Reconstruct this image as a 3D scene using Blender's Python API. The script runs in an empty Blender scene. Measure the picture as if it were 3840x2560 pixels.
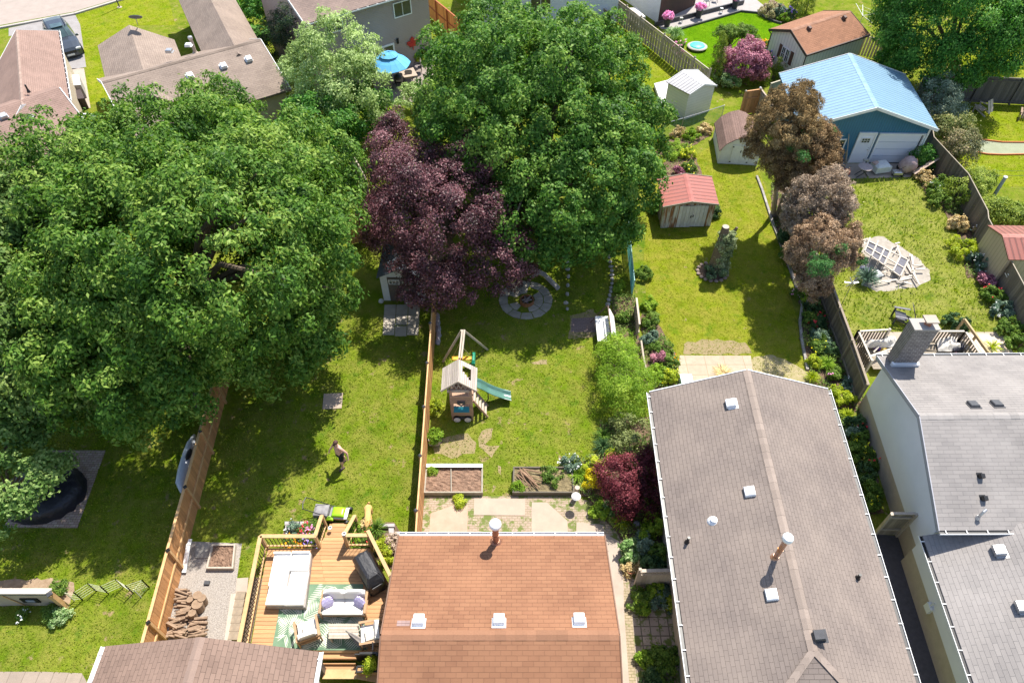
import bpy, math, random
import numpy as np
from mathutils import Vector, Matrix
R = math.radians
sc = bpy.context.scene
COL = sc.collection
random.seed(7)
rng = np.random.default_rng(7)
# ------------------------------------------------------------------ camera, sky, sun
CH, PITCH, FPX = 25.5, 48.5, 1600 / .6125
cam = bpy.data.cameras.new("camera")
cam.sensor_width = 36
cam.lens = 36 * 1600 / 2352
cam.clip_end = 600
camo = bpy.data.objects.new("camera", cam)
COL.objects.link(camo)
camo.location = (0, 0, CH)
camo.rotation_euler = (R(90 - PITCH), 0, 0)
sc.camera = camo
SUN_AZ, SUN_EL = 30, 60
world = bpy.data.worlds.new("World")
sc.world = world
world.use_nodes = True
wn = world.node_tree.nodes
wl = world.node_tree.links
sky = wn.new("ShaderNodeTexSky")
sky.sky_type = 'NISHITA'
sky.sun_disc = False
sky.sun_elevation = R(SUN_EL)
sky.sun_rotation = R(SUN_AZ)
hs_ = wn.new("ShaderNodeHueSaturation")
hs_.inputs['Saturation'].default_value = .95
wl.new(sky.outputs[0], hs_.inputs['Color'])
wl.new(hs_.outputs[0], wn["Background"].inputs[0])
wn["Background"].inputs[1].default_value = 0.13
sd = bpy.data.lights.new("sun", 'SUN')
sd.energy = 4.6
sd.angle = R(.53)
sd.color = (1, .95, .86)
so = bpy.data.objects.new("sun", sd)
COL.objects.link(so)
so.location = (20, 40, 60)
sv = Vector((math.sin(R(SUN_AZ)) * math.cos(R(SUN_EL)), math.cos(R(SUN_AZ)) * math.cos(R(SUN_EL)), math.sin(R(SUN_EL))))
so.rotation_euler = sv.to_track_quat('Z', 'Y').to_euler()
sc.view_settings.view_transform = 'Standard'
sc.view_settings.look = 'None'
sc.view_settings.exposure = 0.92
sc.view_settings.gamma = 1
sc.render.engine = 'CYCLES'
sc.cycles.max_bounces = 8
sc.cycles.use_denoising = True
# ------------------------------------------------------------------ survey: points measured on the photograph -> world
TL = dict(A=(0, 0, .5484), B=(1280, 0, .5484), C=(2560, 0, .5484), D=(0, 850, .5484), E=(1280, 850, .5484), F=(2560, 850, .5484),
   G=(0, 1700, .5484), H=(1280, 1700, .5484), I=(2560, 1700, .5484), J=(2440, 400, .319), K=(3000, 450, .2551), M=(1350, 100, .1913),
   N=(1100, 2150, .2614), Q=(900, 1850, .4528), Q2=(1050, 1850, .1913), R=(1600, 1200, .2551), S=(2400, 840, .2551),
   U=(3150, 820, .1913), V=(0, 2050, .2551), W=(2450, 0, .2551), X=(2150, 1100, .2232), Y=(3400, 250, .287), Z=(3100, 1100, .3146),
   O=(2100, 1600, .3827), T5=(1500, 1200, .4464), C1=(150, 30, .2551), P=(1150, 1600, .1594), L=(1400, 980, .2976), o=(0, 0, 1 / .6125),
   B2=(1550, 0, .2551), B3=(2200, 0, .2126), C2=(3100, 0, .3146), C3=(3450, 640, .446), G2=(0, 1600, .4688), G3=(620, 1960, .558),
   F2=(2850, 1000, .558), F3=(3000, 1400, .558), F4=(2380, 1150, .3907), J2=(2300, 350, .5025), E2=(1250, 350, .6696),
   A2=(900, 0, .4464), H2=(2280, 2080, .306))
_cp, _sp = math.cos(R(PITCH)), math.sin(R(PITCH))
def at(t, x, y, z=0.0):
 ox, oy, s = TL[t]
 u = (ox + s * x - 1920) / FPX
 v = (oy + s * y - 1280) / FPX
 d = Vector((u, _cp - v * _sp, -_sp - v * _cp))
 return Vector((0, 0, CH)) + d * ((z - CH) / d.z)
def ats(t, pts, z=0.0):
 return [at(t, x, y, z) for x, y in pts]
# ------------------------------------------------------------------ mesh building
ORG = {}
class MB:
 def __init__(s):
  s.v = []; s.f = []; s.uv = []; s.t = []
 def face(s, pts, uv=None, tone=.5):
  i = len(s.v)
  s.v += [tuple(p) for p in pts]
  s.f.append(tuple(range(i, i + len(pts))))
  s.uv.append(uv)
  s.t.append(tone)
 def prism(s, bot, h, tone=.5, cap=True, uvt=None):
  """bot: polygon (3-D points, counter-clockwise from above); h: vector or height"""
  h = Vector((0, 0, h)) if not isinstance(h, Vector) else h
  bot = [Vector(p) for p in bot]
  top = [p + h for p in bot]
  n = len(bot)
  if cap:
   s.face(top, uvt, tone)
   s.face(bot[::-1], None, tone)
  for i in range(n):
   j = (i + 1) % n
   s.face([bot[i], bot[j], top[j], top[i]], None, tone)
 def box(s, c, d, rz=0., tone=.5, m=None):
  c = Vector(c)
  hx, hy, hz = d[0] / 2, d[1] / 2, d[2] / 2
  m = m or Matrix.Rotation(rz, 3, 'Z')
  P = [c + m @ Vector((x * hx, y * hy, z * hz)) for z in (-1, 1) for x, y in ((-1, -1), (1, -1), (1, 1), (-1, 1))]
  for q in ((3, 2, 1, 0), (4, 5, 6, 7), (0, 1, 5, 4), (1, 2, 6, 5), (2, 3, 7, 6), (3, 0, 4, 7)):
   s.face([P[k] for k in q], None, tone)
 def beam(s, a, b, w, h, tone=.5, up=Vector((0, 0, 1))):
  a = Vector(a); b = Vector(b)
  d = (b - a)
  L = d.length
  x = d.normalized()
  y = up.cross(x)
  if y.length < 1e-4:
   y = Vector((0, 1, 0)).cross(x)
  y.normalize()
  z = x.cross(y)
  m = Matrix((x, y, z)).transposed()
  s.box((a + b) / 2, (L, w, h), tone=tone, m=m)
 def tube(s, pts, rad, n=8, tone=.5, caps=True):
  pts = [Vector(p) for p in pts]
  if not hasattr(rad, '__len__'):
   rad = [rad] * len(pts)
  rings = []
  prev = None
  for i, p in enumerate(pts):
   d = (pts[min(i + 1, len(pts) - 1)] - pts[max(i - 1, 0)]).normalized()
   if prev is None:
    a = d.orthogonal().normalized()
   else:
    a = (prev - d * prev.dot(d)).normalized()
   prev = a
   b = d.cross(a)
   rings.append([p + (a * math.cos(2 * math.pi * k / n) + b * math.sin(2 * math.pi * k / n)) * rad[i] for k in range(n)])
  for i in range(len(rings) - 1):
   for k in range(n):
    k2 = (k + 1) % n
    s.face([rings[i][k], rings[i][k2], rings[i + 1][k2], rings[i + 1][k]], None, tone)
  if caps:
   s.face(rings[0][::-1], None, tone)
   s.face(rings[-1], None, tone)
 def lathe(s, c, prof, n=16, tone=.5):
  c = Vector(c)
  rings = [[c + Vector((r * math.cos(2 * math.pi * k / n), r * math.sin(2 * math.pi * k / n), z)) for k in range(n)] for r, z in prof]
  for i in range(len(rings) - 1):
   for k in range(n):
    k2 = (k + 1) % n
    s.face([rings[i][k], rings[i][k2], rings[i + 1][k2], rings[i + 1][k]], None, tone)
  s.face(rings[0][::-1], None, tone)
  s.face(rings[-1], None, tone)
 def cushion(s, c, d, rz=0., tone=.5, m=None, n=6, puff=.35):
  """a soft box: rounded pillow shape"""
  c = Vector(c)
  m = m or Matrix.Rotation(rz, 3, 'Z')
  def pt(u, v, sgn):
   e = (1 - abs(u) ** 4) * (1 - abs(v) ** 4)
   return c + m @ Vector((u * d[0] / 2, v * d[1] / 2, sgn * d[2] / 2 * ((1 - puff) + puff * e ** .5)))
  for sgn in (1, -1):
   for i in range(n):
    for j in range(n):
     q = [pt(-1 + 2 * a / n, -1 + 2 * b / n, sgn) for a, b in ((i, j), (i + 1, j), (i + 1, j + 1), (i, j + 1))]
     s.face(q if sgn > 0 else q[::-1], None, tone)
  for i in range(n):
   a, b = -1 + 2 * i / n, -1 + 2 * (i + 1) / n
   for (p, q) in (((a, -1), (b, -1)), ((1, a), (1, b)), ((-a, 1), (-b, 1)), ((-1, -a), (-1, -b))):
    s.face([pt(*p, -1), pt(*q, -1), pt(*q, 1), pt(*p, 1)], None, tone)
 def ball(s, c, r, nu=10, nv=6, tone=.5, jit=0., sd=0):
  c = Vector(c)
  rr = r if hasattr(r, '__len__') else (r, r, r)
  rnd = random.Random(sd)
  P = []
  for i in range(nv + 1):
   th = math.pi * i / nv
   row = []
   for k in range(nu):
    ph = 2 * math.pi * k / nu
    j = 1 + rnd.uniform(-jit, jit)
    row.append(c + Vector((rr[0] * math.sin(th) * math.cos(ph) * j, rr[1] * math.sin(th) * math.sin(ph) * j, rr[2] * math.cos(th) * j)))
   P.append(row)
  for i in range(nv):
   for k in range(nu):
    k2 = (k + 1) % nu
    if i == 0:
     s.face([P[0][0], P[1][k], P[1][k2]], None, tone)
    elif i == nv - 1:
     s.face([P[i][k], P[nv][0], P[i][k2]], None, tone)
    else:
     s.face([P[i][k], P[i + 1][k], P[i + 1][k2], P[i][k2]], None, tone)
 def mesh(s, name, org, merge=False):
  me = bpy.data.meshes.new(name)
  o = Vector(org)
  me.from_pydata([(x - o.x, y - o.y, z - o.z) for x, y, z in s.v], [], s.f)
  if any(u is not None for u in s.uv):
   ul = me.uv_layers.new(name="UVMap")
   k = 0
   for f, u in zip(s.f, s.uv):
    for j in range(len(f)):
     ul.data[k].uv = u[j] if u else (0, 0)
     k += 1
  a = me.attributes.new("tone", 'FLOAT', 'FACE')
  a.data.foreach_set("value", s.t)
  return me
def put(name, me, m, parent=None, org=(0, 0, 0), smooth=False):
 o = bpy.data.objects.new(name, me)
 COL.objects.link(o)
 me.materials.append(m)
 if parent is not None:
  o.parent = parent
 else:
  o.location = org
 ORG[o.name] = Vector(org)
 if smooth:
  me.polygons.foreach_set("use_smooth", [True] * len(me.polygons))
  if smooth == 2:
   import bmesh
   bm = bmesh.new(); bm.from_mesh(me); bmesh.ops.remove_doubles(bm, verts=bm.verts, dist=1e-4); bm.to_mesh(me); bm.free()
   me.polygons.foreach_set("use_smooth", [True] * len(me.polygons))
 return o
def tag(o, label=None, cat=None, group=None, kind=None):
 if label: o["label"] = label
 if cat: o["category"] = cat
 if group: o["group"] = group
 if kind: o["kind"] = kind
 return o
def empty(name, loc, label, cat, group=None, local=False, rz=0.):
 o = bpy.data.objects.new(name, None)
 o.empty_display_size = .2
 COL.objects.link(o)
 o.location = loc
 o.rotation_euler = (0, 0, rz)
 ORG[o.name] = Vector((0, 0, 0)) if local else Vector(loc)
 return tag(o, label, cat, group)
def part(name, mb, m, parent, smooth=False):
 return put(name, mb.mesh(name, ORG[parent.name]), m, parent, ORG[parent.name], smooth)
def solo(name, mb, m, loc, label, cat, group=None, smooth=False):
 return tag(put(name, mb.mesh(name, loc), m, None, loc, smooth), label, cat, group)
def struct(name, mb, m, loc=(0, 0, 0), kind='structure', smooth=False):
 return tag(put(name, mb.mesh(name, loc), m, None, loc, smooth), kind=kind)
def clone(root, loc=None, rz=None, label=None, scale=None):
 c = root.copy(); COL.objects.link(c)
 ORG[c.name] = ORG[root.name]
 for ch in list(root.children):
  d = ch.copy(); COL.objects.link(d); d.parent = c
  for g in list(ch.children):
   e = g.copy(); COL.objects.link(e); e.parent = d
 if loc is not None: c.location = loc
 if rz is not None: c.rotation_euler = (0, 0, rz)
 if scale is not None: c.scale = (scale,) * 3
 if label: c["label"] = label
 return c
# ------------------------------------------------------------------ materials
MATS = {}
def newmat(name):
 m = bpy.data.materials.new(name)
 m.use_nodes = True
 nt = m.node_tree
 b = nt.nodes["Principled BSDF"]
 return m, nt, b
def N(nt, t, **kw):
 n = nt.nodes.new("ShaderNode" + t)
 for k, v in kw.items():
  if k.startswith("i_"):
   n.inputs[k[2:].replace("_", " ")].default_value = v
  else:
   setattr(n, k, v)
 return n
def ramp(nt, fac, stops):
 r = nt.nodes.new("ShaderNodeValToRGB")
 e = r.color_ramp.elements
 while len(e) < len(stops): e.new(.5)
 for k, (p, c) in enumerate(stops):
  e[k].position = p
  e[k].color = (*c, 1) if len(c) == 3 else c
 nt.links.new(fac, r.inputs[0])
 return r.outputs[0]
def mixc(nt, fac, a, b, mode='MIX'):
 m = nt.nodes.new("ShaderNodeMix")
 m.data_type = 'RGBA'
 m.blend_type = mode
 for k, v in ((0, fac), (6, a), (7, b)):
  if hasattr(v, 'default_value'):
   nt.links.new(v, m.inputs[k])
  else:
   m.inputs[k].default_value = v if k == 0 else ((*v, 1) if len(v) == 3 else v)
 return m.outputs[2]
def math_(nt, op, a, b=None):
 m = nt.nodes.new("ShaderNodeMath")
 m.operation = op
 for k, v in ((0, a), (1, b)):
  if v is None: continue
  if hasattr(v, 'default_value'): nt.links.new(v, m.inputs[k])
  else: m.inputs[k].default_value = v
 return m.outputs[0]
def coords(nt, kind='Object', scale=(1, 1, 1), rot=(0, 0, 0)):
 tc = nt.nodes.new("ShaderNodeTexCoord")
 mp = nt.nodes.new("ShaderNodeMapping")
 mp.inputs['Scale'].default_value = scale
 mp.inputs['Rotation'].default_value = rot
 nt.links.new(tc.outputs[kind], mp.inputs[0])
 return mp.outputs[0]
def noise(nt, vec, scale, detail=4, rough=.6):
 n = N(nt, "TexNoise")
 n.inputs['Scale'].default_value = scale
 n.inputs['Detail'].default_value = detail
 n.inputs['Roughness'].default_value = rough
 nt.links.new(vec, n.inputs['Vector'])
 return n.outputs['Fac']
def bump(nt, b, h, strength=.4, dist=.02):
 n = N(nt, "Bump")
 n.inputs['Strength'].default_value = strength
 n.inputs['Distance'].default_value = dist
 nt.links.new(h, n.inputs['Height'])
 nt.links.new(n.outputs[0], b.inputs['Normal'])
 return n
def tonemul(nt, col, amt=.7):
 a = N(nt, "Attribute", attribute_name="tone")
 f = math_(nt, 'MULTIPLY_ADD', a.outputs['Fac'], amt)
 f.node.inputs[2].default_value = 1 - amt / 2
 v = N(nt, "VectorMath", operation='SCALE')
 nt.links.new(col, v.inputs[0])
 nt.links.new(f, v.inputs['Scale'])
 return v.outputs[0]
def pbr(name, c, c2=None, rough=.6, metal=0., spec=.4, ns=6., stretch=(1, 1, 1), bs=.15, bd=.01, amt=.7, kind='Object', fine=60.):
 """plain painted / wooden / stone surface: two-tone noise, fine grain bump, per-face tone"""
 if name in MATS: return MATS[name]
 m, nt, b = newmat(name)
 c2 = c2 or tuple(x * .8 for x in c)
 co = coords(nt, kind, stretch)
 f = noise(nt, co, ns, 6, .65)
 col = ramp(nt, f, [(.3, c2), (.7, c)])
 col = tonemul(nt, col, amt)
 nt.links.new(col, b.inputs['Base Color'])
 b.inputs['Roughness'].default_value = rough
 b.inputs['Metallic'].default_value = metal
 b.inputs['Specular IOR Level'].default_value = spec
 if bs: bump(nt, b, noise(nt, co, fine, 3), bs, bd)
 MATS[name] = m
 return m
def shingle(name, c1, c2, mort, row=.145, wid=.32, lo=None):
 if name in MATS: return MATS[name]
 m, nt, b = newmat(name)
 uv = coords(nt, 'UV')
 br = N(nt, "TexBrick", offset=.5, offset_frequency=2)
 nt.links.new(uv, br.inputs['Vector'])
 br.inputs['Color1'].default_value = (*c1, 1)
 br.inputs['Color2'].default_value = (*c2, 1)
 br.inputs['Mortar'].default_value = (*mort, 1)
 br.inputs['Scale'].default_value = 1
 br.inputs['Mortar Size'].default_value = .006
 br.inputs['Mortar Smooth'].default_value = .3
 br.inputs['Bias'].default_value = 0
 br.inputs['Brick Width'].default_value = wid
 br.inputs['Row Height'].default_value = row
 g = noise(nt, coords(nt, 'Object'), 45, 2)
 col = mixc(nt, math_(nt, 'MULTIPLY', g, .28), br.outputs['Color'], tuple(x * .55 for x in c2))
 big = noise(nt, coords(nt, 'Object', (1, 1, 1)), .55, 3)
 col = mixc(nt, ramp(nt, big, [(.35, (0, 0, 0)), (.7, (.55, .55, .55))]), col, lo or tuple(x * 1.25 for x in c1))
 nt.links.new(col, b.inputs['Base Color'])
 b.inputs['Roughness'].default_value = .9
 b.inputs['Specular IOR Level'].default_value = .2
 sp = N(nt, "SeparateXYZ")
 nt.links.new(uv, sp.inputs[0])
 fr = math_(nt, 'FRACT', math_(nt, 'DIVIDE', sp.outputs[1], row))
 hgt = math_(nt, 'ADD', math_(nt, 'MULTIPLY', math_(nt, 'SUBTRACT', 1, fr), .7), math_(nt, 'MULTIPLY', br.outputs['Fac'], -.6))
 wav = noise(nt, coords(nt, 'Object', (1, 1, 1)), .9, 1)
 hgt = math_(nt, 'ADD', hgt, math_(nt, 'MULTIPLY', wav, 4))
 hgt = math_(nt, 'ADD', hgt, math_(nt, 'MULTIPLY', g, .35))
 bump(nt, b, hgt, 1, .009)
 MATS[name] = m
 return m
def siding(name, c, pitch=.115, rough=.55, vertical=False, depth=.012):
 if name in MATS: return MATS[name]
 m, nt, b = newmat(name)
 co = coords(nt, 'Object')
 sp = N(nt, "SeparateXYZ")
 if vertical:
  nt.links.new(coords(nt, 'UV'), sp.inputs[0])
  fr = math_(nt, 'FRACT', math_(nt, 'DIVIDE', sp.outputs[0], pitch))
  h = math_(nt, 'PINGPONG', fr, .5)
  line = ramp(nt, h, [(0, (.72,) * 3), (.16, (1, 1, 1))])
 else:
  nt.links.new(co, sp.inputs[0])
  fr = math_(nt, 'FRACT', math_(nt, 'DIVIDE', sp.outputs[2], pitch))
  h = math_(nt, 'SUBTRACT', 1, fr)
  line = ramp(nt, fr, [(0, (.62,) * 3), (.12, (1, 1, 1))])
 n = noise(nt, co, 1.2, 4)
 col = ramp(nt, n, [(.3, tuple(x * .9 for x in c)), (.7, c)])
 col = mixc(nt, 1., col, line, 'MULTIPLY')
 nt.links.new(col, b.inputs['Base Color'])
 b.inputs['Roughness'].default_value = rough
 bump(nt, b, h, .8, depth)
 MATS[name] = m
 return m
def metalroof(name, c, pitch=.3, axis=0, rough=.35):
 """ribbed sheet: ribs run up the slope (UV v)"""
 if name in MATS: return MATS[name]
 m, nt, b = newmat(name)
 uv = coords(nt, 'UV')
 sp = N(nt, "SeparateXYZ")
 nt.links.new(uv, sp.inputs[0])
 fr = math_(nt, 'PINGPONG', math_(nt, 'DIVIDE', sp.outputs[axis], pitch), .5)
 n = noise(nt, coords(nt, 'Object', (1, 1, 1)), 1.5, 5)
 col = ramp(nt, n, [(.25, tuple(x * .86 for x in c)), (.75, c)])
 col = mixc(nt, ramp(nt, fr, [(0, (1, 1, 1)), (.12, (0, 0, 0))]), col, tuple(x * .22 for x in c))
 nt.links.new(col, b.inputs['Base Color'])
 b.inputs['Roughness'].default_value = rough
 b.inputs['Specular IOR Level'].default_value = .5
 h = ramp(nt, fr, [(0, (1, 1, 1)), (.12, (1, 1, 1)), (.2, (0, 0, 0))])
 bump(nt, b, h, 1, .02)
 MATS[name] = m
 return m
def lawnmat(name, a, b_, dry, dryamt=.35, dirt=None, dirtamt=0., mow=False):
 if name in MATS: return MATS[name]
 m, nt, b = newmat(name)
 co = coords(nt, 'Object')
 n1 = noise(nt, co, .55, 4, .6)
 n2 = noise(nt, co, 3.2, 4, .7)
 n3 = noise(nt, co, 22, 3, .7)
 n4 = noise(nt, coords(nt, 'Object', (1, 1, 1), (0, 0, .7)), 1.3, 4, .65)
 col = mixc(nt, ramp(nt, n1, [(.38, (0, 0, 0)), (.64, (1, 1, 1))]), a, b_)
 col = mixc(nt, ramp(nt, n2, [(.45, (0, 0, 0)), (.75, (.8,) * 3)]), col, tuple(x * .6 for x in a))
 col = mixc(nt, ramp(nt, n4, [(1 - dryamt - .28, (0, 0, 0)), (1 - dryamt + .1, (.85,) * 3)]), col, dry)
 if dirt:
  n5 = noise(nt, coords(nt, 'Object', (1, 1, 1), (.3, 0, 2.)), 1.6, 5, .6)
  col = mixc(nt, ramp(nt, n5, [(.76 - dirtamt, (0, 0, 0)), (.83 - dirtamt, (1, 1, 1))]), col, dirt)
 n6 = noise(nt, coords(nt, 'Object', (1, 1, 1), (0, 0, 1.1)), 2.6, 2, .5)
 col = mixc(nt, ramp(nt, n6, [(.69, (0, 0, 0)), (.74, (.75,) * 3)]), col, dirt or dry)
 n7 = noise(nt, coords(nt, 'Object', (1, 1, 1), (0, 0, 2.1)), 1.1, 5, .7)
 col = mixc(nt, ramp(nt, n7, [(.56, (0, 0, 0)), (.66, (.7,) * 3)]), col, (a[0] * .55, a[1] * .8, a[2]))
 col = mixc(nt, ramp(nt, n3, [(.3, (.55,) * 3), (.72, (0, 0, 0))]), col, tuple(x * .35 for x in a))
 nt.links.new(col, b.inputs['Base Color'])
 b.inputs['Roughness'].default_value = .95
 b.inputs['Specular IOR Level'].default_value = 0
 bump(nt, b, math_(nt, 'ADD', n3, math_(nt, 'MULTIPLY', n2, 2.)), .9, .06)
 MATS[name] = m
 return m
def stonemat(name, c1, c2, w=.6, h=.6, mort=(.12, .1, .07), mw=.012, off=.5, weeds=0., rot=0., ns=3., msm=.1, vert=False):
 """pavers / slabs on world axes"""
 if name in MATS: return MATS[name]
 m, nt, b = newmat(name)
 co = coords(nt, 'Object', (1, 1, 1), (R(90) if vert else 0, 0, rot))
 br = N(nt, "TexBrick", offset=off)
 nt.links.new(co, br.inputs['Vector'])
 br.inputs['Color1'].default_value = (*c1, 1)
 br.inputs['Color2'].default_value = (*c2, 1)
 br.inputs['Mortar'].default_value = (*mort, 1)
 br.inputs['Scale'].default_value = 1
 br.inputs['Mortar Size'].default_value = mw
 br.inputs['Mortar Smooth'].default_value = msm
 br.inputs['Brick Width'].default_value = w
 br.inputs['Row Height'].default_value = h
 n = noise(nt, co, ns, 6, .7)
 col = mixc(nt, ramp(nt, n, [(.35, (.5,) * 3), (.65, (0, 0, 0))]), br.outputs['Color'], tuple(x * .62 for x in c1))
 if weeds:
  n2 = noise(nt, co, 2.3, 5, .7)
  col = mixc(nt, ramp(nt, n2, [(.7 - weeds, (0, 0, 0)), (.78 - weeds, (1, 1, 1))]), col, (.12, .15, .03))
 nt.links.new(col, b.inputs['Base Color'])
 b.inputs['Roughness'].default_value = .9
 bump(nt, b, math_(nt, 'SUBTRACT', noise(nt, co, 30, 3), math_(nt, 'MULTIPLY', br.outputs['Fac'], 1.5)), .5, .012)
 MATS[name] = m
 return m
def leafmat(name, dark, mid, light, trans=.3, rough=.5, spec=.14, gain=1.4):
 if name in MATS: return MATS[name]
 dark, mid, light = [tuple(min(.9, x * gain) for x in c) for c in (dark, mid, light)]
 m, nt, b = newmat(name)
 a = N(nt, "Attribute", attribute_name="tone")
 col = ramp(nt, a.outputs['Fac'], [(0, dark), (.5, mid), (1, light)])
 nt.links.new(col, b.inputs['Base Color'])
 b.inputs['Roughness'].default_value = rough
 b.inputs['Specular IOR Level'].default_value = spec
 tr = N(nt, "BsdfTranslucent")
 tc = N(nt, "HueSaturation")
 tc.inputs['Saturation'].default_value = 1.1
 tc.inputs['Value'].default_value = 1.5
 nt.links.new(col, tc.inputs['Color'])
 nt.links.new(tc.outputs[0], tr.inputs[0])
 mx = N(nt, "MixShader")
 mx.inputs[0].default_value = trans
 nt.links.new(b.outputs[0], mx.inputs[1])
 nt.links.new(tr.outputs[0], mx.inputs[2])
 nt.links.new(mx.outputs[0], nt.nodes["Material Output"].inputs[0])
 MATS[name] = m
 return m
def glassmat(name, c=(.03, .04, .05), rough=.08):
 if name in MATS: return MATS[name]
 m, nt, b = newmat(name)
 n = noise(nt, coords(nt), 1.5, 2)
 nt.links.new(ramp(nt, n, [(.3, tuple(x * .5 for x in c)), (.7, tuple(x * 1.4 for x in c))]), b.inputs['Base Color'])
 b.inputs['Roughness'].default_value = rough
 b.inputs['Specular IOR Level'].default_value = .8
 MATS[name] = m
 return m
# palette
WHITE = pbr("white_paint", (.8, .79, .77), (.7, .69, .67), rough=.5, ns=3, bs=.05)
WHITE_METAL = pbr("white_metal", (.82, .82, .82), (.74, .74, .74), rough=.35, ns=2, bs=.03)
CEDAR = pbr("cedar_boards", (.56, .29, .12), (.41, .19, .07), rough=.75, ns=3, stretch=(8, 8, .6), bs=.3)
CEDAR_RAIL = pbr("cedar_rail", (.62, .39, .19), (.48, .27, .11), rough=.75, ns=4, bs=.2)
DECKW = pbr("deck_boards", (.5, .28, .13), (.38, .2, .085), rough=.7, ns=3, stretch=(.8, 12, 1), bs=.2)
DECKRAIL = pbr("deck_rail", (.55, .36, .18), (.44, .27, .12), rough=.7, ns=4, bs=.2)
GREYW = pbr("weathered_boards", (.36, .31, .24), (.24, .2, .15), rough=.9, ns=3, stretch=(8, 8, .6), bs=.4)
DARKW = pbr("dark_weathered_boards", (.2, .165, .125), (.12, .1, .075), rough=.9, ns=3, stretch=(8, 8, .6), bs=.4)
PALEW = pbr("pale_weathered_wood", (.5, .43, .35), (.36, .3, .24), rough=.9, ns=5, stretch=(6, .7, 1), bs=.3)
BLACKM = pbr("black_metal", (.02, .02, .022), (.012, .012, .013), rough=.4, ns=8, bs=.05)
DARKM = pbr("dark_grey_metal", (.08, .08, .085), (.05, .05, .055), rough=.45, ns=8, bs=.05)
GALV = pbr("galvanised_metal", (.55, .55, .55), (.42, .42, .42), rough=.4, metal=.7, ns=5, bs=.05)
RUST = pbr("rusty_metal", (.4, .18, .07), (.22, .1, .05), rough=.7, metal=.3, ns=6, bs=.1)
CONC = pbr("pale_concrete", (.42, .345, .28), (.33, .27, .22), rough=.9, ns=1.6, bs=.3)
CONCW = pbr("white_concrete", (.4, .365, .33), (.32, .29, .26), rough=.9, ns=1.6, bs=.3)
ASPH = pbr("asphalt", (.085, .08, .078), (.055, .052, .05), rough=.95, ns=2, bs=.5, fine=120)
SOIL = pbr("garden_soil", (.2, .13, .085), (.1, .065, .04), rough=1, ns=9, bs=1, bd=.05, fine=25)
GLASS = glassmat("window_glass")
BRICKY = pbr("beige_masonry", (.5, .42, .32), (.42, .35, .27), rough=.9, ns=4, bs=.2)
FABW = pbr("white_canvas", (.8, .79, .77), (.74, .73, .71), rough=.95, ns=4, bs=.2)
# ------------------------------------------------------------------ ground, lawns, paving
LAWN = lawnmat("lawn_green", (.135, .212, .012), (.21, .285, .018), (.32, .285, .07), .36, (.38, .27, .15), .13)
LAWN2 = lawnmat("lawn_golden", (.185, .245, .012), (.26, .315, .018), (.35, .3, .06), .38, (.36, .28, .13), .06)
LAWN3 = lawnmat("lawn_rich", (.115, .255, .006), (.16, .31, .009), (.21, .3, .012), .1)
LAWN4 = lawnmat("lawn_tall", (.14, .2, .014), (.23, .28, .025), (.36, .34, .1), .42)
LAWN5 = lawnmat("lawn_yellow", (.2, .275, .012), (.28, .33, .018), (.36, .31, .07), .3)
def lerp(a, b, t): return Vector(a) + (Vector(b) - Vector(a)) * t
NOGRASS = []
def sheet(name, pts, m, z, kind='structure'):
 if name not in ('lawn', 'street', 'dirt_patch'): NOGRASS.append(pts)
 if name in ('dirt_patch', 'sand_pad', 'garden_bed'):
  q = []
  for a, b in zip(pts, pts[1:] + pts[:1]):
   n = max(1, int((b - a).length / .25))
   q += [lerp(a, b, i / n) + Vector((random.uniform(-.08, .08), random.uniform(-.08, .08), 0)) for i in range(n)]
  pts = q
 mb = MB()
 mb.face([(p.x, p.y, z) for p in pts])
 return struct(name, mb, m, kind=kind)
mb = MB(); mb.face([(-160, -60, 0), (160, -60, 0), (160, 260, 0), (-160, 260, 0)])
struct('ground', mb, LAWN)
LAWNS = []
def lawn(t, pts, m, z=.004, dens=90, h=.05, cols=None):
 p = ats(t, pts)
 sheet('lawn', p, m, z)
 LAWNS.append((p, dens, h, cols))
lawn('A', [(500, 90), (860, -10), (1150, -10), (1200, 175), (880, 175), (670, 315), (740, 700), (600, 720), (585, 440)], LAWN5, cols='y', dens=40)
lawn('B', [(1800, 100), (2334, 500), (2210, 660), (2150, 980), (1700, 800), (1700, 300)], LAWN5, cols='y', dens=45)
lawn('W', [(255, 440), (1290, 165), (1560, 190), (1900, 345), (1760, 760), (1500, 1010), (900, 1250), (760, 1020)], LAWN3, cols='r', dens=60, h=.035)
lawn('o', [(1490, 430), (1640, 330), (1740, 390), (1768, 450), (1800, 620), (1838, 760), (1852, 860), (1740, 880), (1550, 830), (1492, 790), (1478, 600)], LAWN2, cols='g', dens=110, h=.04)
lawn('o', [(1930, 412), (2130, 402), (2190, 480), (2260, 620), (2352, 760), (2352, 800), (1960, 800), (1895, 690), (1880, 560)], LAWN4, cols='t', dens=60, h=.05)
lawn('Y', [(350, 560), (1540, 480), (1540, 1570), (500, 1570)], LAWN5, cols='y', dens=60)
lawn('o', [(2180, 130), (2352, 90), (2352, 196), (2170, 206)], LAWN5, cols='y', dens=30)
lawn('o', [(-60, 1010), (500, 960), (325, 1480), (215, 1560), (-60, 1570)], LAWN, cols='d', dens=160)
lawn('o', [(505, 985), (700, 800), (990, 700), (945, 1228), (555, 1330), (455, 1235)], LAWN, cols='d', dens=160)
lawn('o', [(1000, 720), (1200, 560), (1440, 520), (1462, 780), (1400, 1010), (1375, 1138), (980, 1140)], LAWN, cols='d', dens=140)
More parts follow.
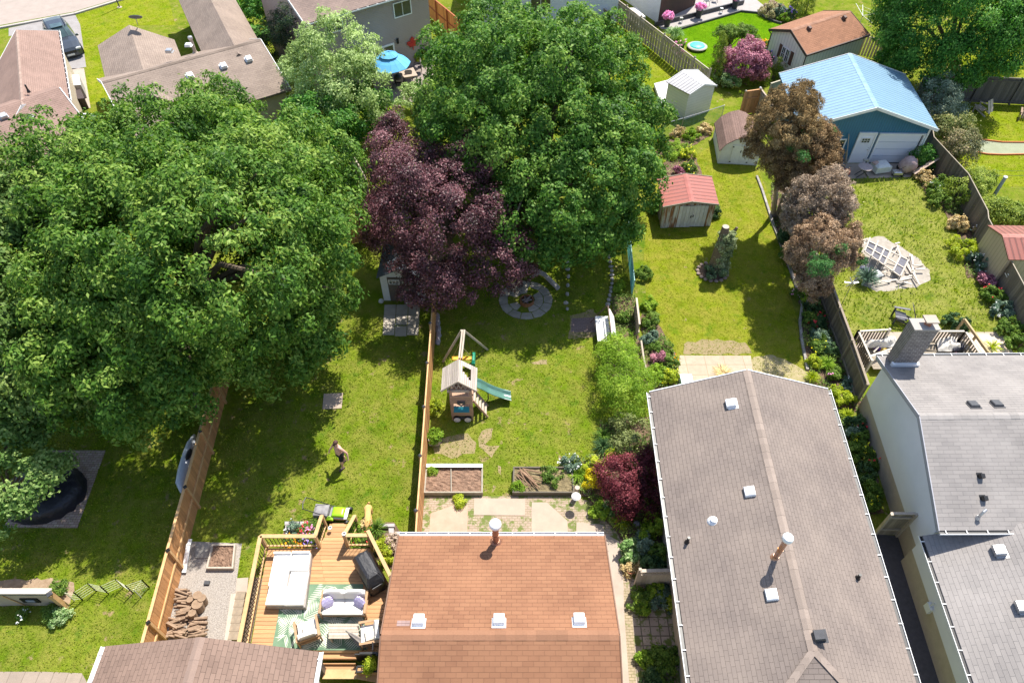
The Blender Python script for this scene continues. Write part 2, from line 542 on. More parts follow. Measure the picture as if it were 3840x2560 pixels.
# street, kerb, driveway at the top of the picture
PINKC = pbr("street_concrete", (.35, .29, .25), (.29, .24, .205), rough=.9, ns=1.2, bs=.2)
sheet('street', ats('A', [(-600, 330), (-10, 176), (505, 82), (860, -25), (1500, -210), (1500, -700), (-600, -700)]), PINKC, .008)
mb = MB()
for a, b in (((-600, 345), (-10, 192)), ((-10, 192), (510, 95)), ((510, 95), (860, -12)), ((860, -12), (1500, -195))):
 mb.beam(at('A', *a, .06), at('A', *b, .06), .28, .13)
struct('kerb', mb, CONCW)
sheet('driveway', ats('A', [(60, 195), (512, 98), (548, 170), (590, 460), (480, 480), (330, 200), (60, 250)]), pbr("driveway_asphalt", (.3, .28, .27), (.24, .22, .21), rough=.95, ns=2, bs=.3), .012)
sheet('path', ats('A', [(470, 470), (575, 470), (620, 740), (470, 740)]), CONC, .012)
# back patio of the orange-roofed house
BRICKP = stonemat("patio_bricks", (.4, .31, .235), (.34, .255, .19), .21, .105, (.24, .19, .1), .012, weeds=.22)
sheet('patio', [Vector((-3.62, 9.6, 0)), Vector((6.0, 9.2, 0)), at('H', 1990, 640), at('H', 1880, 520), at('H', 1720, 330), at('H', 1560, 292), at('H', 560, 292), at('H', 550, 545)], BRICKP, .008)
SLAB = pbr("concrete_slab", (.42, .33, .255), (.35, .275, .215), rough=.92, ns=2.2, bs=.25)
SLABP = pbr("pinkish_slab", (.37, .25, .18), (.43, .32, .24), rough=.92, ns=1.6, bs=.25)
for q, m_ in (([(908, 306), (1258, 310), (1256, 424), (906, 420)], SLAB), ([(1302, 334), (1405, 334), (1545, 460), (1550, 545), (1300, 545)], SLAB),
    ([(770, 352), (865, 350), (862, 540), (600, 540), (610, 410)], SLABP), ([(1608, 470), (1790, 486), (1800, 545), (1606, 545)], SLAB)):
 mb = MB(); mb.prism([Vector((p.x, p.y, .0)) for p in ats('H', q)[::-1]], .022)
 struct('patio_slab', mb, m_)
sheet('path', [at('H', 1790, 540), at('H', 1900, 600), at('H2', 195, 420), Vector((4.55, 9.0, 0)), Vector((4.6, 0, 0)), Vector((3.0, 0, 0)), Vector((3.0, 10.6, 0))], CONC, .012)
sheet('path', [at('H2', 190, 430), at('H2', 290, 430), at('H2', 300, 800), at('H2', 380, 1700), at('H2', 270, 1700), at('H2', 205, 800)], stonemat("side_path_bricks", (.38, .3, .2), (.32, .25, .17), .2, .1, (.2, .17, .08), .012, weeds=.1), .016)
sheet('side_yard_paving', ats('H2', [(290, 300), (830, 300), (900, 1700), (350, 1700)]), stonemat("side_yard_stones", (.42, .33, .27), (.34, .27, .22), .33, .33, (.08, .07, .04), .02, 0, weeds=.2), .0195)
# gravel pad with raised bed and firewood
GRAVEL = pbr("gravel", (.46, .41, .36), (.2, .175, .155), rough=1, ns=24, bs=1, bd=.03, fine=40)
sheet('gravel_pad', ats('G', [(1290, 600), (1655, 614), (1620, 860), (1590, 1290), (1110, 1290)]), GRAVEL, .008)
mb = MB()
mb.prism([Vector((p.x, p.y, 0)) for p in ats('G', [(1340, 612), (1452, 614), (1430, 716), (1335, 716)])[::-1]], .04)
struct('paving_stone', mb, pbr("grey_paver", (.3, .28, .25), (.24, .22, .2), rough=.9, ns=3, bs=.3))
mb = MB()
mb.prism([Vector((p.x, p.y, 0)) for p in ats('G', [(1622, 855), (1700, 850), (1690, 960), (1612, 965)])[::-1]], .05)
struct('paving_stone', mb, CONC)
# dark paver patio at the left edge
mb = MB()
mb.prism([Vector((p.x, p.y, 0)) for p in ats('G2', [(30, 805), (620, 808), (845, 190), (400, 190)])[::-1]], .03)
struct('patio', mb, stonemat("reddish_pavers", (.4, .27, .22), (.52, .41, .34), .22, .11, (.1, .07, .05), .008, ns=.9))
# soil bed by the wooden wall, foreground dirt
sheet('garden_bed', ats('V', [(-80, 470), (640, 470), (1120, 500), (1100, 660), (1020, 860), (-80, 850)]), pbr("dry_soil", (.34, .25, .17), (.22, .15, .09), rough=1, ns=5, bs=.8), .008)
sheet('patio', ats('G', [(-60, 1490), (300, 1490), (560, 1500), (640, 1640), (-60, 1640)]), stonemat("house_patio_stone", (.33, .265, .21), (.28, .22, .175), .5, .5, (.2, .16, .12), .015), .008)
# slab in the lawn; pavers in front of the grey shed
mb = MB(); mb.prism([Vector((p.x, p.y, 0)) for p in ats('o', [(744, 905), (788, 903), (785, 938), (741, 940)])[::-1]], .04)
struct('stone_slab', mb, SLAB)
k = 0
for i in range(3):
 for j in range(3):
  q = [(118 + 152 * i + 10 * (3 - j) * .8 + g, 552 + 128 * j + (14 if i == 1 and j == 2 else 0) + h2) for g, h2 in ((0, 0), (143, -2), (138, 122), (-6, 122))]
  mb = MB(); mb.prism([Vector((p.x, p.y, 0)) for p in ats('L', q)[::-1]], .04)
  struct('paving_stone', mb, pbr("shed_paver", (.42, .37, .31), (.33, .29, .24), rough=.9, ns=2.5, bs=.3))
# dark mat by the swing, right yard slabs, debris pad, garage pad, side alley, putting strip, rear patio
sheet('paver_mat', ats('E', [(1575, 628), (1742, 618), (1745, 722), (1570, 720)]), stonemat("mat_bricks", (.22, .16, .15), (.18, .13, .12), .2, .1, (.1, .07, .06), .01), .008)
sheet('patio', ats('F', [(-20, 880), (466, 882), (492, 1120), (-40, 1120)]), stonemat("cream_slabs", (.45, .36, .265), (.4, .32, .235), .92, .62, (.3, .24, .15), .016, 0), .012)
sheet('dirt_patch', ats('F', [(470, 890), (620, 880), (860, 985), (1000, 1130), (480, 1130)]), pbr("worn_dirt", (.36, .29, .18), (.24, .22, .08), rough=1, ns=4, bs=.8), .008)
sheet('sand_pad', ats('F', [(1235, 90), (1340, 60), (1470, 120), (1600, 210), (1690, 300), (1690, 370), (1600, 410), (1480, 430), (1320, 445), (1230, 400), (1210, 300)]), pbr("pale_sand", (.38, .345, .3), (.27, .235, .19), rough=1, ns=4, bs=.6), .008)
sheet('concrete_pad', ats('K', [(430, 640), (1760, 640), (1620, 840), (560, 870), (420, 830)]), CONC, .008)
sheet('side_alley', [at('I', 1300, 550), at('I', 1470, 560), at('I', 1790, 1620), at('I', 1590, 1620), at('I', 1200, 560)], pbr("alley_asphalt", (.1, .09, .095), (.07, .063, .066), rough=.95, ns=6, bs=.5, fine=90), .008)
sheet('patio', ats('F', [(1190, 720), (2150, 720), (2260, 900), (1190, 960)]), CONC, .006)
sheet('path', ats('F', [(1960, 735), (2180, 735), (2270, 880), (2060, 880)]), pbr("sandy_concrete", (.62, .5, .4), (.52, .41, .32), rough=.95, ns=3, bs=.3), .012)
sheet('putting_strip', ats('Y', [(835, 912), (1000, 960), (1250, 990), (1560, 992), (1560, 1140), (1250, 1146), (1050, 1140), (880, 1110), (806, 1000)]), pbr("grey_green_turf", (.28, .3, .2), (.23, .25, .16), rough=1, ns=2, bs=.4), .010)
mb = MB()
for pl in (((835, 905), (1000, 955), (1250, 985), (1560, 988)), ((880, 1112), (1050, 1142), (1250, 1150), (1560, 1144))):
 for a, b in zip(pl, pl[1:]):
  mb.beam(at('Y', *a, .05), at('Y', *b, .05), .05, .1)
solo('edging', mb, pbr("orange_edging", (.62, .18, .05), (.5, .14, .04), rough=.6), at('Y', 1000, 960), 'thin orange edging along the curved grey green putting strip', 'edging')
sheet('patio', ats('W', [(120, 430), (260, 438), (1290, 160), (1570, 192), (1650, 110), (1420, -80), (400, -80), (20, 330)]), pbr("rear_patio_concrete", (.36, .33, .31), (.3, .275, .255), rough=.9, ns=1.5, bs=.2), .012)
sheet('patio', ats('B', [(150, 300), (640, 330), (640, 700), (250, 700)]), stonemat("grey_patio", (.3, .25, .21), (.25, .2, .17), .5, .5, (.16, .13, .1), .012), .008)
BEDS = [ats('F', [(600, -300), (700, -250), (1000, 420), (1180, 900), (1300, 1500), (1370, 1960), (1190, 1960), (1050, 1500), (900, 1040), (860, 990), (800, 760), (810, 560), (720, 280), (620, 0)]),
  ats('H', [(1560, 90), (1780, -20), (1760, -200), (2150, -260), (2334, 780), (2020, 800), (1940, 620), (1840, 500), (1680, 310), (1570, 240)]),
  ats('J', [(180, 400), (560, 330), (700, 260), (700, 330), (480, 480), (600, 800), (0, 860), (0, 600)]),
  ats('Q', [(385, 235), (640, 235), (640, 440), (350, 440)]), ats('Q2', [(1330, 600), (2240, 590), (2350, 760), (2350, 1150), (2240, 1500), (1330, 900)]),
  ats('X', [(600, 60), (1030, 60), (1120, 760), (1240, 1500), (1400, 1568), (700, 1568), (420, 1050), (700, 400)]),
  ats('W', [(1560, 180), (1900, 60), (2100, 250), (1880, 340)]), ats('W', [(980, 1010), (1700, 1010), (1800, 1180), (1000, 1300)]),
  ats('K', [(1740, 560), (2000, 560), (2200, 1176), (1900, 1176), (1700, 800)]), ats('C3', [(150, 60), (350, 300), (470, 480), (600, 900), (400, 900), (300, 500), (180, 300)]),
  ats('E', [(2050, 600), (2130, 600), (2290, 880), (2310, 1080), (2130, 1130), (2080, 990)])]
for i, b_ in enumerate(BEDS):
 sheet('garden_bed', b_, SOIL, .0225 + .001 * i)
# ------------------------------------------------------------------ houses
SH_ORANGE = shingle("orange_shingles", (.265, .132, .074), (.215, .102, .058), (.155, .075, .046))
SH_PINK = shingle("brown_pink_shingles", (.235, .16, .125), (.185, .125, .098), (.11, .075, .06))
SH_FAR = shingle("faded_pink_shingles", (.27, .18, .148), (.225, .15, .122), (.14, .095, .08))
SH_GREY = shingle("taupe_shingles", (.205, .168, .148), (.172, .141, .125), (.125, .1, .085), lo=(.27, .22, .185))
SH_BEIGE = shingle("beige_shingles", (.275, .215, .175), (.22, .17, .14), (.13, .1, .08))
SH_COOL = shingle("cool_grey_shingles", (.265, .243, .228), (.215, .198, .188), (.17, .16, .158), row=.15, wid=.4)
SH_COT = shingle("russet_shingles", (.3, .15, .09), (.23, .115, .07), (.13, .065, .04))
CAPM = {}
CAPC = dict(orange_shingles=(.265, .132, .075), brown_pink_shingles=(.25, .175, .14), faded_pink_shingles=(.31, .22, .18), taupe_shingles=(.27, .215, .18), beige_shingles=(.31, .25, .205), cool_grey_shingles=(.28, .258, .243), russet_shingles=(.32, .17, .11), mauve_shingles=(.28, .21, .18))
def capm(r): return pbr('ridge_' + r.name, CAPC[r.name], tuple(x * .85 for x in CAPC[r.name]), rough=.9, ns=20, bs=.4) if r.name in CAPC else r
class Gable:
 """gabled house. FL, FR, NL, NR: eave corners (far/near, left/right as seen walking from far to near); ridge runs far->near"""
 def __init__(s, name, label, cat, FL, FR, NL, NR, ze, zr, roof, wall, oh=.35, ohg=.3, thick=.13, fascia=WHITE, cap=None, hip=0., base=0., wallname='wall', gutter='', group=None, rcap=True, gabm=None):
  s.c = [Vector((p[0], p[1], ze)) for p in (FL, FR, NL, NR)]
  s.ze, s.zr, s.thick = ze, zr, thick
  ctr = (s.c[0] + s.c[1] + s.c[2] + s.c[3]) / 4
  s.root = empty(name, (ctr.x, ctr.y, 0), label, cat, group)
  s.hip = hip
  T = Vector((0, 0, thick))
  mb = MB()
  FL, FR, NL, NR = s.c
  W = (FR - FL).length; L = (NL - FL).length
  P0, P1 = s.S(.5, 0), s.S(.5, 1 - hip)
  sl = math.hypot(W / 2, zr - ze)
  # two roof slabs
  for (a, b, sgn) in ((FL, NL, 1), (FR, NR, -1)):
   top = [a, b, P1, P0] if sgn > 0 else [b, a, P0, P1]
   uv = [(0, 0), (L, 0), (L * (1 - hip), sl), (0, sl)] if sgn > 0 else [(L, 0), (0, 0), (0, sl), (L * (1 - hip), sl)]
   s.slab(mb, top, uv, T)
  if hip:
   s.slab(mb, [NL, NR, P1], [(0, 0), (W, 0), (W / 2, sl)], T)
  s.roof = part('roof', mb, roof, s.root)
  # ridge cap
  if rcap:
   mb = MB()
   d = (P1 - P0).normalized(); side = (FR - FL).normalized()
   k = (zr - ze) / (W / 2)
   n = max(2, int((P1 - P0).length / .3))
   def strip(Pa, Pb, l, r, n):
    for i in range(n):
     a, b = lerp(Pa, Pb, i / n), lerp(Pa, Pb, (i + 1.06) / n)
     up = Vector((0, 0, .012 + .006 * (i % 2)))
     tn = random.uniform(.35, .65)
     mb.face([a + l + up, b + l + up, b + up, a + up], None, tn)
     mb.face([a + up, b + up, b + r + up, a + r + up], None, tn)
   w = .15
   strip(P0, P1, -side * w + Vector((0, 0, -w * k)), side * w + Vector((0, 0, -w * k)), n)
   if hip:
    for q, sg in ((NL, -1), (NR, 1)):
     strip(P1, q, side * sg * w + Vector((0, 0, -w * k * .5)), d * w * 1 + Vector((0, 0, -w * k * .5)), n // 2 + 4)
   part('ridge_cap', mb, cap or capm(roof), s.root)
  # walls
  u0, u1 = oh / W, 1 - oh / W
  v0, v1 = ohg / L, 1 - (ohg if not hip else oh) / L
  gt = -thick - .01
  def G(u, v, z=None):
   p = s.S0(u, v)
   return Vector((p.x, p.y, p.z + gt if z is None else z))
  mb = MB()
  mb.face([G(u1, v0, base), G(u0, v0, base), G(u0, v0), G(.5, v0), G(u1, v0)], [(u1 * W, 0), (u0 * W, 0), (u0 * W, ze), (W / 2, zr), (u1 * W, ze)])
  if not hip:
   mb.face([G(u0, v1, base), G(u1, v1, base), G(u1, v1), G(.5, v1), G(u0, v1)], [(u0 * W, 0), (u1 * W, 0), (u1 * W, ze), (W / 2, zr), (u0 * W, ze)])
  else:
   mb.face([G(u0, v1, base), G(u1, v1, base), G(u1, v1, ze), G(u0, v1, ze)], [(u0 * W, 0), (u1 * W, 0), (u1 * W, ze), (u0 * W, ze)])
  mb.face([G(u0, v0, base), G(u0, v1, base), G(u0, v1), G(u0, v0)], [(v0 * L, 0), (v1 * L, 0), (v1 * L, ze), (v0 * L, ze)])
  mb.face([G(u1, v1, base), G(u1, v0, base), G(u1, v0), G(u1, v1)], [(v1 * L, 0), (v0 * L, 0), (v0 * L, ze), (v1 * L, ze)])
  s.wall = part(wallname, mb, wall, s.root)
  s.u0, s.u1, s.v0, s.v1, s.W, s.L = u0, u1, v0, v1, W, L
  # rake boards
  if fascia:
   for v, Pk in ((0, P0),) + (() if hip else ((1, P1),)):
    mb = MB(); out = (FL - NL).normalized() * (.02 if v == 0 else -.02)
    for q in (s.S(0, v), s.S(1, v)):
     mb.beam(q + out - Vector((0, 0, thick / 2)), Pk + out - Vector((0, 0, thick / 2)), .035, thick + .05)
    part('fascia', mb, fascia, s.root)
  for g in gutter:
   a, b = {'L': (FL, NL), 'R': (FR, NR)}[g]
   s.gutter(a, b, -side if g == 'L' else side)
 def gutter(s, a, b, out, m=WHITE, dark=True):
  mb = MB()
  T = Vector((0, 0, 1))
  a = a + T * .0; b = b + T * .0
  mb.beam(a + out * .13 - T * .045, b + out * .13 - T * .045, .018, .08)
  mb.beam(a + out * .065 - T * .08, b + out * .065 - T * .08, .13, .02)
  n = int((b - a).length / .75)
  for i in range(n + 1):
   p = lerp(a, b, (i + .3) / (n + .6))
   mb.box(p + out * .07 - T * .005, (.03 if abs(out.x) < .5 else .15, .03 if abs(out.x) > .5 else .15, .012))
  o = part('gutter', mb, m, s.root)
  if dark:
   mb = MB()
   mb.beam(a + out * .06 - T * .055, b + out * .06 - T * .055, .11, .012)
   g = part('trough', mb, BLACKM, s.root)
   g.parent = o
 def slab(s, mb, top, uv, T):
  top = [Vector(p) for p in top]
  bot = [p - T for p in top]
  mb.face(top, uv)
  mb.face(bot[::-1])
  n = len(top)
  for i in range(n):
   j = (i + 1) % n
   mb.face([bot[i], bot[j], top[j], top[i]])
 def S0(s, u, v):
  FL, FR, NL, NR = s.c
  p = lerp(lerp(FL, FR, u), lerp(NL, NR, u), v)
  p.z = s.ze + (s.zr - s.ze) * (1 - abs(2 * u - 1))
  return p
 def S(s, u, v):
  return s.S0(u, v)
 def on(s, t, x, y):
  """point of the roof surface under a photo point, and its normal"""
  cam_ = Vector((0, 0, CH))
  d = at(t, x, y) - cam_
  best = None
  FL, FR, NL, NR = s.c
  P0, P1 = s.S(.5, 0), s.S(.5, 1)
  for a, b, sg in ((FL, NL, 1), (FR, NR, -1)):
   n = (b - a).cross(P0 - a) * sg
   n.normalize()
   if n.z < 0: n = -n
   tt = (a - cam_).dot(n) / d.dot(n)
   p = cam_ + d * tt
   if s.ze - .3 <= p.z <= s.zr + .2:
    rel = (p - FL).dot((FR - FL).normalized()) / (FR - FL).length
    ok = rel <= .52 if sg > 0 else rel >= .48
    if ok: best = (p, n)
  return best or (cam_ + d * ((CH - s.zr) / CH), Vector((0, 0, 1)))
def frame_from(n):
 n = n.normalized()
 y = Vector((0, 0, 1)) - n * n.z
 y = Vector((0, 1, 0)) if y.length < .05 else y.normalized()   # up the slope
 x = y.cross(n)
 return Matrix((x, y, n)).transposed()
def roof_vent(h, t, x, y, m, size=.3, hgt=.13, flange=True, name='roof_vent'):
 p, n = h.on(t, x, y)
 M = frame_from(n)
 mb = MB()
 if flange:
  mb.box(p + M @ Vector((0, .06, .012)), (size * 1.28, size * 1.05, .02), m=M)
 z0, z1 = .02, hgt
 a = size / 2
 pts = [(-a, -a), (a, -a), (a, a), (-a, a)]
 b = [p + M @ Vector((q[0], q[1], z0)) for q in pts]
 c = [p + M @ Vector((q[0] * 1.0, q[1] * 1.0, z1)) for q in pts]
 d = [p + M @ Vector((q[0] * .86, q[1] * .86, z1 + .035)) for q in pts]
 for lo, hi in ((b, c), (c, d)):
  for i in range(4):
   j = (i + 1) % 4
   mb.face([lo[i], lo[j], hi[j], hi[i]])
 mb.face(d)
 return part(name, mb, m, h.root)
def roof_pipe(h, t, x, y, height, r, m, capm=None, capr=0., capz=.12, name='flue_pipe', bend=False):
 p, n = h.on(t, x, y)
 mb = MB()
 mb.lathe(p - Vector((0, 0, .06)), [(r * 2.1, 0), (r * 1.8, .08), (r * 1.15, .16), (r * 1.15, .2)], 12)
 if bend:
  mb.tube([p, p + Vector((0, 0, height * .6)), p + Vector((.05, .04, height * .9)), p + Vector((.14, .1, height))], r, 10)
 else:
  mb.tube([p, p + Vector((0, 0, height))], r, 12)
  mb.lathe(p + Vector((0, 0, height * .45)), [(r * 1.1, 0), (r * 1.1, .03)], 12)
 o = part(name, mb, m, h.root)
 if capm:
  mb = MB()
  q = p + Vector((0, 0, height))
  mb.lathe(q, [(r * .9, -.04), (capr * .95, 0), (capr, .02), (capr, capz), (capr * .85, capz + .05), (capr * .3, capz + .07)], 16)
  c = part('rain_cap', mb, capm, h.root)
  c.parent = o
 return o
def windowpart(root, org, c, right, up, w, h, nx=2, ny=1, fm=WHITE, gm=GLASS, fw=.07, name='window', nrm=None, panename='pane', depth=.05):
 c = Vector(c); right = Vector(right).normalized(); up = Vector(up).normalized()
 nrm = right.cross(up) if nrm is None else nrm
 M = Matrix((right, up, nrm)).transposed()
 mb = MB()
 def B(x, y, ww, hh, z, d): mb.box(c + M @ Vector((x, y, z)), (ww, hh, d), m=M)
 B(0, h / 2 - fw / 2, w, fw, depth / 2, depth); B(0, -h / 2 + fw / 2, w, fw, depth / 2, depth)
 B(-w / 2 + fw / 2, 0, fw, h - 2 * fw, depth / 2, depth); B(w / 2 - fw / 2, 0, fw, h - 2 * fw, depth / 2, depth)
 for i in range(1, nx): B(-w / 2 + w * i / nx, 0, fw * .5, h - 2 * fw, depth / 2 - .004, depth - .01)
 for j in range(1, ny): B(0, -h / 2 + h * j / ny, w - 2 * fw, fw * .4, depth / 2 - .006, depth - .014)
 o = part(name, mb, fm, root)
 mb = MB()
 mb.box(c + nrm * .012, (w - 2 * fw, h - 2 * fw, .02), m=M)
 g = part(panename, mb, gm, root)
 g.parent = o
 return o
# --- the orange-roofed house in the middle foreground
hm = Gable('house', 'bungalow with bright orange brown shingle roof and three white roof vents', 'house', (-3.85, 10.8), (-3.82, 3.4), (3.15, 10.8), (3.13, 3.4), 3.3, 4.5, SH_ORANGE, BRICKY, gutter='', fascia=pbr("brown_fascia", (.2, .11, .07)))
for x, y in ((530, 1150), (1078, 1147), (1625, 1143)): roof_vent(hm, 'H', x, y, WHITE_METAL, .33, .16)
hm.gutter(hm.c[0], hm.c[2], Vector((0, 1, 0)), dark=False)
roof_pipe(hm, 'H', 1057, 605, 1.2, .11, pbr("copper_brown_flue", (.42, .22, .14), (.3, .15, .1), rough=.35, metal=.6), WHITE_METAL, .2)
p_, n_ = hm.on('H', 425, 1158); mb = MB(); M_ = frame_from(n_)
for k_ in range(2):
 for i_ in range(3): mb.box(p_ + M_ @ Vector((-.13 + .13 * i_, .06 - .1 * k_, .006)), (.125, .09, .01), m=M_, tone=.4 + .1 * i_)
part('patch_shingle', mb, pbr("grey_patch", (.3, .2, .18), (.24, .17, .16), rough=.9), hm.root)
# --- long taupe roof
ze = 3.2
FL_, FR_, NL_, NR_ = at('E', 2110, 1130, ze), at('F', 990, 1110, ze), at('I', 55, 1568, ze), at('I', 1600, 1568, ze)
def ext(a, b, y): return lerp(a, b, (y - a.y) / (b.y - a.y))
y_end = at('I', 865, 1350, 4.5).y - 3.5
hg = Gable('house', 'long bungalow with taupe shingle roof, white gutters and tall rusty flue', 'house', FL_, FR_, ext(FL_, NL_, y_end), ext(FR_, NR_, y_end), ze, 4.5, SH_GREY, BRICKY, oh=.42, hip=3.5 / (FL_.y - y_end), gutter='LR', fascia=WHITE)
for t_, x, y in (('F', 330, 1215), ('I', 460, 268), ('I', 610, 972)): roof_vent(hg, t_, x, y, WHITE_METAL, .36, .14)
roof_vent(hg, 'I', 935, 1250, DARKM, .3, .15)
roof_pipe(hg, 'I', 208, 462, .16, .1, WHITE_METAL, name='vent_pipe')
roof_pipe(hg, 'I', 30, 605, .34, .05, BLACKM, name='vent_pipe'); roof_pipe(hg, 'I', 1195, 850, .26, .05, BLACKM, name='vent_pipe')
roof_pipe(hg, 'I', 632, 712, 1.3, .085, pbr("stained_flue", (.45, .34, .3), (.5, .2, .05), rough=.4, metal=.5, ns=3), WHITE_METAL, .17)
# --- brown roof at the bottom left
FL_, FR_ = at('G', 720, 1315, 3.3), at('G', 2180, 1352, 3.3)
hl = Gable('house', 'bungalow corner with pinkish brown shingle roof beside the wooden deck', 'house', FL_, FR_, (FL_.x + .02, 1.5), (FR_.x, 1.5), 3.3, 4.35, SH_PINK, BRICKY, gutter='', fascia=None)
hl.gutter(hl.c[0], hl.c[2], Vector((-1, 0, 0)), dark=False); hl.gutter(hl.c[1], hl.c[3], Vector((1, 0, 0)), dark=False)
# --- white house with cool grey roofs on the right
FLu = at('Z', 605, 748, 3.2); NLu = at('I', 1755, 525, 3.2)
xr = 26.
hw = Gable('house', 'white rendered house with pale grey shingle roofs and a brick chimney', 'house', (FLu.x, FLu.y), (NLu.x, NLu.y), (xr, FLu.y + .1), (xr, NLu.y + .05), 3.2, 4.45, SH_COOL, pbr("white_render", (.82, .82, .87), (.76, .76, .81), rough=.9, ns=1, bs=.15), oh=.3, ohg=.28, base=1.0, gutter='LR', fascia=pbr("grey_rake", (.36, .36, .39), (.3, .3, .33)))
# masonry plinth
mb = MB()
c_ = [hw.S0(hw.u0, hw.v0), hw.S0(hw.u1, hw.v0), hw.S0(hw.u1, hw.v1), hw.S0(hw.u0, hw.v1)]
mb.prism([Vector((p.x, p.y, 0)) for p in c_], 1.0, cap=False)
part('plinth', mb, BRICKY, hw.root)
# lower front wing: roof falls to the left
e0, e1 = at('I', 1640, 560, 2.35), at('I', 1990, 1568, 2.35)
e1 = lerp(e0, e1, 1.6)
mb = MB(); Wd = 5.2; rise = 1.65
a, b = e0, e1; c2, d2 = e1 + Vector((Wd, 0, rise)), e0 + Vector((Wd, 0, rise))
sl_ = math.hypot(Wd, rise); L_ = (e1 - e0).length
hw.slab(mb, [a, b, c2, d2], [(0, 0), (L_, 0), (L_, sl_), (0, sl_)], Vector((0, 0, .13)))
part('wing_roof', mb, SH_COOL, hw.root)
hw.gutter(a, b, Vector((-1, 0, 0)))
mb = MB()
w0, w1 = Vector((e0.x + .24, e0.y + .1, 0)), Vector((e1.x + .24, e1.y, 0))
for z0, z1, nm, m_ in ((0, 1.0, 'plinth', BRICKY), (1.0, 2.3, 'wing_wall', bpy.data.materials['white_render'])):
 mb = MB()
 mb.face([w0 + Vector((0, 0, z0)), w1 + Vector((0, 0, z0)), w1 + Vector((0, 0, z1)), w0 + Vector((0, 0, z1))])
 part(nm, mb, m_, hw.root)
hwb = hw
class _Wing:                                             # lets vents sit on the wing roof
 root = hw.root
 def on(s, t, x, y):
  n = (e1 - e0).cross(d2 - e0).normalized()
  if n.z < 0: n = -n
  cm = Vector((0, 0, CH)); d = at(t, x, y) - cm
  return cm + d * ((e0 - cm).dot(n) / d.dot(n)), n
wing = _Wing()
for x, y in ((2160, 672), (2318, 1055)): roof_vent(wing, 'I', x, y, GALV, .36, .2)
for x, y in ((1985, 1218), (2145, 1213)): roof_vent(hw, 'F', x, y, DARKM, .34, .07)
for x, y in ((2033, 158), (2053, 310)): roof_vent(hw, 'I', x, y, BLACKM, .16, .16)
roof_pipe(hw, 'I', 2015, 440, .42, .05, GALV, name='vent_pipe', bend=True)
# chimney
cb = at('Z', 895, 790, 3.45)
mb = MB(); brk = stonemat("chimney_brick", (.2, .175, .155), (.13, .11, .1), .24, .085, (.42, .38, .34), .014, vert=True)
CHZ = 5.55
mb.box((cb.x, cb.y, (2.9 + CHZ) / 2), (.95, .55, CHZ - 2.9))
ch = part('chimney', mb, brk, hw.root)
mb = MB(); mb.box((cb.x, cb.y, CHZ + .03), (1.02, .62, .07)); o_ = part('chimney_crown', mb, CONCW, hw.root); o_.parent = ch
mb = MB(); mb.lathe((cb.x + .12, cb.y, CHZ + .06), [(.17, 0), (.17, .2), (.15, .22)], 4); o_ = part('flue_liner', mb, pbr("terracotta", (.45, .18, .1), (.35, .13, .07), rough=.85), hw.root); o_.parent = ch
mb = MB(); mb.box((cb.x + .12, cb.y, CHZ + .33), (.5, .42, .06)); o_ = part('chimney_cap', mb, CONC, hw.root); o_.parent = ch
mb = MB(); mb.box((cb.x, cb.y - .3, 3.5), (1.1, .16, .18)); o_ = part('flashing', mb, WHITE_METAL, hw.root); o_.parent = ch
# meter box on the alley wall
pm = lerp(w0, w1, .27); mb = MB(); mb.box((pm.x - .06, pm.y, .95), (.12, .3, .34)); mb.tube([(pm.x - .07, pm.y, .95), (pm.x - .07, pm.y, 1.4)], .025)
part('meter_box', mb, WHITE_METAL, hw.root)
# --- faded brown house, far left
zA = 3.3
a0, a1, = at('A', 398, 212, zA), at('A', 475, 690, zA)
apx = at('A', 110, 205, 4.7)
off = Vector((apx.x - a0.x, apx.y - a0.y, 0)) * 2
ha = Gable('house', 'house with faded pinkish brown roof beside the parked car', 'house', (a0 + off), a0, (a1 + off), a1, zA, 4.7, SH_FAR, BRICKY, gutter='R', fascia=WHITE)
# rear cross gable: ridge runs sideways, rear slope falls towards the camera
r0, r1 = at('A', 405, 600, 4.72), at('A', -10, 738, 4.72)
dr = (r1 - r0).normalized(); r1 = r0 + dr * 12
nrm2 = Vector((dr.y, -dr.x, 0)); nrm2 = nrm2 if nrm2.y < 0 else -nrm2
mb = MB(); w2 = 4.6; dz = 1.45
q = [r1 + nrm2 * w2 - Vector((0, 0, dz)), r0 + nrm2 * w2 - Vector((0, 0, dz)), r0, r1]
sl2 = math.hypot(w2, dz)
ha.slab(mb, q, [(0, 0), (12, 0), (12, sl2), (0, sl2)], Vector((0, 0, .13)))
q2 = [r0 - nrm2 * 1.2 - Vector((0, 0, .37)), r1 - nrm2 * 1.2 - Vector((0, 0, .37)), r1, r0]
ha.slab(mb, q2, [(0, 0), (12, 0), (12, 1.25), (0, 1.25)], Vector((0, 0, .13)))
part('rear_roof', mb, SH_FAR, ha.root)
mb = MB(); mb.beam(r0 + Vector((.03, 0, -.06)), r0 + nrm2 * w2 + Vector((.03, 0, -dz - .06)), .05, .2); mb.beam(r0 + nrm2 * 2.2 + Vector((0, 0, -.75)), r0 + nrm2 * 2.2 + Vector((.9, .1, -.9)), .1, .1)
part('barge_board', mb, WHITE, ha.root)
mb = MB(); g0 = r0 - dr * -.3
mb.face([Vector((g0.x, g0.y, 0)), Vector((g0.x, g0.y, 0)) + nrm2 * (w2 - .3), g0 + nrm2 * (w2 - .3) - Vector((0, 0, dz)), g0 - Vector((0, 0, .2))])
part('rear_wall', mb, BRICKY, ha.root)
class _PlaneOn:
 def __init__(s, root, a, n): s.root, s.a, s.n = root, a, (n if n.z > 0 else -n)
 def on(s, t, x, y):
  cm = Vector((0, 0, CH)); d = at(t, x, y) - cm
  return cm + d * ((s.a - cm).dot(s.n) / d.dot(s.n)), s.n
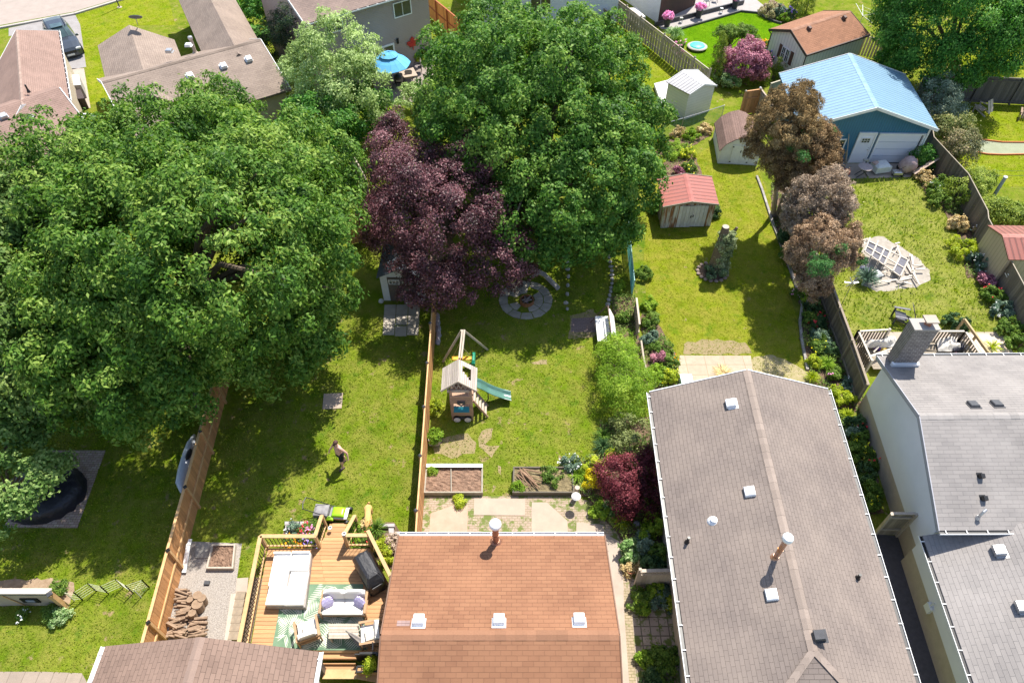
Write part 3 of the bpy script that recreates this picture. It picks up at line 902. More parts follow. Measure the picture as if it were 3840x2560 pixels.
pa = _PlaneOn(ha.root, r0, (q[1] - q[0]).cross(q[2] - q[0]).normalized())
roof_vent(pa, 'A', 28, 803, GALV, .36, .18)
mb = MB(); p_, n_ = pa.on('A', 212, 812); mb.lathe(p_, [(.2, 0), (.22, .12), (.1, .26), (.02, .3)], 14); part('turbine_vent', mb, GALV, ha.root)
roof_pipe(ha, 'A', 195, 625, .4, .05, BLACKM, name='vent_pipe')
# --- beige house with several roof planes
zB, zBr = 3.3, 4.9
rb0, rb1 = at('A', 695, 560, zBr), at('A', 1780, 268, zBr)
dB = (rb1 - rb0).normalized(); nB = Vector((dB.y, -dB.x, 0)); nB = nB if nB.y < 0 else -nB
eR = at('A', 1952, 622, zB)
wB = abs((eR - rb1).dot(nB))
hb = Gable('house', 'large house with beige shingle roof of several planes and small white vents', 'house', rb0 - nB * wB, rb0 + nB * wB, rb1 - nB * wB, rb1 + nB * wB, zB, zBr, SH_BEIGE, BRICKY, oh=.3, gutter='', fascia=WHITE, cap=SH_BEIGE)
# left front wing, its ridge runs towards the street
lw0 = at('A', 667, 312, zB); lw1 = at('A', 722, 548, zB); lap = at('A', 882, 172, 4.5)
o2 = Vector((lap.x - lw0.x, lap.y - lw0.y, 0)) * 2
uB = (lw0 - lw1).normalized()
def wing_gable(root, F0, F1, L, zr, nm):
 mb = MB(); W = (F1 - F0).length; mid = (F0 + F1) / 2; mid.z = zr
 bk = -uB * L
 sl = math.hypot(W / 2, zr - zB)
 hb.slab(mb, [F0, F0 + bk, mid + bk, mid], [(0, 0), (L, 0), (L, sl), (0, sl)], Vector((0, 0, .12)))
 hb.slab(mb, [F1 + bk, F1, mid, mid + bk], [(L, 0), (0, 0), (0, sl), (L, sl)], Vector((0, 0, .12)))
 part(nm, mb, SH_BEIGE, root)
 mb = MB(); e = uB * -.3; iv = (F1 - F0).normalized() * .3
 A, B_ = F0 + e + iv, F1 + e - iv
 mb.face([Vector((B_.x, B_.y, 0)), Vector((A.x, A.y, 0)), A - Vector((0, 0, .14)), mid + e - Vector((0, 0, .2)), B_ - Vector((0, 0, .14))])
 mb.face([Vector((A.x, A.y, 0)), Vector((A.x, A.y, 0)) + bk, A + bk - Vector((0, 0, .14)), A - Vector((0, 0, .14))])
 mb.face([Vector((B_.x, B_.y, 0)) + bk, Vector((B_.x, B_.y, 0)), B_ - Vector((0, 0, .14)), B_ + bk - Vector((0, 0, .14))])
 part('wing_wall', mb, BRICKY, root)
wing_gable(hb.root, lw0, lw0 + o2, (lw1 - lw0).length + 5, 4.5, 'wing_roof')
# right front wing (runs out of the top of the picture)
rw1 = at('A', 1762, 266, zB); rw0 = rw1 + uB * 13
lwA = at('A', 1215, 160, zB)
Wd_ = abs((rw1 - lwA).dot(dB))
wing_gable(hb.root, rw0 - dB * Wd_, rw0, 17.5, 4.75, 'wing_roof')
for x, y in ((1300, 525), (1530, 460), (1702, 412)): roof_vent(hb, 'A', x, y, WHITE_METAL, .36, .2)
roof_vent(hb, 'A', 1160, 360, GALV, .36, .18)
roof_vent(hb, 'A', 1290, 318, WHITE_METAL, .34, .14)
roof_pipe(hb, 'A', 1337, 365, .95, .11, pbr("tan_flue", (.45, .38, .3), (.36, .3, .24), rough=.5), GALV, .15)
# --- two-storey house with taupe siding
base_r = at('B', 617, 395); zC = 5.3
cr = Vector((base_r.x, base_r.y, 0))
cl_e = at('A', 2085, 165, zC); cr_e = at('B', 330, -3, zC)
dC = (cr_e - cl_e); dC.z = 0; dC.normalize()
# keep the wall under the eave line through the wall's foot
nC = Vector((dC.y, -dC.x, 0)); nC = nC if nC.y < 0 else -nC
wl_ = cr - dC * ((cr - Vector((cl_e.x, cl_e.y, 0))).dot(dC) - .35)
Fc = [cl_e, cl_e + dC * ((cr - cl_e).dot(dC) + .35)]
depthC = 9
hc = Gable('house', 'two storey house with taupe siding and a red maple leaf ornament', 'house', Fc[0] - nC * depthC, Fc[0], Fc[1] - nC * depthC, Fc[1], zC, 7.2, shingle("mauve_shingles", (.26, .19, .16), (.2, .15, .13), (.12, .09, .075)), siding("taupe_siding", (.36, .29, .265)), oh=.4, ohg=.3, gutter='R', fascia=WHITE)
WC0 = hc.S0(hc.u1, hc.v0); WC1 = hc.S0(hc.u1, hc.v1)
def onwallC(t, x, y):
 cm = Vector((0, 0, CH)); d = at(t, x, y) - cm; a = Vector((WC0.x, WC0.y, 0)); n = nC
 return cm + d * ((a - cm).dot(n) / d.dot(n))
for (p0, p1) in ((('A', 2215, 135), ('B', 18, 205)), (('B', 348, 12), ('B', 482, 105))):
 a, b = onwallC(*p0), onwallC(*p1)
 c = (a + b) / 2
 windowpart(hc.root, None, c + nC * .01, dC, (0, 0, 1), abs((b - a).dot(dC)) + .02, max(1.0, abs(a.z - b.z) - .25), 2, 1)
a, b = onwallC('B', 205, 318), onwallC('B', 372, 375)
windowpart(hc.root, None, Vector((a.x, a.y, 1.08)) + (b - a).dot(dC) / 2 * dC + nC * .012, dC, (0, 0, 1), 1.75, 2.1, 2, 1, fw=.13, name='patio_door')
p = onwallC('B', 383, 282); mb = MB(); mb.box(p + nC * .08, (.12, .14, .3)); mb.box(p + nC * .06 + Vector((0, 0, .18)), (.16, .16, .05)); part('wall_lantern', mb, BLACKM, hc.root)
# maple-leaf ornament, flat metal
pl = onwallC('B', 485, 295)
leaf = [(0, .56), (.1, .38), (.2, .43), (.17, .12), (.33, .27), (.37, .19), (.53, .22), (.46, .07), (.52, .02), (.26, -.2), (.28, -.28), (.04, -.24), (.04, -.52)]
leaf = leaf + [(-x, y) for x, y in leaf[::-1] if x != 0]
mb = MB(); pts = [pl + nC * .06 + dC * (x * .95) + Vector((0, 0, y * .95)) for x, y in leaf]
ctr = pl + nC * .1
for i in range(len(pts)): mb.face([ctr, pts[(i + 1) % len(pts)], pts[i]]); mb.face([pl + nC * .04, pts[i], pts[(i + 1) % len(pts)]])
part('maple_leaf_ornament', mb, pbr("red_enamel", (.5, .02, .03), (.4, .015, .02), rough=.4), hc.root)
# --- white house at the top
bD = at('B', 946, 185); zD = 5.4
p0 = Vector((bD.x, bD.y, 0)); dD = Vector((1, .06, 0)).normalized(); nD = Vector((dD.y, -dD.x, 0))
hd = Gable('house', 'white sided house at the top behind the big maple', 'house', p0 - nD * 9 - dD * .3, p0 + nD * .3 - dD * .3, p0 - nD * 9 + dD * 11.5, p0 + nD * .3 + dD * 11.5, zD, 7, SH_COOL, siding("white_siding", (.72, .74, .77)), oh=.3, gutter='R')
w_ = hd.S0(hd.u1, .5)
cm = Vector((0, 0, CH)); d = at('B', 1362, 40) - cm; pw = cm + d * ((p0 - cm).dot(nD) / d.dot(nD))
windowpart(hd.root, None, pw + nD * .02, dD, (0, 0, 1), 1.7, 1.2, 2, 1)
# --- white walled house / garage with a dark timber porch, top
bE = at('B3', 1250, 415); ue = (at('B3', 930, 190) - bE); ue.z = 0; ue.normalize()
ve = (at('B3', 1900, 100) - at('B3', 1250, 415)); ve.z = 0; ve.normalize()
root = empty('house', bE, 'white walled house corner with dark brown timber wall at the top', 'house')
mb = MB(); hE = 3.4
A_, B_, C_ = bE, bE + ue * 8, bE + ve * 1.0
mb.face([B_, A_, A_ + Vector((0, 0, hE)), B_ + Vector((0, 0, hE))])
part('wall', mb, siding("white_panel", (.74, .75, .78)), root)
mb = MB(); D_ = bE + ve * 5
mb.prism([A_ + ve * .03, D_, D_ - Vector((ve.y, -ve.x, 0)) * 3, A_ + ve * .03 + ue * 3], hE - .1)
part('timber_wall', mb, pbr("dark_brown_timber", (.1, .06, .045), (.06, .036, .028), rough=.85, ns=3, stretch=(6, 6, .4)), root)
mb = MB(); up_ = Vector((0, 0, hE)); mb.prism([A_ + up_ + ue * 8, A_ + up_, D_ + up_, D_ + up_ + ue * 8][::-1], .2); part('roof', mb, SH_COOL, root)
# --- small cottage
zf = 2.4
hf = Gable('cottage', 'little beige garden cottage with russet roof and brown shutters', 'cottage', at('C', 960, 75, zf), at('C', 1280, 240, zf), at('C', 590, 200, zf), at('C', 850, 378, zf), zf, 3.25, SH_COT, siding("beige_siding", (.82, .77, .7), vertical=True, pitch=.3), oh=.22, ohg=.18, gutter='', fascia=pbr("dark_brown_trim", (.07, .045, .035), (.05, .03, .025)))
for x, y in ((860, 203), (1100, 130)): roof_vent(hf, 'C', x, y, pbr("brown_vent", (.14, .08, .06)), .26, .2)
g0, g1 = hf.S0(hf.u0, hf.v1), hf.S0(hf.u1, hf.v1)
dF = (g1 - g0); dF.z = 0; dF.normalize(); nF = Vector((dF.y, -dF.x, 0)); nF = nF if nF.y < 0 else -nF
gm = (g0 + g1) / 2; gm.z = 0
SHUT = pbr("brown_shutter", (.12, .06, .045), (.09, .045, .035), rough=.6)
for k in (-.42, .02): windowpart(hf.root, None, gm + dF * (k + .2) + Vector((0, 0, 1.42)) + nF * .01, dF, (0, 0, 1), .42, .95, 2, 2, fw=.055)
for k in (-.62, .66):
 mb = MB(); mb.box(gm + dF * k + Vector((0, 0, 1.42)) + nF * .02, (.3, .04, .95), rz=math.atan2(dF.y, dF.x)); part('shutter', mb, SHUT, hf.root)
mb = MB(); mb.beam(hf.c[1] + Vector((0, 0, -.03)), hf.c[3] + Vector((0, 0, -.03)), .1, .1); mb.tube([hf.c[3] + Vector((0, 0, -.08)), g1 * 1 + Vector((0, 0, -.35)), Vector((g1.x, g1.y, .1))], .04); mb.tube([hf.c[2] + Vector((0, 0, -.08)), Vector((g0.x, g0.y, g0.z - .4)), Vector((g0.x, g0.y, .1))], .04)
part('gutter', mb, bpy.data.materials["dark_brown_trim"], hf.root)
# --- blue garage
zg = 2.6
F0, F1, N1 = at('C', 660, 503, zg), at('C', 1525, 510, zg), at('C', 1750, 885, zg)
N0 = F0 + (N1 - F1)
BLUEW = siding("blue_sheet_wall", (.035, .16, .27), pitch=.16, rough=.4, vertical=True, depth=.02)
hgr = Gable('garage', 'blue metal garage with pale blue ribbed roof and white doors', 'garage', F0, F1, N0, N1, zg, 4.0, metalroof("pale_blue_ribs", (.215, .355, .48), .3), BLUEW, oh=.3, ohg=.35, fascia=WHITE, cap=pbr("pale_blue_ridge", (.27, .42, .56), (.24, .38, .52), rough=.35))
w0g, w1g = hgr.S0(hgr.u0, hgr.v1), hgr.S0(hgr.u1, hgr.v1)
dG = (w1g - w0g); dG.z = 0; dG.normalize(); nG = Vector((dG.y, -dG.x, 0)); nG = nG if nG.y < 0 else -nG
def onwallG(t, x, y):
 cm = Vector((0, 0, CH)); d = at(t, x, y) - cm; a = Vector((w0g.x, w0g.y, 0))
 return cm + d * ((a - cm).dot(nG) / d.dot(nG))
def rectwall(p0, p1):
 a, b = onwallG(*p0), onwallG(*p1)
 return a, b
xa = onwallG('K', 700, 640).x; xb = onwallG('K', 920, 640).x; xc = onwallG('K', 990, 645).x; xd = onwallG('K', 1605, 640).x
def gp(x, z, o=0.):
 a = Vector((w0g.x, w0g.y, 0)); t_ = (x - a.x) / dG.x
 return a + dG * t_ + Vector((0, 0, z)) + nG * o
DOORW = pbr("white_door_panel", (.74, .74, .78), (.7, .7, .74), rough=.4, ns=1, bs=.02)
zt = 2.06
ym = MB(); cx = (xa + xb) / 2; wd = (xb - xa)
ang = math.atan2(dG.y, dG.x)
ym.box(gp(cx, zt / 2, .03), (wd, .05, zt), rz=ang)
dr_ = part('door', ym, DOORW, hgr.root)
mb = MB()
for sx in (-wd / 2 - .04, wd / 2 + .04): mb.box(gp(cx + sx, zt / 2 + .02, .05), (.08, .1, zt + .1), rz=ang)
mb.box(gp(cx, zt + .06, .05), (wd + .16, .1, .09), rz=ang); part('door_frame', mb, WHITE, hgr.root)
o_ = windowpart(hgr.root, None, gp(cx, 1.62, .055), dG, (0, 0, 1), .55, .36, 3, 2, fw=.035, name='window', nrm=nG); o_.parent = dr_
mb = MB(); mb.ball(gp(cx + wd * .38, .98, .1), .035, 8, 5); mb.ball(gp(cx + wd * .38, 1.12, .08), .025, 8, 5); o_ = part('handle', mb, GALV, hgr.root); o_.parent = dr_
gw = xd - xc; gx = (xc + xd) / 2; gz = 2.0
mb = MB()
for k in range(4): mb.box(gp(gx, gz * (k + .5) / 4, .0), (gw, .06, gz / 4 - .03), rz=ang)
gd = part('garage_door', mb, DOORW, hgr.root)
mb = MB()
for sx in (-gw / 2 - .05, gw / 2 + .05): mb.box(gp(gx + sx, gz / 2 + .03, .06), (.1, .12, gz + .12), rz=ang)
mb.box(gp(gx, gz + .08, .06), (gw + .2, .12, .1), rz=ang); part('door_frame', mb, WHITE, hgr.root)
mb = MB(); mb.box(gp(gx + gw / 2 - .06, gz / 2, .045), (.05, .03, gz), rz=ang); mb.box(gp(gx, .02, .045), (gw, .03, .05), rz=ang); part('door_seal', mb, BLACKM, hgr.root)
a, b = onwallG('K', 440, 400), onwallG('K', 640, 400)
windowpart(hgr.root, None, gp((a.x + b.x) / 2, 1.3, .02), dG, (0, 0, 1), b.x - a.x, .8, 2, 1, fw=.08, nrm=nG)
for q in (w0g, w1g): mb = MB(); mb.box((q.x, q.y, zg / 2), (.1, .1, zg - .15), rz=ang); part('corner_trim', mb, WHITE, hgr.root)
# ------------------------------------------------------------------ fences
Z1 = Vector((0, 0, 1))
def fence(label, pts, h, m=CEDAR, rm=None, side=1, spacing=2.3, board=.14, gap=.008, rails=(.25, .85), capm=None, top=True, posts=True, name='fence', group=None, lattice=0., tonev=.35, toprail=.1, alt=False):
 """pts: foot line in world; side +1 = rails/posts on the right of the walking direction"""
 rm = rm or m
 pts = [Vector((p.x, p.y, 0)) for p in pts]
 root = empty(name, pts[0], label, 'fence', group)
 segs = []
 for a, b in zip(pts, pts[1:]):
  n = max(1, round((b - a).length / spacing))
  segs += [(lerp(a, b, i / n), lerp(a, b, (i + 1) / n)) for i in range(n)]
 for a, b in segs:
  d = (b - a).normalized(); L = (b - a).length
  o = Vector((d.y, -d.x, 0)) * side
  mb = MB()
  nb = max(1, int(L / (board + gap)))
  bh = h - lattice
  for i in range(nb):
   c = a + d * (L * (i + .5) / nb)
   hh = bh + random.uniform(-.012, .012)
   off = o * (random.uniform(-.004, .004) + (.03 if alt and i % 2 else 0))
   mb.box(c + Z1 * (hh / 2 + .03) + off, (L / nb - gap, .02, hh - .03), rz=math.atan2(d.y, d.x), tone=.5 + random.uniform(-tonev, tonev))
  if lattice:
   k = int(L / .12)
   for i in range(k):
    for s_ in (1, -1):
     x0 = L * (i + .5) / k
     a_ = a + d * max(0, min(L, x0 - s_ * lattice / 2)) + Z1 * (bh + .02); b_ = a + d * max(0, min(L, x0 + s_ * lattice / 2)) + Z1 * (h - .02)
     mb.beam(a_ + o * (.006 * s_), b_ + o * (.006 * s_), .03, .01, up=o)
   mb.beam(a + Z1 * bh, b + Z1 * bh, .04, .05)
  part('panel', mb, m, root)
  for r in rails:
   mb = MB(); mb.beam(a + o * .04 + Z1 * h * r, b + o * .04 + Z1 * h * r, .045, .09, tone=random.uniform(.4, .65)); part('rail', mb, rm, root)
  if top:
   mb = MB(); mb.beam(a + Z1 * (h + .015), b + Z1 * (h + .015), toprail, .035, tone=.6); part('top_rail', mb, rm, root)
 if posts:
  for i, p in enumerate([segs[0][0]] + [s_[1] for s_ in segs]):
   d = (segs[min(i, len(segs) - 1)][1] - segs[min(i, len(segs) - 1)][0]).normalized()
   o = Vector((d.y, -d.x, 0)) * side
   mb = MB(); mb.box(p + o * .05 + Z1 * (h + .06) / 2, (.1, .1, h + .06), rz=math.atan2(d.y, d.x), tone=random.uniform(.4, .6)); po = part('post', mb, rm, root)
   if capm:
    mb = MB(); q = p + o * .05 + Z1 * (h + .06); mb.lathe(q, [(.09, 0), (.09, .03), (.05, .07), (.01, .09)], 4); c = part('post_cap', mb, capm, root); c.parent = po
 return root
def gr(t, *pts): return [at(t, x, y) for x, y in pts]
fence('tan cedar board fence with black post caps beside the gravel pad and firewood', [Vector((-13.2, 21.5, 0)), *gr('G', (1450, 0), (1130, 1270)), Vector((-12.1, 5.6, 0))][::-1], 1.6, CEDAR, CEDAR_RAIL, side=1, spacing=2.35, rails=(.5,), capm=BLACKM, tonev=.25)
fence('orange cedar fence dividing the two middle lawns behind the play tower', [Vector((-3.5, 11.1, 0)), *gr('H', (550, 540)), at('E', 652, 590)], 1.75, CEDAR, CEDAR_RAIL, side=-1, spacing=2.4, rails=(.2, .8), capm=DARKM, toprail=.06)
fence('pale grey board fence between purple tree and big maple', gr('E2', (72, 350), (205, 600), (225, 690)), 1.6, pbr("pale_grey_boards", (.46, .4, .32), (.36, .3, .24), rough=.9, ns=3, stretch=(8, 8, .6)), None, side=1, spacing=1.8, rails=(.8,), toprail=.05)
fence('short orange cedar fence panel deep in the maple shade', gr('E2', (92, 850), (215, 815)), 1.6, CEDAR, CEDAR_RAIL, side=1, rails=())
fence('fresh orange cedar fence beside the taupe two storey house', gr('B2', (225, 235), (360, 365), (520, 500), (700, 660)), 1.9, pbr("orange_cedar", (.62, .3, .1), (.48, .2, .06), rough=.75, ns=3, stretch=(8, 8, .6)), pbr("red_cedar_rail", (.38, .12, .05), (.3, .1, .04), rough=.8), side=1, spacing=9, rails=(.5,))
fence('long weathered grey picket fence with lattice top between the two upper lawns', gr('B3', (-180, -160), (420, 320), (900, 700), (1300, 1020), (1560, 1235), (2080, 1650)), 1.75, GREYW, PALEW, side=-1, spacing=2.4, gap=.03, rails=(.25, .6), capm=GREYW, lattice=.25, alt=True, toprail=.06)
fence('low grey fence corner with pale top rail at the top behind the centre maple', gr('B3', (-60, 160), (390, 500), (180, 580)), 1.2, GREYW, PALEW, side=-1, spacing=2.2, gap=.03, rails=(.8,), capm=PALEW)
fence('dark fence with long rails beside the flower border right of the taupe roof', [at('F2', 640, 935), at('F2', 545, 640), at('F2', 400, 225), at('C', 640, 1480)], 1.55, DARKW, pbr("grey_brown_rail", (.28, .23, .18), (.2, .16, .12), rough=.9), side=-1, spacing=2.3, rails=(.2, .85))
fence('dark stained board fence running along the right edge of the tall grass yard', [at('F', 2340, 830), at('F', 1985, 110), at('C3', 440, 540), at('C3', 290, 230), at('K', 1790, 600), at('Y', 140, 820)], 1.7, DARKW, GREYW, side=1, spacing=2.4, rails=(), posts=False, tonev=.45, toprail=.05)
fence('tall dark grey fence behind the wooden lawn chairs at the right', [at('Y', 60, 500), at('Y', 520, 455), at('Y', 820, 470), at('Y', 1330, 495), at('Y', 1900, 520)], 1.9, pbr("charcoal_boards", (.13, .115, .105), (.08, .07, .065), rough=.9, ns=3, stretch=(8, 8, .6)), None, side=1, spacing=2.7, rails=(.12, .9))
fence('grey slatted fence panel between the cottage and the blue garage', gr('C2', (360, 660), (600, 720)), 1.5, GREYW, None, side=1, rails=(), gap=.06)
fence('short orange gate panel in front of the white board near the garage', gr('C2', (650, 690), (785, 620)), 1.3, CEDAR, None, side=1, rails=())
fence('orange brown panel fence at the end of the chain link fence', gr('C', (385, 790), (485, 775)), 1.75, pbr("amber_boards", (.5, .27, .12), (.38, .19, .08), rough=.8, ns=3, stretch=(8, 8, .6)), None, side=1, rails=(.7,), capm=PALEW)
fence('beige fence panel behind the curved roof shed', gr('C', (488, 770), (545, 850), (580, 900)), 1.75, pbr("beige_boards", (.4, .32, .25), (.32, .25, .19), rough=.9, ns=3, stretch=(8, 8, .6)), None, side=1, rails=(.9,), capm=WHITE)
fence('pale greenish fence panel between curved shed and blue garage wall', gr('C', (560, 720), (650, 690)), 1.6, pbr("greenish_boards", (.42, .38, .29), (.34, .31, .23), rough=.9, ns=3, stretch=(8, 8, .6)), None, side=1, rails=())
fence('grey board gate closing the alley between taupe roof and white house', gr('I', (1300, 555), (1460, 557)), 1.75, GREYW, PALEW, side=1, spacing=5, rails=(.3, .85), name='gate')
fence('pale beige fence with lattice top closing the narrow side yard', gr('H2', (330, 395), (800, 385)), 1.45, pbr("pale_beige_boards", (.52, .45, .36), (.44, .37, .29), rough=.85, ns=3, stretch=(8, 8, .6)), PALEW, side=-1, spacing=5, rails=(), lattice=.35, toprail=.12)
fence('grey wooden fence stub with pale top beside the canopy swing', gr('X', (1010, 350), (1060, 790)), 1.15, GREYW, PALEW, side=-1, spacing=4, rails=(.5,), posts=False, toprail=.09)
# wire fences
def wirefence(label, pts, h, wm, pm, step=.11, r=.006, spacing=2.4):
 pts = [Vector((p.x, p.y, 0)) for p in pts]
 root = empty('wire_fence', pts[0], label, 'fence')
 mb = MB(); tr = MB()
 posts = []
 for a, b in zip(pts, pts[1:]):
  d = (b - a).normalized(); L = (b - a).length
  n = int(L / step)
  for i in range(-int(h / step), n):
   for s_ in (1, -1):
    x0 = i * step; x1 = x0 + h
    lo, hi = max(0, x0), min(L, x1)
    if hi <= lo: continue
    za, zb = (lo - x0), (hi - x0)
    if s_ < 0: za, zb = h - za, h - zb
    mb.beam(a + d * lo + Z1 * (.03 + za), a + d * hi + Z1 * (.03 + zb), r, r)
  tr.tube([a + Z1 * (h + .03), b + Z1 * (h + .03)], .022, 6)
  k = max(1, round(L / spacing))
  posts += [lerp(a, b, i / k) for i in range(k + 1)]
 part('wire_mesh', mb, wm, root); part('top_rail', tr, pm, root)
 for p in posts:
  q = MB(); q.tube([p, p + Z1 * (h + .06)], .03, 8); part('post', q, pm, root)
wirefence('green chain link fence with silver top rail below the white shed', gr('J2', (345, 345), (500, 300), (800, 205)), 1.1, pbr("green_wire", (.06, .2, .15), (.05, .16, .12), rough=.5), GALV)
wirefence('teal wire mesh fence at the edge of the golden lawn', gr('E', (1945, 60), (1985, 480)), 1.15, pbr("teal_wire", (.12, .36, .3), (.1, .3, .25), rough=.5), pbr("teal_rail", (.3, .5, .45), (.25, .42, .38), rough=.5), step=.1, r=.01)
mb = MB(); mb.tube([at('E', 2050, 780, .35), at('E', 2066, 890, .33), at('E', 2088, 1000, .3)], .05, 8)
for y in (790, 890, 990): mb.tube([at('E', 2050 + (y - 780) * .17, y), at('E', 2050 + (y - 780) * .17, y, .36)], .04, 6)
solo('pole_rail', mb, PALEW, at('E', 2066, 890), 'bare pale pole rail between the feathery bush and the pink flower border', 'rail')
# ------------------------------------------------------------------ sheds
PEEL = newmat("peeling_boards");
def _peel():
 m, nt, b = PEEL
 co = coords(nt, 'Object', (7, 7, .7)); n = noise(nt, co, 1., 5, .7)
 col = ramp(nt, n, [(.38, (.62, .58, .52)), (.47, (.5, .44, .37)), (.55, (.3, .12, .04)), (.66, (.2, .1, .05))])
 sp = N(nt, "SeparateXYZ"); nt.links.new(coords(nt, 'UV'), sp.inputs[0])
 fr = math_(nt, 'PINGPONG', math_(nt, 'DIVIDE', sp.outputs[0], .18), .5)
 col = mixc(nt, ramp(nt, fr, [(0, (1, 1, 1)), (.09, (0, 0, 0))]), col, (.06, .04, .03))
 nt.links.new(col, b.inputs['Base Color']); b.inputs['Roughness'].default_value = .85
 return m
PEELM = _peel()
zs = 1.6
hs = Gable('shed', 'small shed with faded red metal roof and peeling board walls', 'shed', at('J', 75, 850, zs), at('J', 720, 825, zs), at('J', 145, 1178, zs), at('J', 805, 1150, zs), zs, 1.88, metalroof("faded_red_ribs", (.33, .1, .07), .32), PEELM, oh=.14, ohg=.12, thick=.05, fascia=pbr("grey_fascia", (.3, .27, .2), (.22, .2, .15)), cap=pbr("red_ridge", (.34, .1, .075), (.29, .085, .065), rough=.4))
a, b = hs.S0(hs.u0, hs.v1), hs.S0(hs.u1, hs.v1)
for k, (f0, f1) in enumerate(((.3, .57), (.575, .86))):
 p, q = lerp(a, b, f0), lerp(a, b, f1); c = (p + q) / 2; w = (q - p).length
 mb = MB()
 for i in range(4): mb.box((c.x - w / 2 + w * (i + .5) / 4, c.y - .03, .78), (w / 4 - .012, .05, 1.46), tone=random.uniform(.35, .7))
 d_ = part('door', mb, pbr("worn_white_door", (.68, .66, .64), (.5, .45, .4), rough=.8, ns=4, stretch=(5, 5, 1)), hs.root)
 mb = MB(); mb.box((c.x + (w * .42 if k == 0 else -w * .42), c.y - .07, .8), (.05, .04, .14)); e_ = part('handle', mb, BLACKM, hs.root); e_.parent = d_
# curved-roof (gambrel) shed
bl = at('J', 785, 668); br_ = at('J', 1248, 692); wv = (br_ - bl); Wg = wv.length; wx = wv.normalized(); wy = Vector((-wx.y, wx.x, 0))
root = empty('shed', (bl + br_) / 2 + wy * 1.4, 'white shed with curved brown shingled gambrel roof and double doors', 'shed')
prof = [(-.04, .92), (.09, 1.42), (.3, 1.78), (.5, 1.93), (.7, 1.78), (.91, 1.42), (1.04, .92)]
dep = 3.2
mb = MB()
for k in range(6):
 (u0, z0), (u1, z1) = prof[k], prof[k + 1]
 A = bl + wx * Wg * u0 + Z1 * z0 - wy * .1; B_ = bl + wx * Wg * u1 + Z1 * z1 - wy * .1
 A2, B2_ = A + wy * dep, B_ + wy * dep
 l = (B_ - A).length
 T_ = Z1 * .05
 q = [A, B_, B2_, A2]; uvq = [(0, 0), (0, l), (dep, l), (dep, 0)]
 mb.face([p + T_ for p in q], uvq, tone=.5); mb.face(q[::-1])
 mb.face([A, B_, B_ + T_, A + T_]); mb.face([B2_, A2, A2 + T_, B2_ + T_])
 if k == 0: mb.face([A2, A, A + T_, A2 + T_])
 if k == 5: mb.face([B_, B2_, B2_ + T_, B_ + T_])
part('roof', mb, shingle("umber_shingles", (.21, .135, .11), (.17, .11, .09), (.09, .06, .05), row=.13, wid=.3), root)
mb = MB()
fr = [bl + Z1 * 0, bl + wx * Wg] + [bl + wx * Wg * min(1, max(0, u)) + Z1 * (z - .02) for u, z in prof[::-1]]
mb.face(fr); bk = [p + wy * (dep - .2) for p in fr]; mb.face(bk[::-1])
mb.face([bl + wy * (dep - .2), bl, bl + Z1 * .95, bl + wy * (dep - .2) + Z1 * .95]); mb.face([bl + wx * Wg, bl + wx * Wg + wy * (dep - .2), bl + wx * Wg + wy * (dep - .2) + Z1 * .95, bl + wx * Wg + Z1 * .95])
part('wall', mb, pbr("white_painted_board", (.72, .71, .68), (.62, .6, .57), rough=.7, ns=3), root)
ang_ = math.atan2(wx.y, wx.x)
for k in (0, 1):
 c = bl + wx * Wg * (.39 + .225 * k) - wy * .015
 mb = MB(); mb.box(c + Z1 * .72, (Wg * .215, .03, 1.3), rz=ang_); d_ = part('door', mb, pbr("white_shed_door", (.75, .74, .71), (.66, .65, .62), rough=.7), root)
 mb = MB()
 for z in (.2, 1.25): mb.box(c + wx * Wg * (-.1 if k == 0 else .1) + Z1 * z - wy * .025, (.1, .02, .06), rz=ang_)
 e_ = part('hinge', mb, BLACKM, root); e_.parent = d_
mb = MB(); mb.box(bl + wx * Wg * .5 + Z1 * .95 - wy * .045, (.05, .03, .14), rz=ang_); part('latch', mb, BLACKM, root)
# white shed with white metal roof
zw = 1.95
hws = Gable('shed', 'plain white vinyl shed with white metal roof beside pale platform', 'shed', at('W', 190, 1205, zw), at('W', 665, 1030, zw), at('W', 530, 1388, zw), at('W', 935, 1255, zw), zw, 2.35, metalroof("white_ribs", (.42, .41, .415), .25, rough=.5), siding("offwhite_siding", (.66, .65, .58), pitch=.2), oh=.1, ohg=.1, thick=.05, fascia=WHITE, cap=WHITE_METAL)
mb = MB(); mb.prism([Vector((p.x, p.y, .1)) for p in ats('B', [(2135, 600), (2230, 575), (2250, 760), (2195, 770)])[::-1]], .22); mb.box(at('B', 2195, 765, .12), (.2, .2, .24))
solo('platform', mb, pbr("pale_lilac_boards", (.7, .66, .66), (.6, .56, .57), rough=.8), at('B', 2190, 680), 'pale whitish low platform beside the white vinyl shed', 'platform')
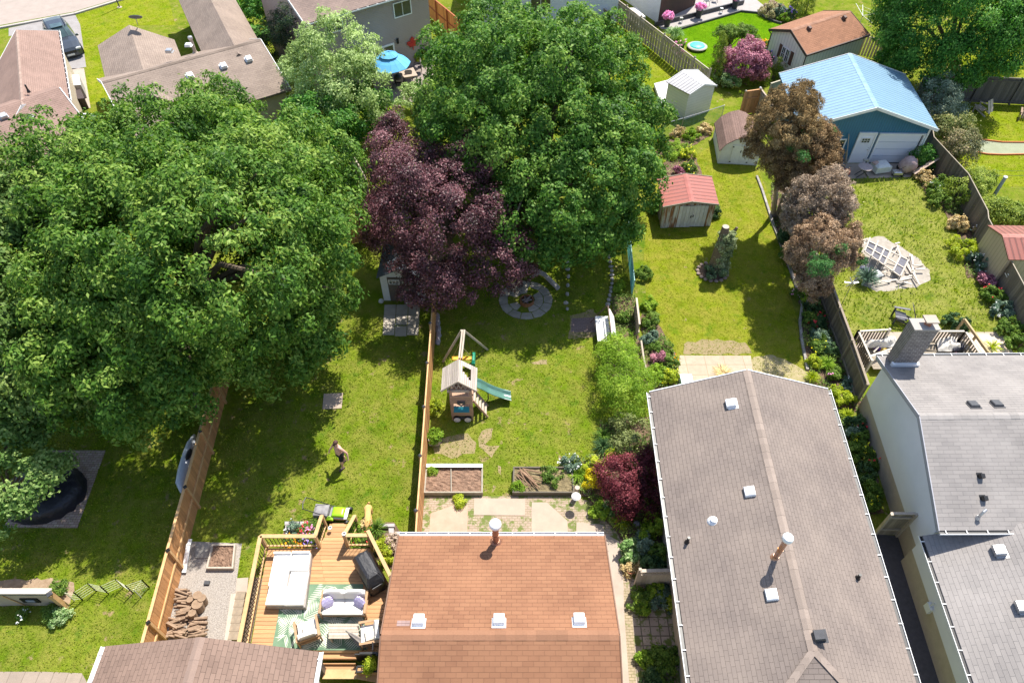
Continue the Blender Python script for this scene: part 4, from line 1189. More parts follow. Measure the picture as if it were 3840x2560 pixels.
# dark-doored shed under the purple tree
zd = 1.75
bL, bR = at('L', 135, 492), at('L', 650, 500)
wv = bR - bL; Wp = wv.length; px_ = wv.normalized(); py_ = Vector((-px_.y, px_.x, 0))
c0, c1 = bL - px_ * .12 - py_ * .15, bR + px_ * .12 - py_ * .15
hp = Gable('shed', 'shed with dark double doors and white trim half under the purple tree', 'shed', c0 + py_ * 2.6, c1 + py_ * 2.6, c0, c1, zd, 2.35, pbr("slate_blue_roof", (.1, .12, .15), (.07, .085, .105), rough=.85, ns=5), pbr("white_shed_panel", (.7, .7, .7), (.62, .62, .62), rough=.6), oh=.12, ohg=.15, thick=.06, fascia=None)
an = math.atan2(px_.y, px_.x)
DK = pbr("dark_taupe_door", (.13, .105, .09), (.1, .08, .07), rough=.7, ns=2)
for k in (0, 1):
 c = bL + px_ * (Wp * (.33 + .33 * k)) - py_ * .02
 mb = MB(); mb.box(c + Z1 * .84, (Wp * .32, .04, 1.62), rz=an); d_ = part('door', mb, DK, hp.root)
 o_ = windowpart(hp.root, None, c + Z1 * 1.38 - py_ * .025, px_, (0, 0, 1), .55, .3, 3, 2, fw=.04, nrm=-py_); o_.parent = d_
mb = MB(); mb.ball(bL - px_ * .12 - py_ * .15 + Z1 * .1, (.14, .14, .11), jit=.1); solo('lantern_rock', mb, pbr("white_stone", (.62, .6, .57), (.5, .48, .45), rough=.9), bL, 'small pale stone at the corner of the dark doored shed', 'stone', smooth=True)
mb = MB(); mb.box(at('L', 430, 512, .07), (.26, .12, .12)); mb.box(at('L', 412, 512, .14), (.1, .1, .06)); solo('white_box', mb, WHITE, at('L', 430, 512), 'small white box on the ground before the dark shed doors', 'box')
# red-roofed shed at the right edge
ze_ = 1.9
e0_, e1_ = at('C3', 565, 458, ze_), at('C3', 745, 748, ze_)
hr = Gable('shed', 'beige shed with brick red metal roof cut by the right edge', 'shed', (e0_.x, e0_.y), (e1_.x, e1_.y), (e0_.x + 5, e0_.y - .1), (e1_.x + 5, e1_.y - .1), ze_, 2.35, metalroof("brick_red_ribs", (.27, .085, .06), .3), siding("tan_siding", (.5, .4, .28), pitch=.25, vertical=True), oh=.1, ohg=.1, thick=.05, fascia=None, cap=pbr("red_ridge2", (.45, .18, .14), rough=.4))
# brown shed at the far right edge behind the big tree
pS = at('C2', 2195, 560)
hbs = Gable('shed', 'brown roofed shed behind the big tree at the upper right edge', 'shed', (pS.x + .2, pS.y + 3.4), (pS.x + 4, pS.y + 3.2), (pS.x + .2, pS.y + .3), (pS.x + 4, pS.y + .1), 2.0, 2.8, SH_COT, DARKW, oh=.15, ohg=.15, fascia=BLACKM)
# white board by the garage
mb = MB(); a, b = at('C2', 800, 690), at('C2', 880, 700); mb.beam(a + Z1 * .7, b + Z1 * .7, .05, 1.4); mb.box((a + b) / 2 + Z1 * .1 + Vector((0, .1, 0)), (.4, .3, .2))
solo('leaning_sheet', mb, pbr("bluish_white_board", (.6, .62, .68), (.54, .56, .62), rough=.6), a, 'pale bluish white board leaning near the orange gate panel', 'board')
# ------------------------------------------------------------------ deck of the orange-roofed house
DZ = .6
def inside_x(poly, y):
 xs = []
 n = len(poly)
 for i in range(n):
  a, b = poly[i], poly[(i + 1) % n]
  if (a.y > y) != (b.y > y):
   xs.append(a.x + (b.x - a.x) * (y - a.y) / (b.y - a.y))
 return sorted(xs)
def boards(mb, poly, z, pitch=.14, th=.04, gap=.012, maxlen=3.6):
 y0, y1 = min(p.y for p in poly), max(p.y for p in poly)
 n = int((y1 - y0) / pitch)
 for i in range(n):
  y = y0 + (y1 - y0) * (i + .5) / n
  xs = inside_x(poly, y)
  for a, b in zip(xs[::2], xs[1::2]):
   k = max(1, math.ceil((b - a) / maxlen))
   for j in range(k):
    xa, xb = a + (b - a) * j / k, a + (b - a) * (j + 1) / k - .006
    mb.box(((xa + xb) / 2, y, z - th / 2), (xb - xa, (y1 - y0) / n - gap, th), tone=random.uniform(.3, .75))
deck = empty('deck', at('Q', 600, 800, 0), 'cedar deck with pale railing beside the orange brown roof', 'deck')
dpoly = ats('Q', [(232, 452), (650, 452), (698, 362), (860, 362), (872, 452), (1075, 462), (1235, 760), (1205, 900), (1168, 1300), (640, 1300), (88, 1300)], DZ)
mb = MB(); boards(mb, dpoly, DZ); part('deck_boards', mb, DECKW, deck)
mb = MB()
for a, b in zip(dpoly, dpoly[1:] + dpoly[:1]): mb.beam(a - Z1 * .16, b - Z1 * .16, .05, .24)
part('fascia_board', mb, DECKRAIL, deck)
for k, (q, z) in enumerate(((((868, 850), (1252, 850), (1292, 748), (905, 748)), .45), (((905, 748), (1292, 748), (1322, 658), (950, 658)), .3), (((950, 658), (1322, 658), (1345, 580), (985, 580)), .15))):
 p = ats('Q2', q, z); mb = MB(); boards(mb, p, z, .15); mb.beam(p[3] - Z1 * (z / 2 + .02), p[2] - Z1 * (z / 2 + .02), .03, z - .05); part('stair_tread', mb, DECKW, deck)
def railing(A, B, zb0, zb1, h=.92, balm=BLACKM, posts=(1, 1), top=.14, root=deck):
 """A, B: points on the floor line"""
 A = Vector((A.x, A.y, zb0)); B = Vector((B.x, B.y, zb1))
 H = Z1 * h
 mb = MB(); mb.beam(A + H, B + H, top, .04); part('top_rail', mb, DECKRAIL, root)
 mb = MB(); mb.beam(A + Z1 * .12, B + Z1 * .12, .06, .06); mb.beam(A + H - Z1 * .06, B + H - Z1 * .06, .05, .07); part('rail', mb, DECKRAIL, root)
 n = int((B - A).length / .14); mb = MB()
 for i in range(1, n):
  p = lerp(A, B, i / n); mb.box(p + Z1 * (h / 2 + .05), (.02, .02, h - .18))
 part('baluster_row', mb, balm, root)
 for p, on in ((A, posts[0]), (B, posts[1])):
  if on: mb = MB(); mb.box(p + Z1 * (h / 2 - .2), (.1, .1, h + .38)); part('post', mb, DECKRAIL, root)
def floorpt(t, x, y, ztop, zf): p = at(t, x, y, ztop); return Vector((p.x, p.y, zf))
rt = DZ + .92
cA = floorpt('Q', 168, 352, rt, DZ); cB = floorpt('Q', -20, 1290, rt, DZ); cC = floorpt('Q', 620, 352, rt, DZ)
railing(cA, cB, DZ, DZ); railing(cA, cC, DZ, DZ, posts=(0, 1))
sD = floorpt('Q2', 820, 440, .95, .1); railing(cC, sD, DZ, .08, h=.9, posts=(0, 1))
rA = floorpt('Q2', 1250, 815, rt, DZ); rB = floorpt('Q2', 1720, 815, rt, DZ); railing(rA, rB, DZ, DZ)
sE = floorpt('Q2', 1465, 440, .95, .1); railing(rA, sE, DZ, .08, h=.9, posts=(0, 1))
# slanting privacy side towards the house
rC = floorpt('Q2', 1720, 720, rt + .05, DZ); rD = floorpt('Q', 1250, 690, rt + .05, DZ)
mb = MB(); n_ = 16
for i in range(n_):
 p = lerp(rC, rD, (i + .5) / n_); mb.box(p + Z1 * .45, ((rD - rC).length / n_ - .01, .025, 1.0), rz=math.atan2((rD - rC).y, (rD - rC).x), tone=random.uniform(.4, .7))
part('privacy_panel', mb, DECKRAIL, deck)
mb = MB(); mb.beam(rC + Z1 * .98, rD + Z1 * .98, .13, .04); part('top_rail', mb, DECKRAIL, deck)
mb = MB(); mb.beam(rD + Z1 * .98, floorpt('Q', 1215, 930, rt, DZ) + Z1 * .98, .1, .04)
for i in range(7): mb.box(lerp(rD, floorpt('Q', 1215, 930, rt, DZ), (i + .5) / 7) + Z1 * .45, (.03, .12, 1.0))
part('privacy_panel', mb, DECKRAIL, deck)
# lamp cups on the stair posts
for t_, x, y in (('Q2', 990, 690), ('Q2', 1262, 806)):
 mb = MB(); mb.lathe(at(t_, x, y, .6 if y < 700 else rt + .02), [(.05, 0), (.075, .05), (.08, .1), (.05, .1), (.045, .04)], 12); part('post_cup', mb, pbr("pale_grey_cup", (.6, .58, .55), (.5, .48, .46)), deck)
# lower step bench, front of deck
for k, (y0, y1, z) in enumerate(((1120, 1210, .45), (1215, 1285, .3), (1290, 1390, .18))):
 p = ats('N', [(380, y0), (900, y0), (900, y1), (375, y1)], z); mb = MB(); boards(mb, p, z, .16); mb.beam(p[3] - Z1 * .08, p[2] - Z1 * .08, .03, .14); part('step', mb, DECKW, deck)
mb = MB(); mb.beam(at('N', 430, 1440, .3), at('N', 930, 1440, .3), .3, .05); mb.beam(at('N', 930, 1440, .3), at('N', 1250, 1500, .3), .3, .05); part('ledge', mb, DECKRAIL, deck)
mb = MB(); mb.box(at('N', 405, 1375, .5), (.2, .2, 1.0)); part('dark_post', mb, DARKM, deck)
# palm-leaf rug
rp = ats('Q', [(558, 748), (1022, 748), (1010, 830), (1045, 1200), (1048, 1296), (262, 1296), (330, 930), (530, 930)], DZ + .004)
mb = MB(); mb.prism(rp[::-1], .01)
rug = solo('rug', mb, pbr("rug_weave", (.17, .25, .16), (.09, .17, .1), rough=1, ns=1.6, bs=.3), rp[0], 'outdoor rug with green and white palm leaf pattern on the deck', 'rug')
mb = MB(); rr_ = random.Random(12)
def inrug(p):
 ok = False
 for a, b in zip(rp, rp[1:] + rp[:1]):
  if (a.y > p.y) != (b.y > p.y) and p.x < (b.x - a.x) * (p.y - a.y) / (b.y - a.y) + a.x: ok = not ok
 return ok
x0_, x1_ = min(p.x for p in rp), max(p.x for p in rp); y0_, y1_ = min(p.y for p in rp), max(p.y for p in rp)
for gi in range(5):
 for gj in range(5):
  c = Vector((x0_ + (x1_ - x0_) * (gi + rr_.uniform(.2, .8)) / 5, y0_ + (y1_ - y0_) * (gj + rr_.uniform(.2, .8)) / 5, DZ + .0165 + .0003 * (gi * 5 + gj)))
  an = rr_.uniform(0, 6.28); d = Vector((math.cos(an), math.sin(an), 0)); e = Vector((-d.y, d.x, 0)); Lf = rr_.uniform(.6, .95)
  for k in range(11):
   for s_ in (1, -1):
    t = (k + .5) / 11; p = c + d * Lf * (t - .45); l = .42 * math.sin(math.pi * min(1, t * .85 + .18)) + .04
    tip = p + (e * s_ * .8 + d * .55).normalized() * l; w = d * .019
    m_ = lerp(p, tip, .55)
    q = [p - w * .4, m_ - w, tip, m_ + w, p + w * .4]
    if all(inrug(v) for v in q): mb.face(q if s_ < 0 else q[::-1])
part('leaf_print', mb, pbr("rug_white", (.62, .62, .54), (.54, .54, .46), rough=1), rug)
# white four-cushion lounge
root = empty('lounge_bed', at('Q', 400, 700, DZ), 'large white cushioned lounge bed on the deck beside the railing', 'lounger')
zt_ = DZ + .42
qa, qb, qc, qd = ats('Q', [(278, 492), (585, 482), (532, 925), (208, 918)], zt_)
mb = MB(); mb.prism([p - Z1 * .4 for p in (qa, qd, qc, qb)], .24); part('base', mb, pbr("lounge_base", (.34, .3, .27), (.26, .22, .2), rough=.7), root)
def bil(u, v): return lerp(lerp(qa, qb, u), lerp(qd, qc, u), v)
for (u0, u1, v0, v1) in ((0, .495, 0, .64), (0, .495, .645, 1), (.505, 1, 0, .36), (.505, 1, .365, 1)):
 c = bil((u0 + u1) / 2, (v0 + v1) / 2); w = (bil(u1, .5) - bil(u0, .5)).length; l = (bil(.5, v1) - bil(.5, v0)).length
 dx = (bil(u1, v0) - bil(u0, v0)).normalized(); dy = (bil(u0, v0) - bil(u0, v1)).normalized()
 M = Matrix((dx, dy - dx * dy.dot(dx), Z1)); M = Matrix((dx, (dy - dx * dy.dot(dx)).normalized(), Z1)).transposed()
 mb = MB(); mb.cushion(c - Z1 * .08, (w - .035, l - .035, .17), m=M, puff=.25); part('cushion', mb, FABW, root, smooth=False)
for u in (.25, .75):
 mb = MB(); c = bil(u, .012); mb.box(c - Z1 * .02, (.62 * (bil(.5, 0) - bil(0, 0)).length * 1.5, .07, .2)); part('headrest', mb, FABW, root)
# loveseat, armchairs, coffee table
TEAK = pbr("teak_frame", (.42, .26, .14), (.32, .19, .1), rough=.6)
CREAM = pbr("cream_cushion", (.78, .75, .7), (.7, .67, .62), rough=.95, ns=3)
def zig():
 m, nt, b = newmat("purple_zigzag")
 s = N(nt, "SeparateXYZ"); nt.links.new(coords(nt, 'Object'), s.inputs[0])
 w = math_(nt, 'PINGPONG', math_(nt, 'MULTIPLY', s.outputs[0], 14), .5)
 f = math_(nt, 'FRACT', math_(nt, 'ADD', math_(nt, 'MULTIPLY', math_(nt, 'ADD', s.outputs[1], s.outputs[2]), 16), w))
 nt.links.new(ramp(nt, f, [(.45, (.16, .08, .42)), (.5, (.72, .7, .78))]), b.inputs['Base Color']); b.inputs['Roughness'].default_value = .95
 return m
ZIG = zig()
def sofa(label, cat, c, rz, w, d, seats, name='armchair', backs=True, group=None):
 r = empty(name, c, label, cat, group, local=True, rz=rz)
 mb = MB()
 for sx in (-1, 1):
  for sy in (-1, 1): mb.box((sx * (w / 2 - .03), sy * (d / 2 - .03), .29), (.05, .05, .58))
  mb.box((sx * (w / 2 - .03), 0, .59), (.08, d, .03))
 mb.box((0, 0, .22), (w - .06, d - .06, .05)); mb.box((0, d / 2 - .03, .5), (w, .04, .08))
 part('frame', mb, TEAK, r)
 for i in range(seats):
  x = (i - (seats - 1) / 2) * (w - .16) / seats
  mb = MB(); mb.cushion((x, -.03, .34), ((w - .16) / seats - .01, d - .14, .16), puff=.3); part('seat_cushion', mb, CREAM, r)
  mb = MB(); M = Matrix.Rotation(R(-14), 3, 'X'); mb.cushion((x, d / 2 - .15, .6), ((w - .16) / seats - .01, .16, .44), m=M, puff=.4); part('back_cushion', mb, CREAM, r)
 return r
lv = sofa('cream loveseat with two purple zigzag pillows on the palm rug', 'sofa', at('Q', 882, 945, DZ), 0, 1.62, .82, 2, 'loveseat')
for sx in (-1, 1):
 mb = MB(); mb.cushion((sx * .56, -.02, .58), (.4, .13, .4), m=Matrix.Rotation(R(sx * -28), 3, 'Z') @ Matrix.Rotation(R(-35), 3, 'X'), puff=.7)
 o_ = solo('pillow', mb, ZIG, Vector((0, 0, 0)), 'purple and white zigzag pillow at the %s end of the cream loveseat' % ('left' if sx < 0 else 'right'), 'pillow', 'zigzag pillows on the loveseat')
 o_.location = at('Q', 882, 945, DZ)
FLOR = pbr("yellow_floral", (.72, .62, .42), (.78, .74, .68), rough=.95, ns=14)
c1 = sofa('white armchair with its back to the camera at the left of the coffee table', 'armchair', at('Q', 582, 1165, DZ), R(200), .8, .75, 1)
c2_ = sofa('white armchair against the orange roof wall at the right of the coffee table', 'armchair', at('Q', 1098, 1190, DZ), R(-80), .78, .75, 1)
for c, p in ((c1, (570, 1130)), (c2_, (1085, 1165))):
 mb = MB(); mb.cushion((0, 0, 0), (.38, .36, .13), puff=.6, rz=.3); o_ = solo('pillow', mb, FLOR, Vector((0, 0, 0)), 'yellow floral pillow on the %s white armchair' % ('left' if c is c1 else 'right'), 'pillow', 'floral pillows'); o_.location = at('Q', p[0], p[1], DZ + .52)
tb = empty('coffee_table', at('Q', 855, 1180, DZ), 'light slatted wooden coffee table on the palm rug', 'table')
tq = ats('Q', [(738, 1078), (980, 1075), (985, 1195), (732, 1200)], DZ + .42)
mb = MB(); boards(mb, tq, DZ + .42, .1, .03); part('table_top', mb, PALEW, tb)
for p in tq: mb = MB(); mb.box(lerp(p, (tq[0] + tq[2]) / 2, .12) - Z1 * .22, (.06, .06, .4)); part('leg', mb, PALEW, tb)
# covered barbecue
root = empty('covered_barbecue', at('Q', 1085, 690, DZ), 'barbecue under a black fabric cover standing on the deck', 'barbecue')
cx_ = at('Q', 1052, 600, DZ + 1.0); ln = (at('Q', 1150, 775, DZ + .75) - at('Q', 1000, 500, DZ + 1.05)); ln.z = 0; ln.normalize(); sdv = Vector((-ln.y, ln.x, 0))
mb = MB(); ring = []
for z, l, w, sh in ((0, .68, .33, 0), (.35, .7, .34, 0), (.72, .69, .33, .0), (.86, .62, .3, -.02), (1.02, .52, .22, -.05), (1.06, .4, .12, -.06)):
 c = Vector((cx_.x, cx_.y, DZ + z)) + ln * sh
 row = []
 for k in range(20):
  a_ = 2 * math.pi * k / 20; e = .24
  cs, sn = math.cos(a_), math.sin(a_)
  wob = 1 + .05 * math.sin(k * 2.7 + z * 6)
  row.append(c + ln * (l * abs(cs) ** e * (1 if cs > 0 else -1) * wob) + sdv * (w * abs(sn) ** e * (1 if sn > 0 else -1) * wob))
 ring.append(row)
for i in range(len(ring) - 1):
 for k in range(20): mb.face([ring[i][k], ring[i][(k + 1) % 20], ring[i + 1][(k + 1) % 20], ring[i + 1][k]])
mb.face(ring[-1])
part('cover', mb, pbr("black_vinyl_cover", (.03, .03, .034), (.02, .02, .024), rough=.5, ns=5, bs=.6, bd=.03, fine=7), root, )
mb = MB(); mb.box(Vector((cx_.x, cx_.y, DZ + .95)) + ln * .25 + sdv * .02, (.5, .3, .02), rz=math.atan2(ln.y, ln.x)); mb.box(Vector((cx_.x, cx_.y, DZ + .6)) + ln * .705, (.02, .4, .12), rz=math.atan2(ln.y, ln.x)); part('cover_flap', mb, pbr("grey_vinyl", (.12, .12, .125), (.09, .09, .095), rough=.5), root)
# closed grey parasol leaning across
pa_, pb_ = at('N', 780, 840, DZ + .75), at('N', 1020, 1030, DZ + .12)
root = empty('folded_parasol', pb_, 'closed grey parasol lying against the coffee table', 'parasol')
mb = MB()
d_ = (pb_ - pa_).normalized(); s1 = d_.orthogonal().normalized(); s2 = d_.cross(s1)
rings = []
for t, r in ((0, .02), (.15, .07), (.6, .13), (.95, .17), (1, .1)):
 rings.append([lerp(pa_, pb_, t) + (s1 * math.cos(k * math.pi / 6) + s2 * math.sin(k * math.pi / 6)) * r * (1 if k % 2 else .55) for k in range(12)])
for i in range(4):
 for k in range(12): mb.face([rings[i][k], rings[i][(k + 1) % 12], rings[i + 1][(k + 1) % 12], rings[i + 1][k]], None, .7 if k % 2 else .3)
part('canopy', mb, pbr("grey_canvas", (.3, .27, .25), (.22, .2, .19), rough=.95), root); mb = MB(); mb.tube([pa_ - d_ * .1, pb_ + d_ * .3], .022, 8); part('pole', mb, GALV, root)
# planter with lime plant and black bracket
root = empty('planter_box', at('N', 1060, 1400, .2), 'wooden planter box with lime green plant and black bracket at the foot of the deck', 'planter')
p = ats('N', [(920, 1330), (1215, 1320), (1225, 1400), (905, 1410)], .7)
mb = MB(); mb.prism([q - Z1 * .5 for q in p[::-1]], .5); part('box', mb, DECKW, root)
mb = MB()
for i in range(4): mb.beam(p[i] + Z1 * .02, p[(i + 1) % 4] + Z1 * .02, .05, .05)
part('rim', mb, BLACKM, root)
mb = MB(); mb.beam(at('N', 950, 1140, 1.1), at('N', 1200, 1135, 1.1), .06, .06); mb.beam(at('N', 1130, 1150, 1.1), at('N', 1060, 1290, .8), .04, .04); mb.beam(at('N', 1140, 1100, 1.15), at('N', 1140, 980, 1.2), .04, .06); mb.ball(at('N', 1205, 1150, 1.1), .07); mb.box(at('N', 1020, 1200, .6), (.55, .04, .7)); part('bracket', mb, BLACKM, root)
# ------------------------------------------------------------------ foliage
def npmesh(name, V, F, tone):
 me = bpy.data.meshes.new(name)
 n = F.shape[1]
 me.vertices.add(len(V)); me.vertices.foreach_set("co", V.astype(np.float32).ravel())
 me.loops.add(F.size); me.loops.foreach_set("vertex_index", F.astype(np.int32).ravel())
 me.polygons.add(len(F)); me.polygons.foreach_set("loop_start", np.arange(0, F.size, n, dtype=np.int32))
 a = me.attributes.new("tone", 'FLOAT', 'FACE'); a.data.foreach_set("value", tone.astype(np.float32))
 me.update(calc_edges=True)
 return me
def unit(v): return v / np.maximum(np.linalg.norm(v, axis=-1, keepdims=True), 1e-6)
def leaves(P, Nrm, size, rg, asp=.55, droop=.35, jitter=.55, tone=None, fold=.18):
 """leaf blades: a folded diamond of two triangles' worth at each point P facing about Nrm"""
 n = len(P)
 nr = unit(Nrm + rg.normal(0, jitter, (n, 3)))
 t = rg.normal(0, 1, (n, 3)); t[:, 2] -= droop * 2
 t = unit(t - nr * np.sum(t * nr, 1, keepdims=True))
 b = np.cross(nr, t)
 L = size * rg.uniform(.65, 1.3, (n, 1)); W = L * asp
 v0 = P - t * L * .45
 v1 = P + b * W * .5 + nr * L * fold * .4
 v2 = P + t * L * .55 - nr * L * fold * .3
 v3 = P - b * W * .5 + nr * L * fold * .4
 V = np.stack([v0, v1, v2, v3], 1).reshape(-1, 3)
 F = np.arange(4 * n).reshape(n, 4)
 if tone is None: tone = np.full(n, .5)
 return V, F, np.clip(tone + rg.normal(0, .19, n), 0, 1)
def crown(lobes, ncl, clr, lpc, leaf, rg, asp=.55, droop=.35, low=-.55, shell=(.7, 1.06), flat=.9, inner=.16, toned=.14, jitter=.55, topbias=0.):
 """branch-tip clumps over a union of ellipsoid lobes; leaves sit on the outside of every clump"""
 C = np.array([l[0] for l in lobes], float); Rr = np.array([l[1] for l in lobes], float)
 area = np.array([(r[0] * r[1] + r[1] * r[2] + r[0] * r[2]) for r in Rr]); area /= area.sum(); seedv = rg.uniform(0, 6)
 cen, dirs = [], []
 while len(cen) < ncl:
  k = rg.choice(len(lobes), p=area)
  d = rg.normal(0, 1, 3); d /= np.linalg.norm(d)
  if d[2] < low: continue
  f = rg.uniform(*shell) if rg.random() > inner else rg.uniform(.3, .75)
  p = C[k] + Rr[k] * d * f
  q = np.sqrt((((p - C) / Rr) ** 2).sum(1)); q[k] = 9
  if q.min() < .7: continue
  if p[2] < .1: continue
  cen.append(p); dirs.append(unit(d / Rr[k] * Rr[k].min()))
 cen = np.array(cen); dirs = np.array(dirs)
 n = len(cen)
 rad = clr * rg.uniform(.45, 1.4, n)
 cnt = np.maximum(6, (lpc * (rad / clr) ** 2).astype(int))
 idx = np.repeat(np.arange(n), cnt)
 m = len(idx)
 ld = unit(rg.normal(0, 1, (m, 3)) + dirs[idx] * .55 + np.array([0, 0, .45]))
 rr = rad[idx] * rg.uniform(.35, 1.0, m) ** .5 * (1 + .35 * rg.normal(0, 1, m) * (rg.random(m) < .25))
 P = cen[idx] + ld * rr[:, None] * np.array([1, 1, flat])
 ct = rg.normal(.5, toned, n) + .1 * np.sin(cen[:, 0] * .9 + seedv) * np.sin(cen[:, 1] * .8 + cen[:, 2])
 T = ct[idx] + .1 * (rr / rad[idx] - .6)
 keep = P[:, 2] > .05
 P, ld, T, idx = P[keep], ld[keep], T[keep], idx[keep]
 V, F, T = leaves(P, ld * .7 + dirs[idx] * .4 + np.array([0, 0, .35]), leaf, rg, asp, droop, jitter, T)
 return V, F, T, cen
def trunk_mb(base, lobes, cen, r0, rg, nl=9):
 mb = MB()
 b = Vector(base)
 top = Vector(np.mean([l[0] for l in lobes], 0)); fork = lerp(b, top, .55)
 mb.tube([b, b + (fork - b) * .05 + Z1 * .1, lerp(b, fork, .5) + Vector((r0 * .4, -r0 * .3, 0)), fork], [r0 * 1.5, r0 * 1.1, r0 * .9, r0 * .75], 9, tone=.5)
 pick = rg.choice(len(cen), min(nl, len(cen)), replace=False)
 for i in pick:
  e = Vector(cen[i]); s = lerp(b, fork, rg.uniform(.6, 1))
  m_ = lerp(s, e, .5) + Z1 * (e - s).length * .12
  mb.tube([s, m_, e], [r0 * .5, r0 * .28, r0 * .08], 6, tone=.5)
 return mb
BARK = pbr("grey_brown_bark", (.24, .18, .13), (.12, .09, .065), rough=.95, ns=4, stretch=(6, 6, .8), bs=.8, bd=.03, fine=20)
BARKP = pbr("pale_bark", (.4, .33, .26), (.26, .2, .16), rough=.95, ns=4, stretch=(6, 6, .8), bs=.6, bd=.03, fine=20)
def tree(name, label, cat, lobes, ncl, clr, lpc, leaf, m, seed, base=None, r0=.25, bark=BARK, nl=9, group=None, **kw):
 rg = np.random.default_rng(seed)
 V, F, T, cen = crown(lobes, ncl, clr, lpc, leaf, rg, **kw)
 c0 = np.mean([l[0] for l in lobes], 0)
 base = Vector((c0[0], c0[1], 0)) if base is None else Vector(base)
 root = empty(name, base, label, cat, group)
 o = np.array(base)
 put('crown', npmesh('crown', V - o, F, T), m, root, base)
 part('trunk', trunk_mb(base, lobes, cen, r0, rg, nl), bark, root)
 return root
def lobe(t, x, y, z, rx, ry=None, rz=None):
 p = at(t, x, y, z)
 return ((p.x, p.y, p.z), (rx, ry or rx, rz or rx * .8))
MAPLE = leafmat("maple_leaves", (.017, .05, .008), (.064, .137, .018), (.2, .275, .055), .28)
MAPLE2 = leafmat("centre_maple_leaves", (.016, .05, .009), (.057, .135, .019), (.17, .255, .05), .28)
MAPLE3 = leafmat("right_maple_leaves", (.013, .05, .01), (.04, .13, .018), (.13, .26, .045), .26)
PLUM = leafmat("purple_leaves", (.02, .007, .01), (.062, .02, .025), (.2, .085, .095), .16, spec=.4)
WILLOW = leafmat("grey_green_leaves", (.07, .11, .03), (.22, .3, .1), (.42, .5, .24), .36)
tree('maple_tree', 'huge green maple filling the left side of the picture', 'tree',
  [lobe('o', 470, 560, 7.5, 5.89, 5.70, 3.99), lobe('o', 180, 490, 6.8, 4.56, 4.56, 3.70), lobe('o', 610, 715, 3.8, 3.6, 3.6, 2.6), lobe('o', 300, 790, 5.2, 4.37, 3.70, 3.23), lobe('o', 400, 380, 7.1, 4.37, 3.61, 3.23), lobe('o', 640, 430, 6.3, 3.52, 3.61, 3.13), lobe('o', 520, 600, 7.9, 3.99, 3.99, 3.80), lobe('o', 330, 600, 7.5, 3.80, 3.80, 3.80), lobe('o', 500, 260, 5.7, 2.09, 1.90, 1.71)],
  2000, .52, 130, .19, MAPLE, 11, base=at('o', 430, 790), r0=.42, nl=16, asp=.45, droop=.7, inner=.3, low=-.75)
tree('maple_tree', 'broad maple cut by the left edge with a greyer sunlit crown', 'tree',
  [lobe('o', 20, 560, 6.6, 3.99, 4.18, 3.42), lobe('o', -90, 760, 5.9, 3.99, 3.80, 3.23), lobe('o', 70, 850, 4.4, 2.75, 2.47, 2.28)], 620, .55, 130, .18,
  leafmat("grey_maple_leaves", (.025, .055, .014), (.075, .135, .03), (.19, .25, .07), .26), 12, base=at('o', -20, 800), r0=.3)
tree('maple_tree', 'small leafy tree overhanging the black covered mound at the left edge', 'tree',
  [lobe('G2', 120, 420, 3.0, 1.5, 1.2, .9), lobe('G2', 330, 330, 3.0, .9, .7, .5), lobe('G2', 210, 540, 2.8, .6, .5, .5), lobe('G2', 10, 690, 2.4, 1.0, .8, .8), lobe('G2', 60, 120, 3.2, 1.6, 1.2, 1.0)], 150, .36, 70, .16,
  leafmat("pale_leaves", (.03, .075, .018), (.09, .16, .035), (.24, .32, .1), .3), 13, base=at('G2', 20, 620), r0=.13, nl=14)
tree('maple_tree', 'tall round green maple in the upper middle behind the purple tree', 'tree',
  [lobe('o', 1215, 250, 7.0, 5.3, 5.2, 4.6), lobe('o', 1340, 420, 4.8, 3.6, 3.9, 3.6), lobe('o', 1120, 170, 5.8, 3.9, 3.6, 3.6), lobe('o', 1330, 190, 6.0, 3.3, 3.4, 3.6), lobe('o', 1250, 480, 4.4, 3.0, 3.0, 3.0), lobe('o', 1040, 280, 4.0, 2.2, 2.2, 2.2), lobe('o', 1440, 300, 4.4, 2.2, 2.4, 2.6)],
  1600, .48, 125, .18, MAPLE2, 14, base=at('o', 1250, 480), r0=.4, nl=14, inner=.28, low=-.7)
tree('plum_tree', 'dark purple leaved tree in the middle of the yards', 'tree',
  [lobe('o', 1010, 500, 4.4, 3.3, 3.2, 3.2), lobe('o', 930, 400, 4.2, 2.0, 2.4, 2.3), lobe('o', 1085, 420, 4.4, 2.2, 2.2, 2.3), lobe('o', 1125, 590, 3.0, 2.3, 1.8, 1.9), lobe('o', 1130, 490, 3.6, 1.7, 1.7, 1.8), lobe('o', 1010, 635, 2.8, 2.0, 1.6, 1.7), lobe('o', 905, 310, 3.6, .8, 1.2, 1.2), lobe('o', 900, 520, 3.0, 1.5, 1.7, 1.8)],
  760, .46, 170, .11, PLUM, 15, base=at('o', 1040, 590), r0=.22, nl=14, droop=.6)
tree('willow_tree', 'pale grey green bushy tree beside the blue patio umbrella', 'tree',
  [lobe('o', 775, 150, 4.4, 2.6, 2.6, 3.0), lobe('o', 730, 190, 3.6, 2.0, 2.0, 2.4), lobe('o', 820, 215, 3.6, 1.9, 2.0, 2.2)], 240, .48, 110, .16, WILLOW, 16, base=at('o', 775, 290), r0=.2, bark=BARKP, droop=-.6)
tree('maple_tree', 'dense dark green tree under the pale bushy tree by the house gap', 'tree',
  [lobe('o', 745, 290, 2.6, 2.5, 2.4, 2.0), lobe('o', 830, 270, 2.2, 1.8, 1.8, 1.8), lobe('o', 700, 320, 2.0, 1.4, 1.6, 1.6)], 160, .5, 110, .18, MAPLE3, 17, base=at('o', 760, 340), r0=.18)
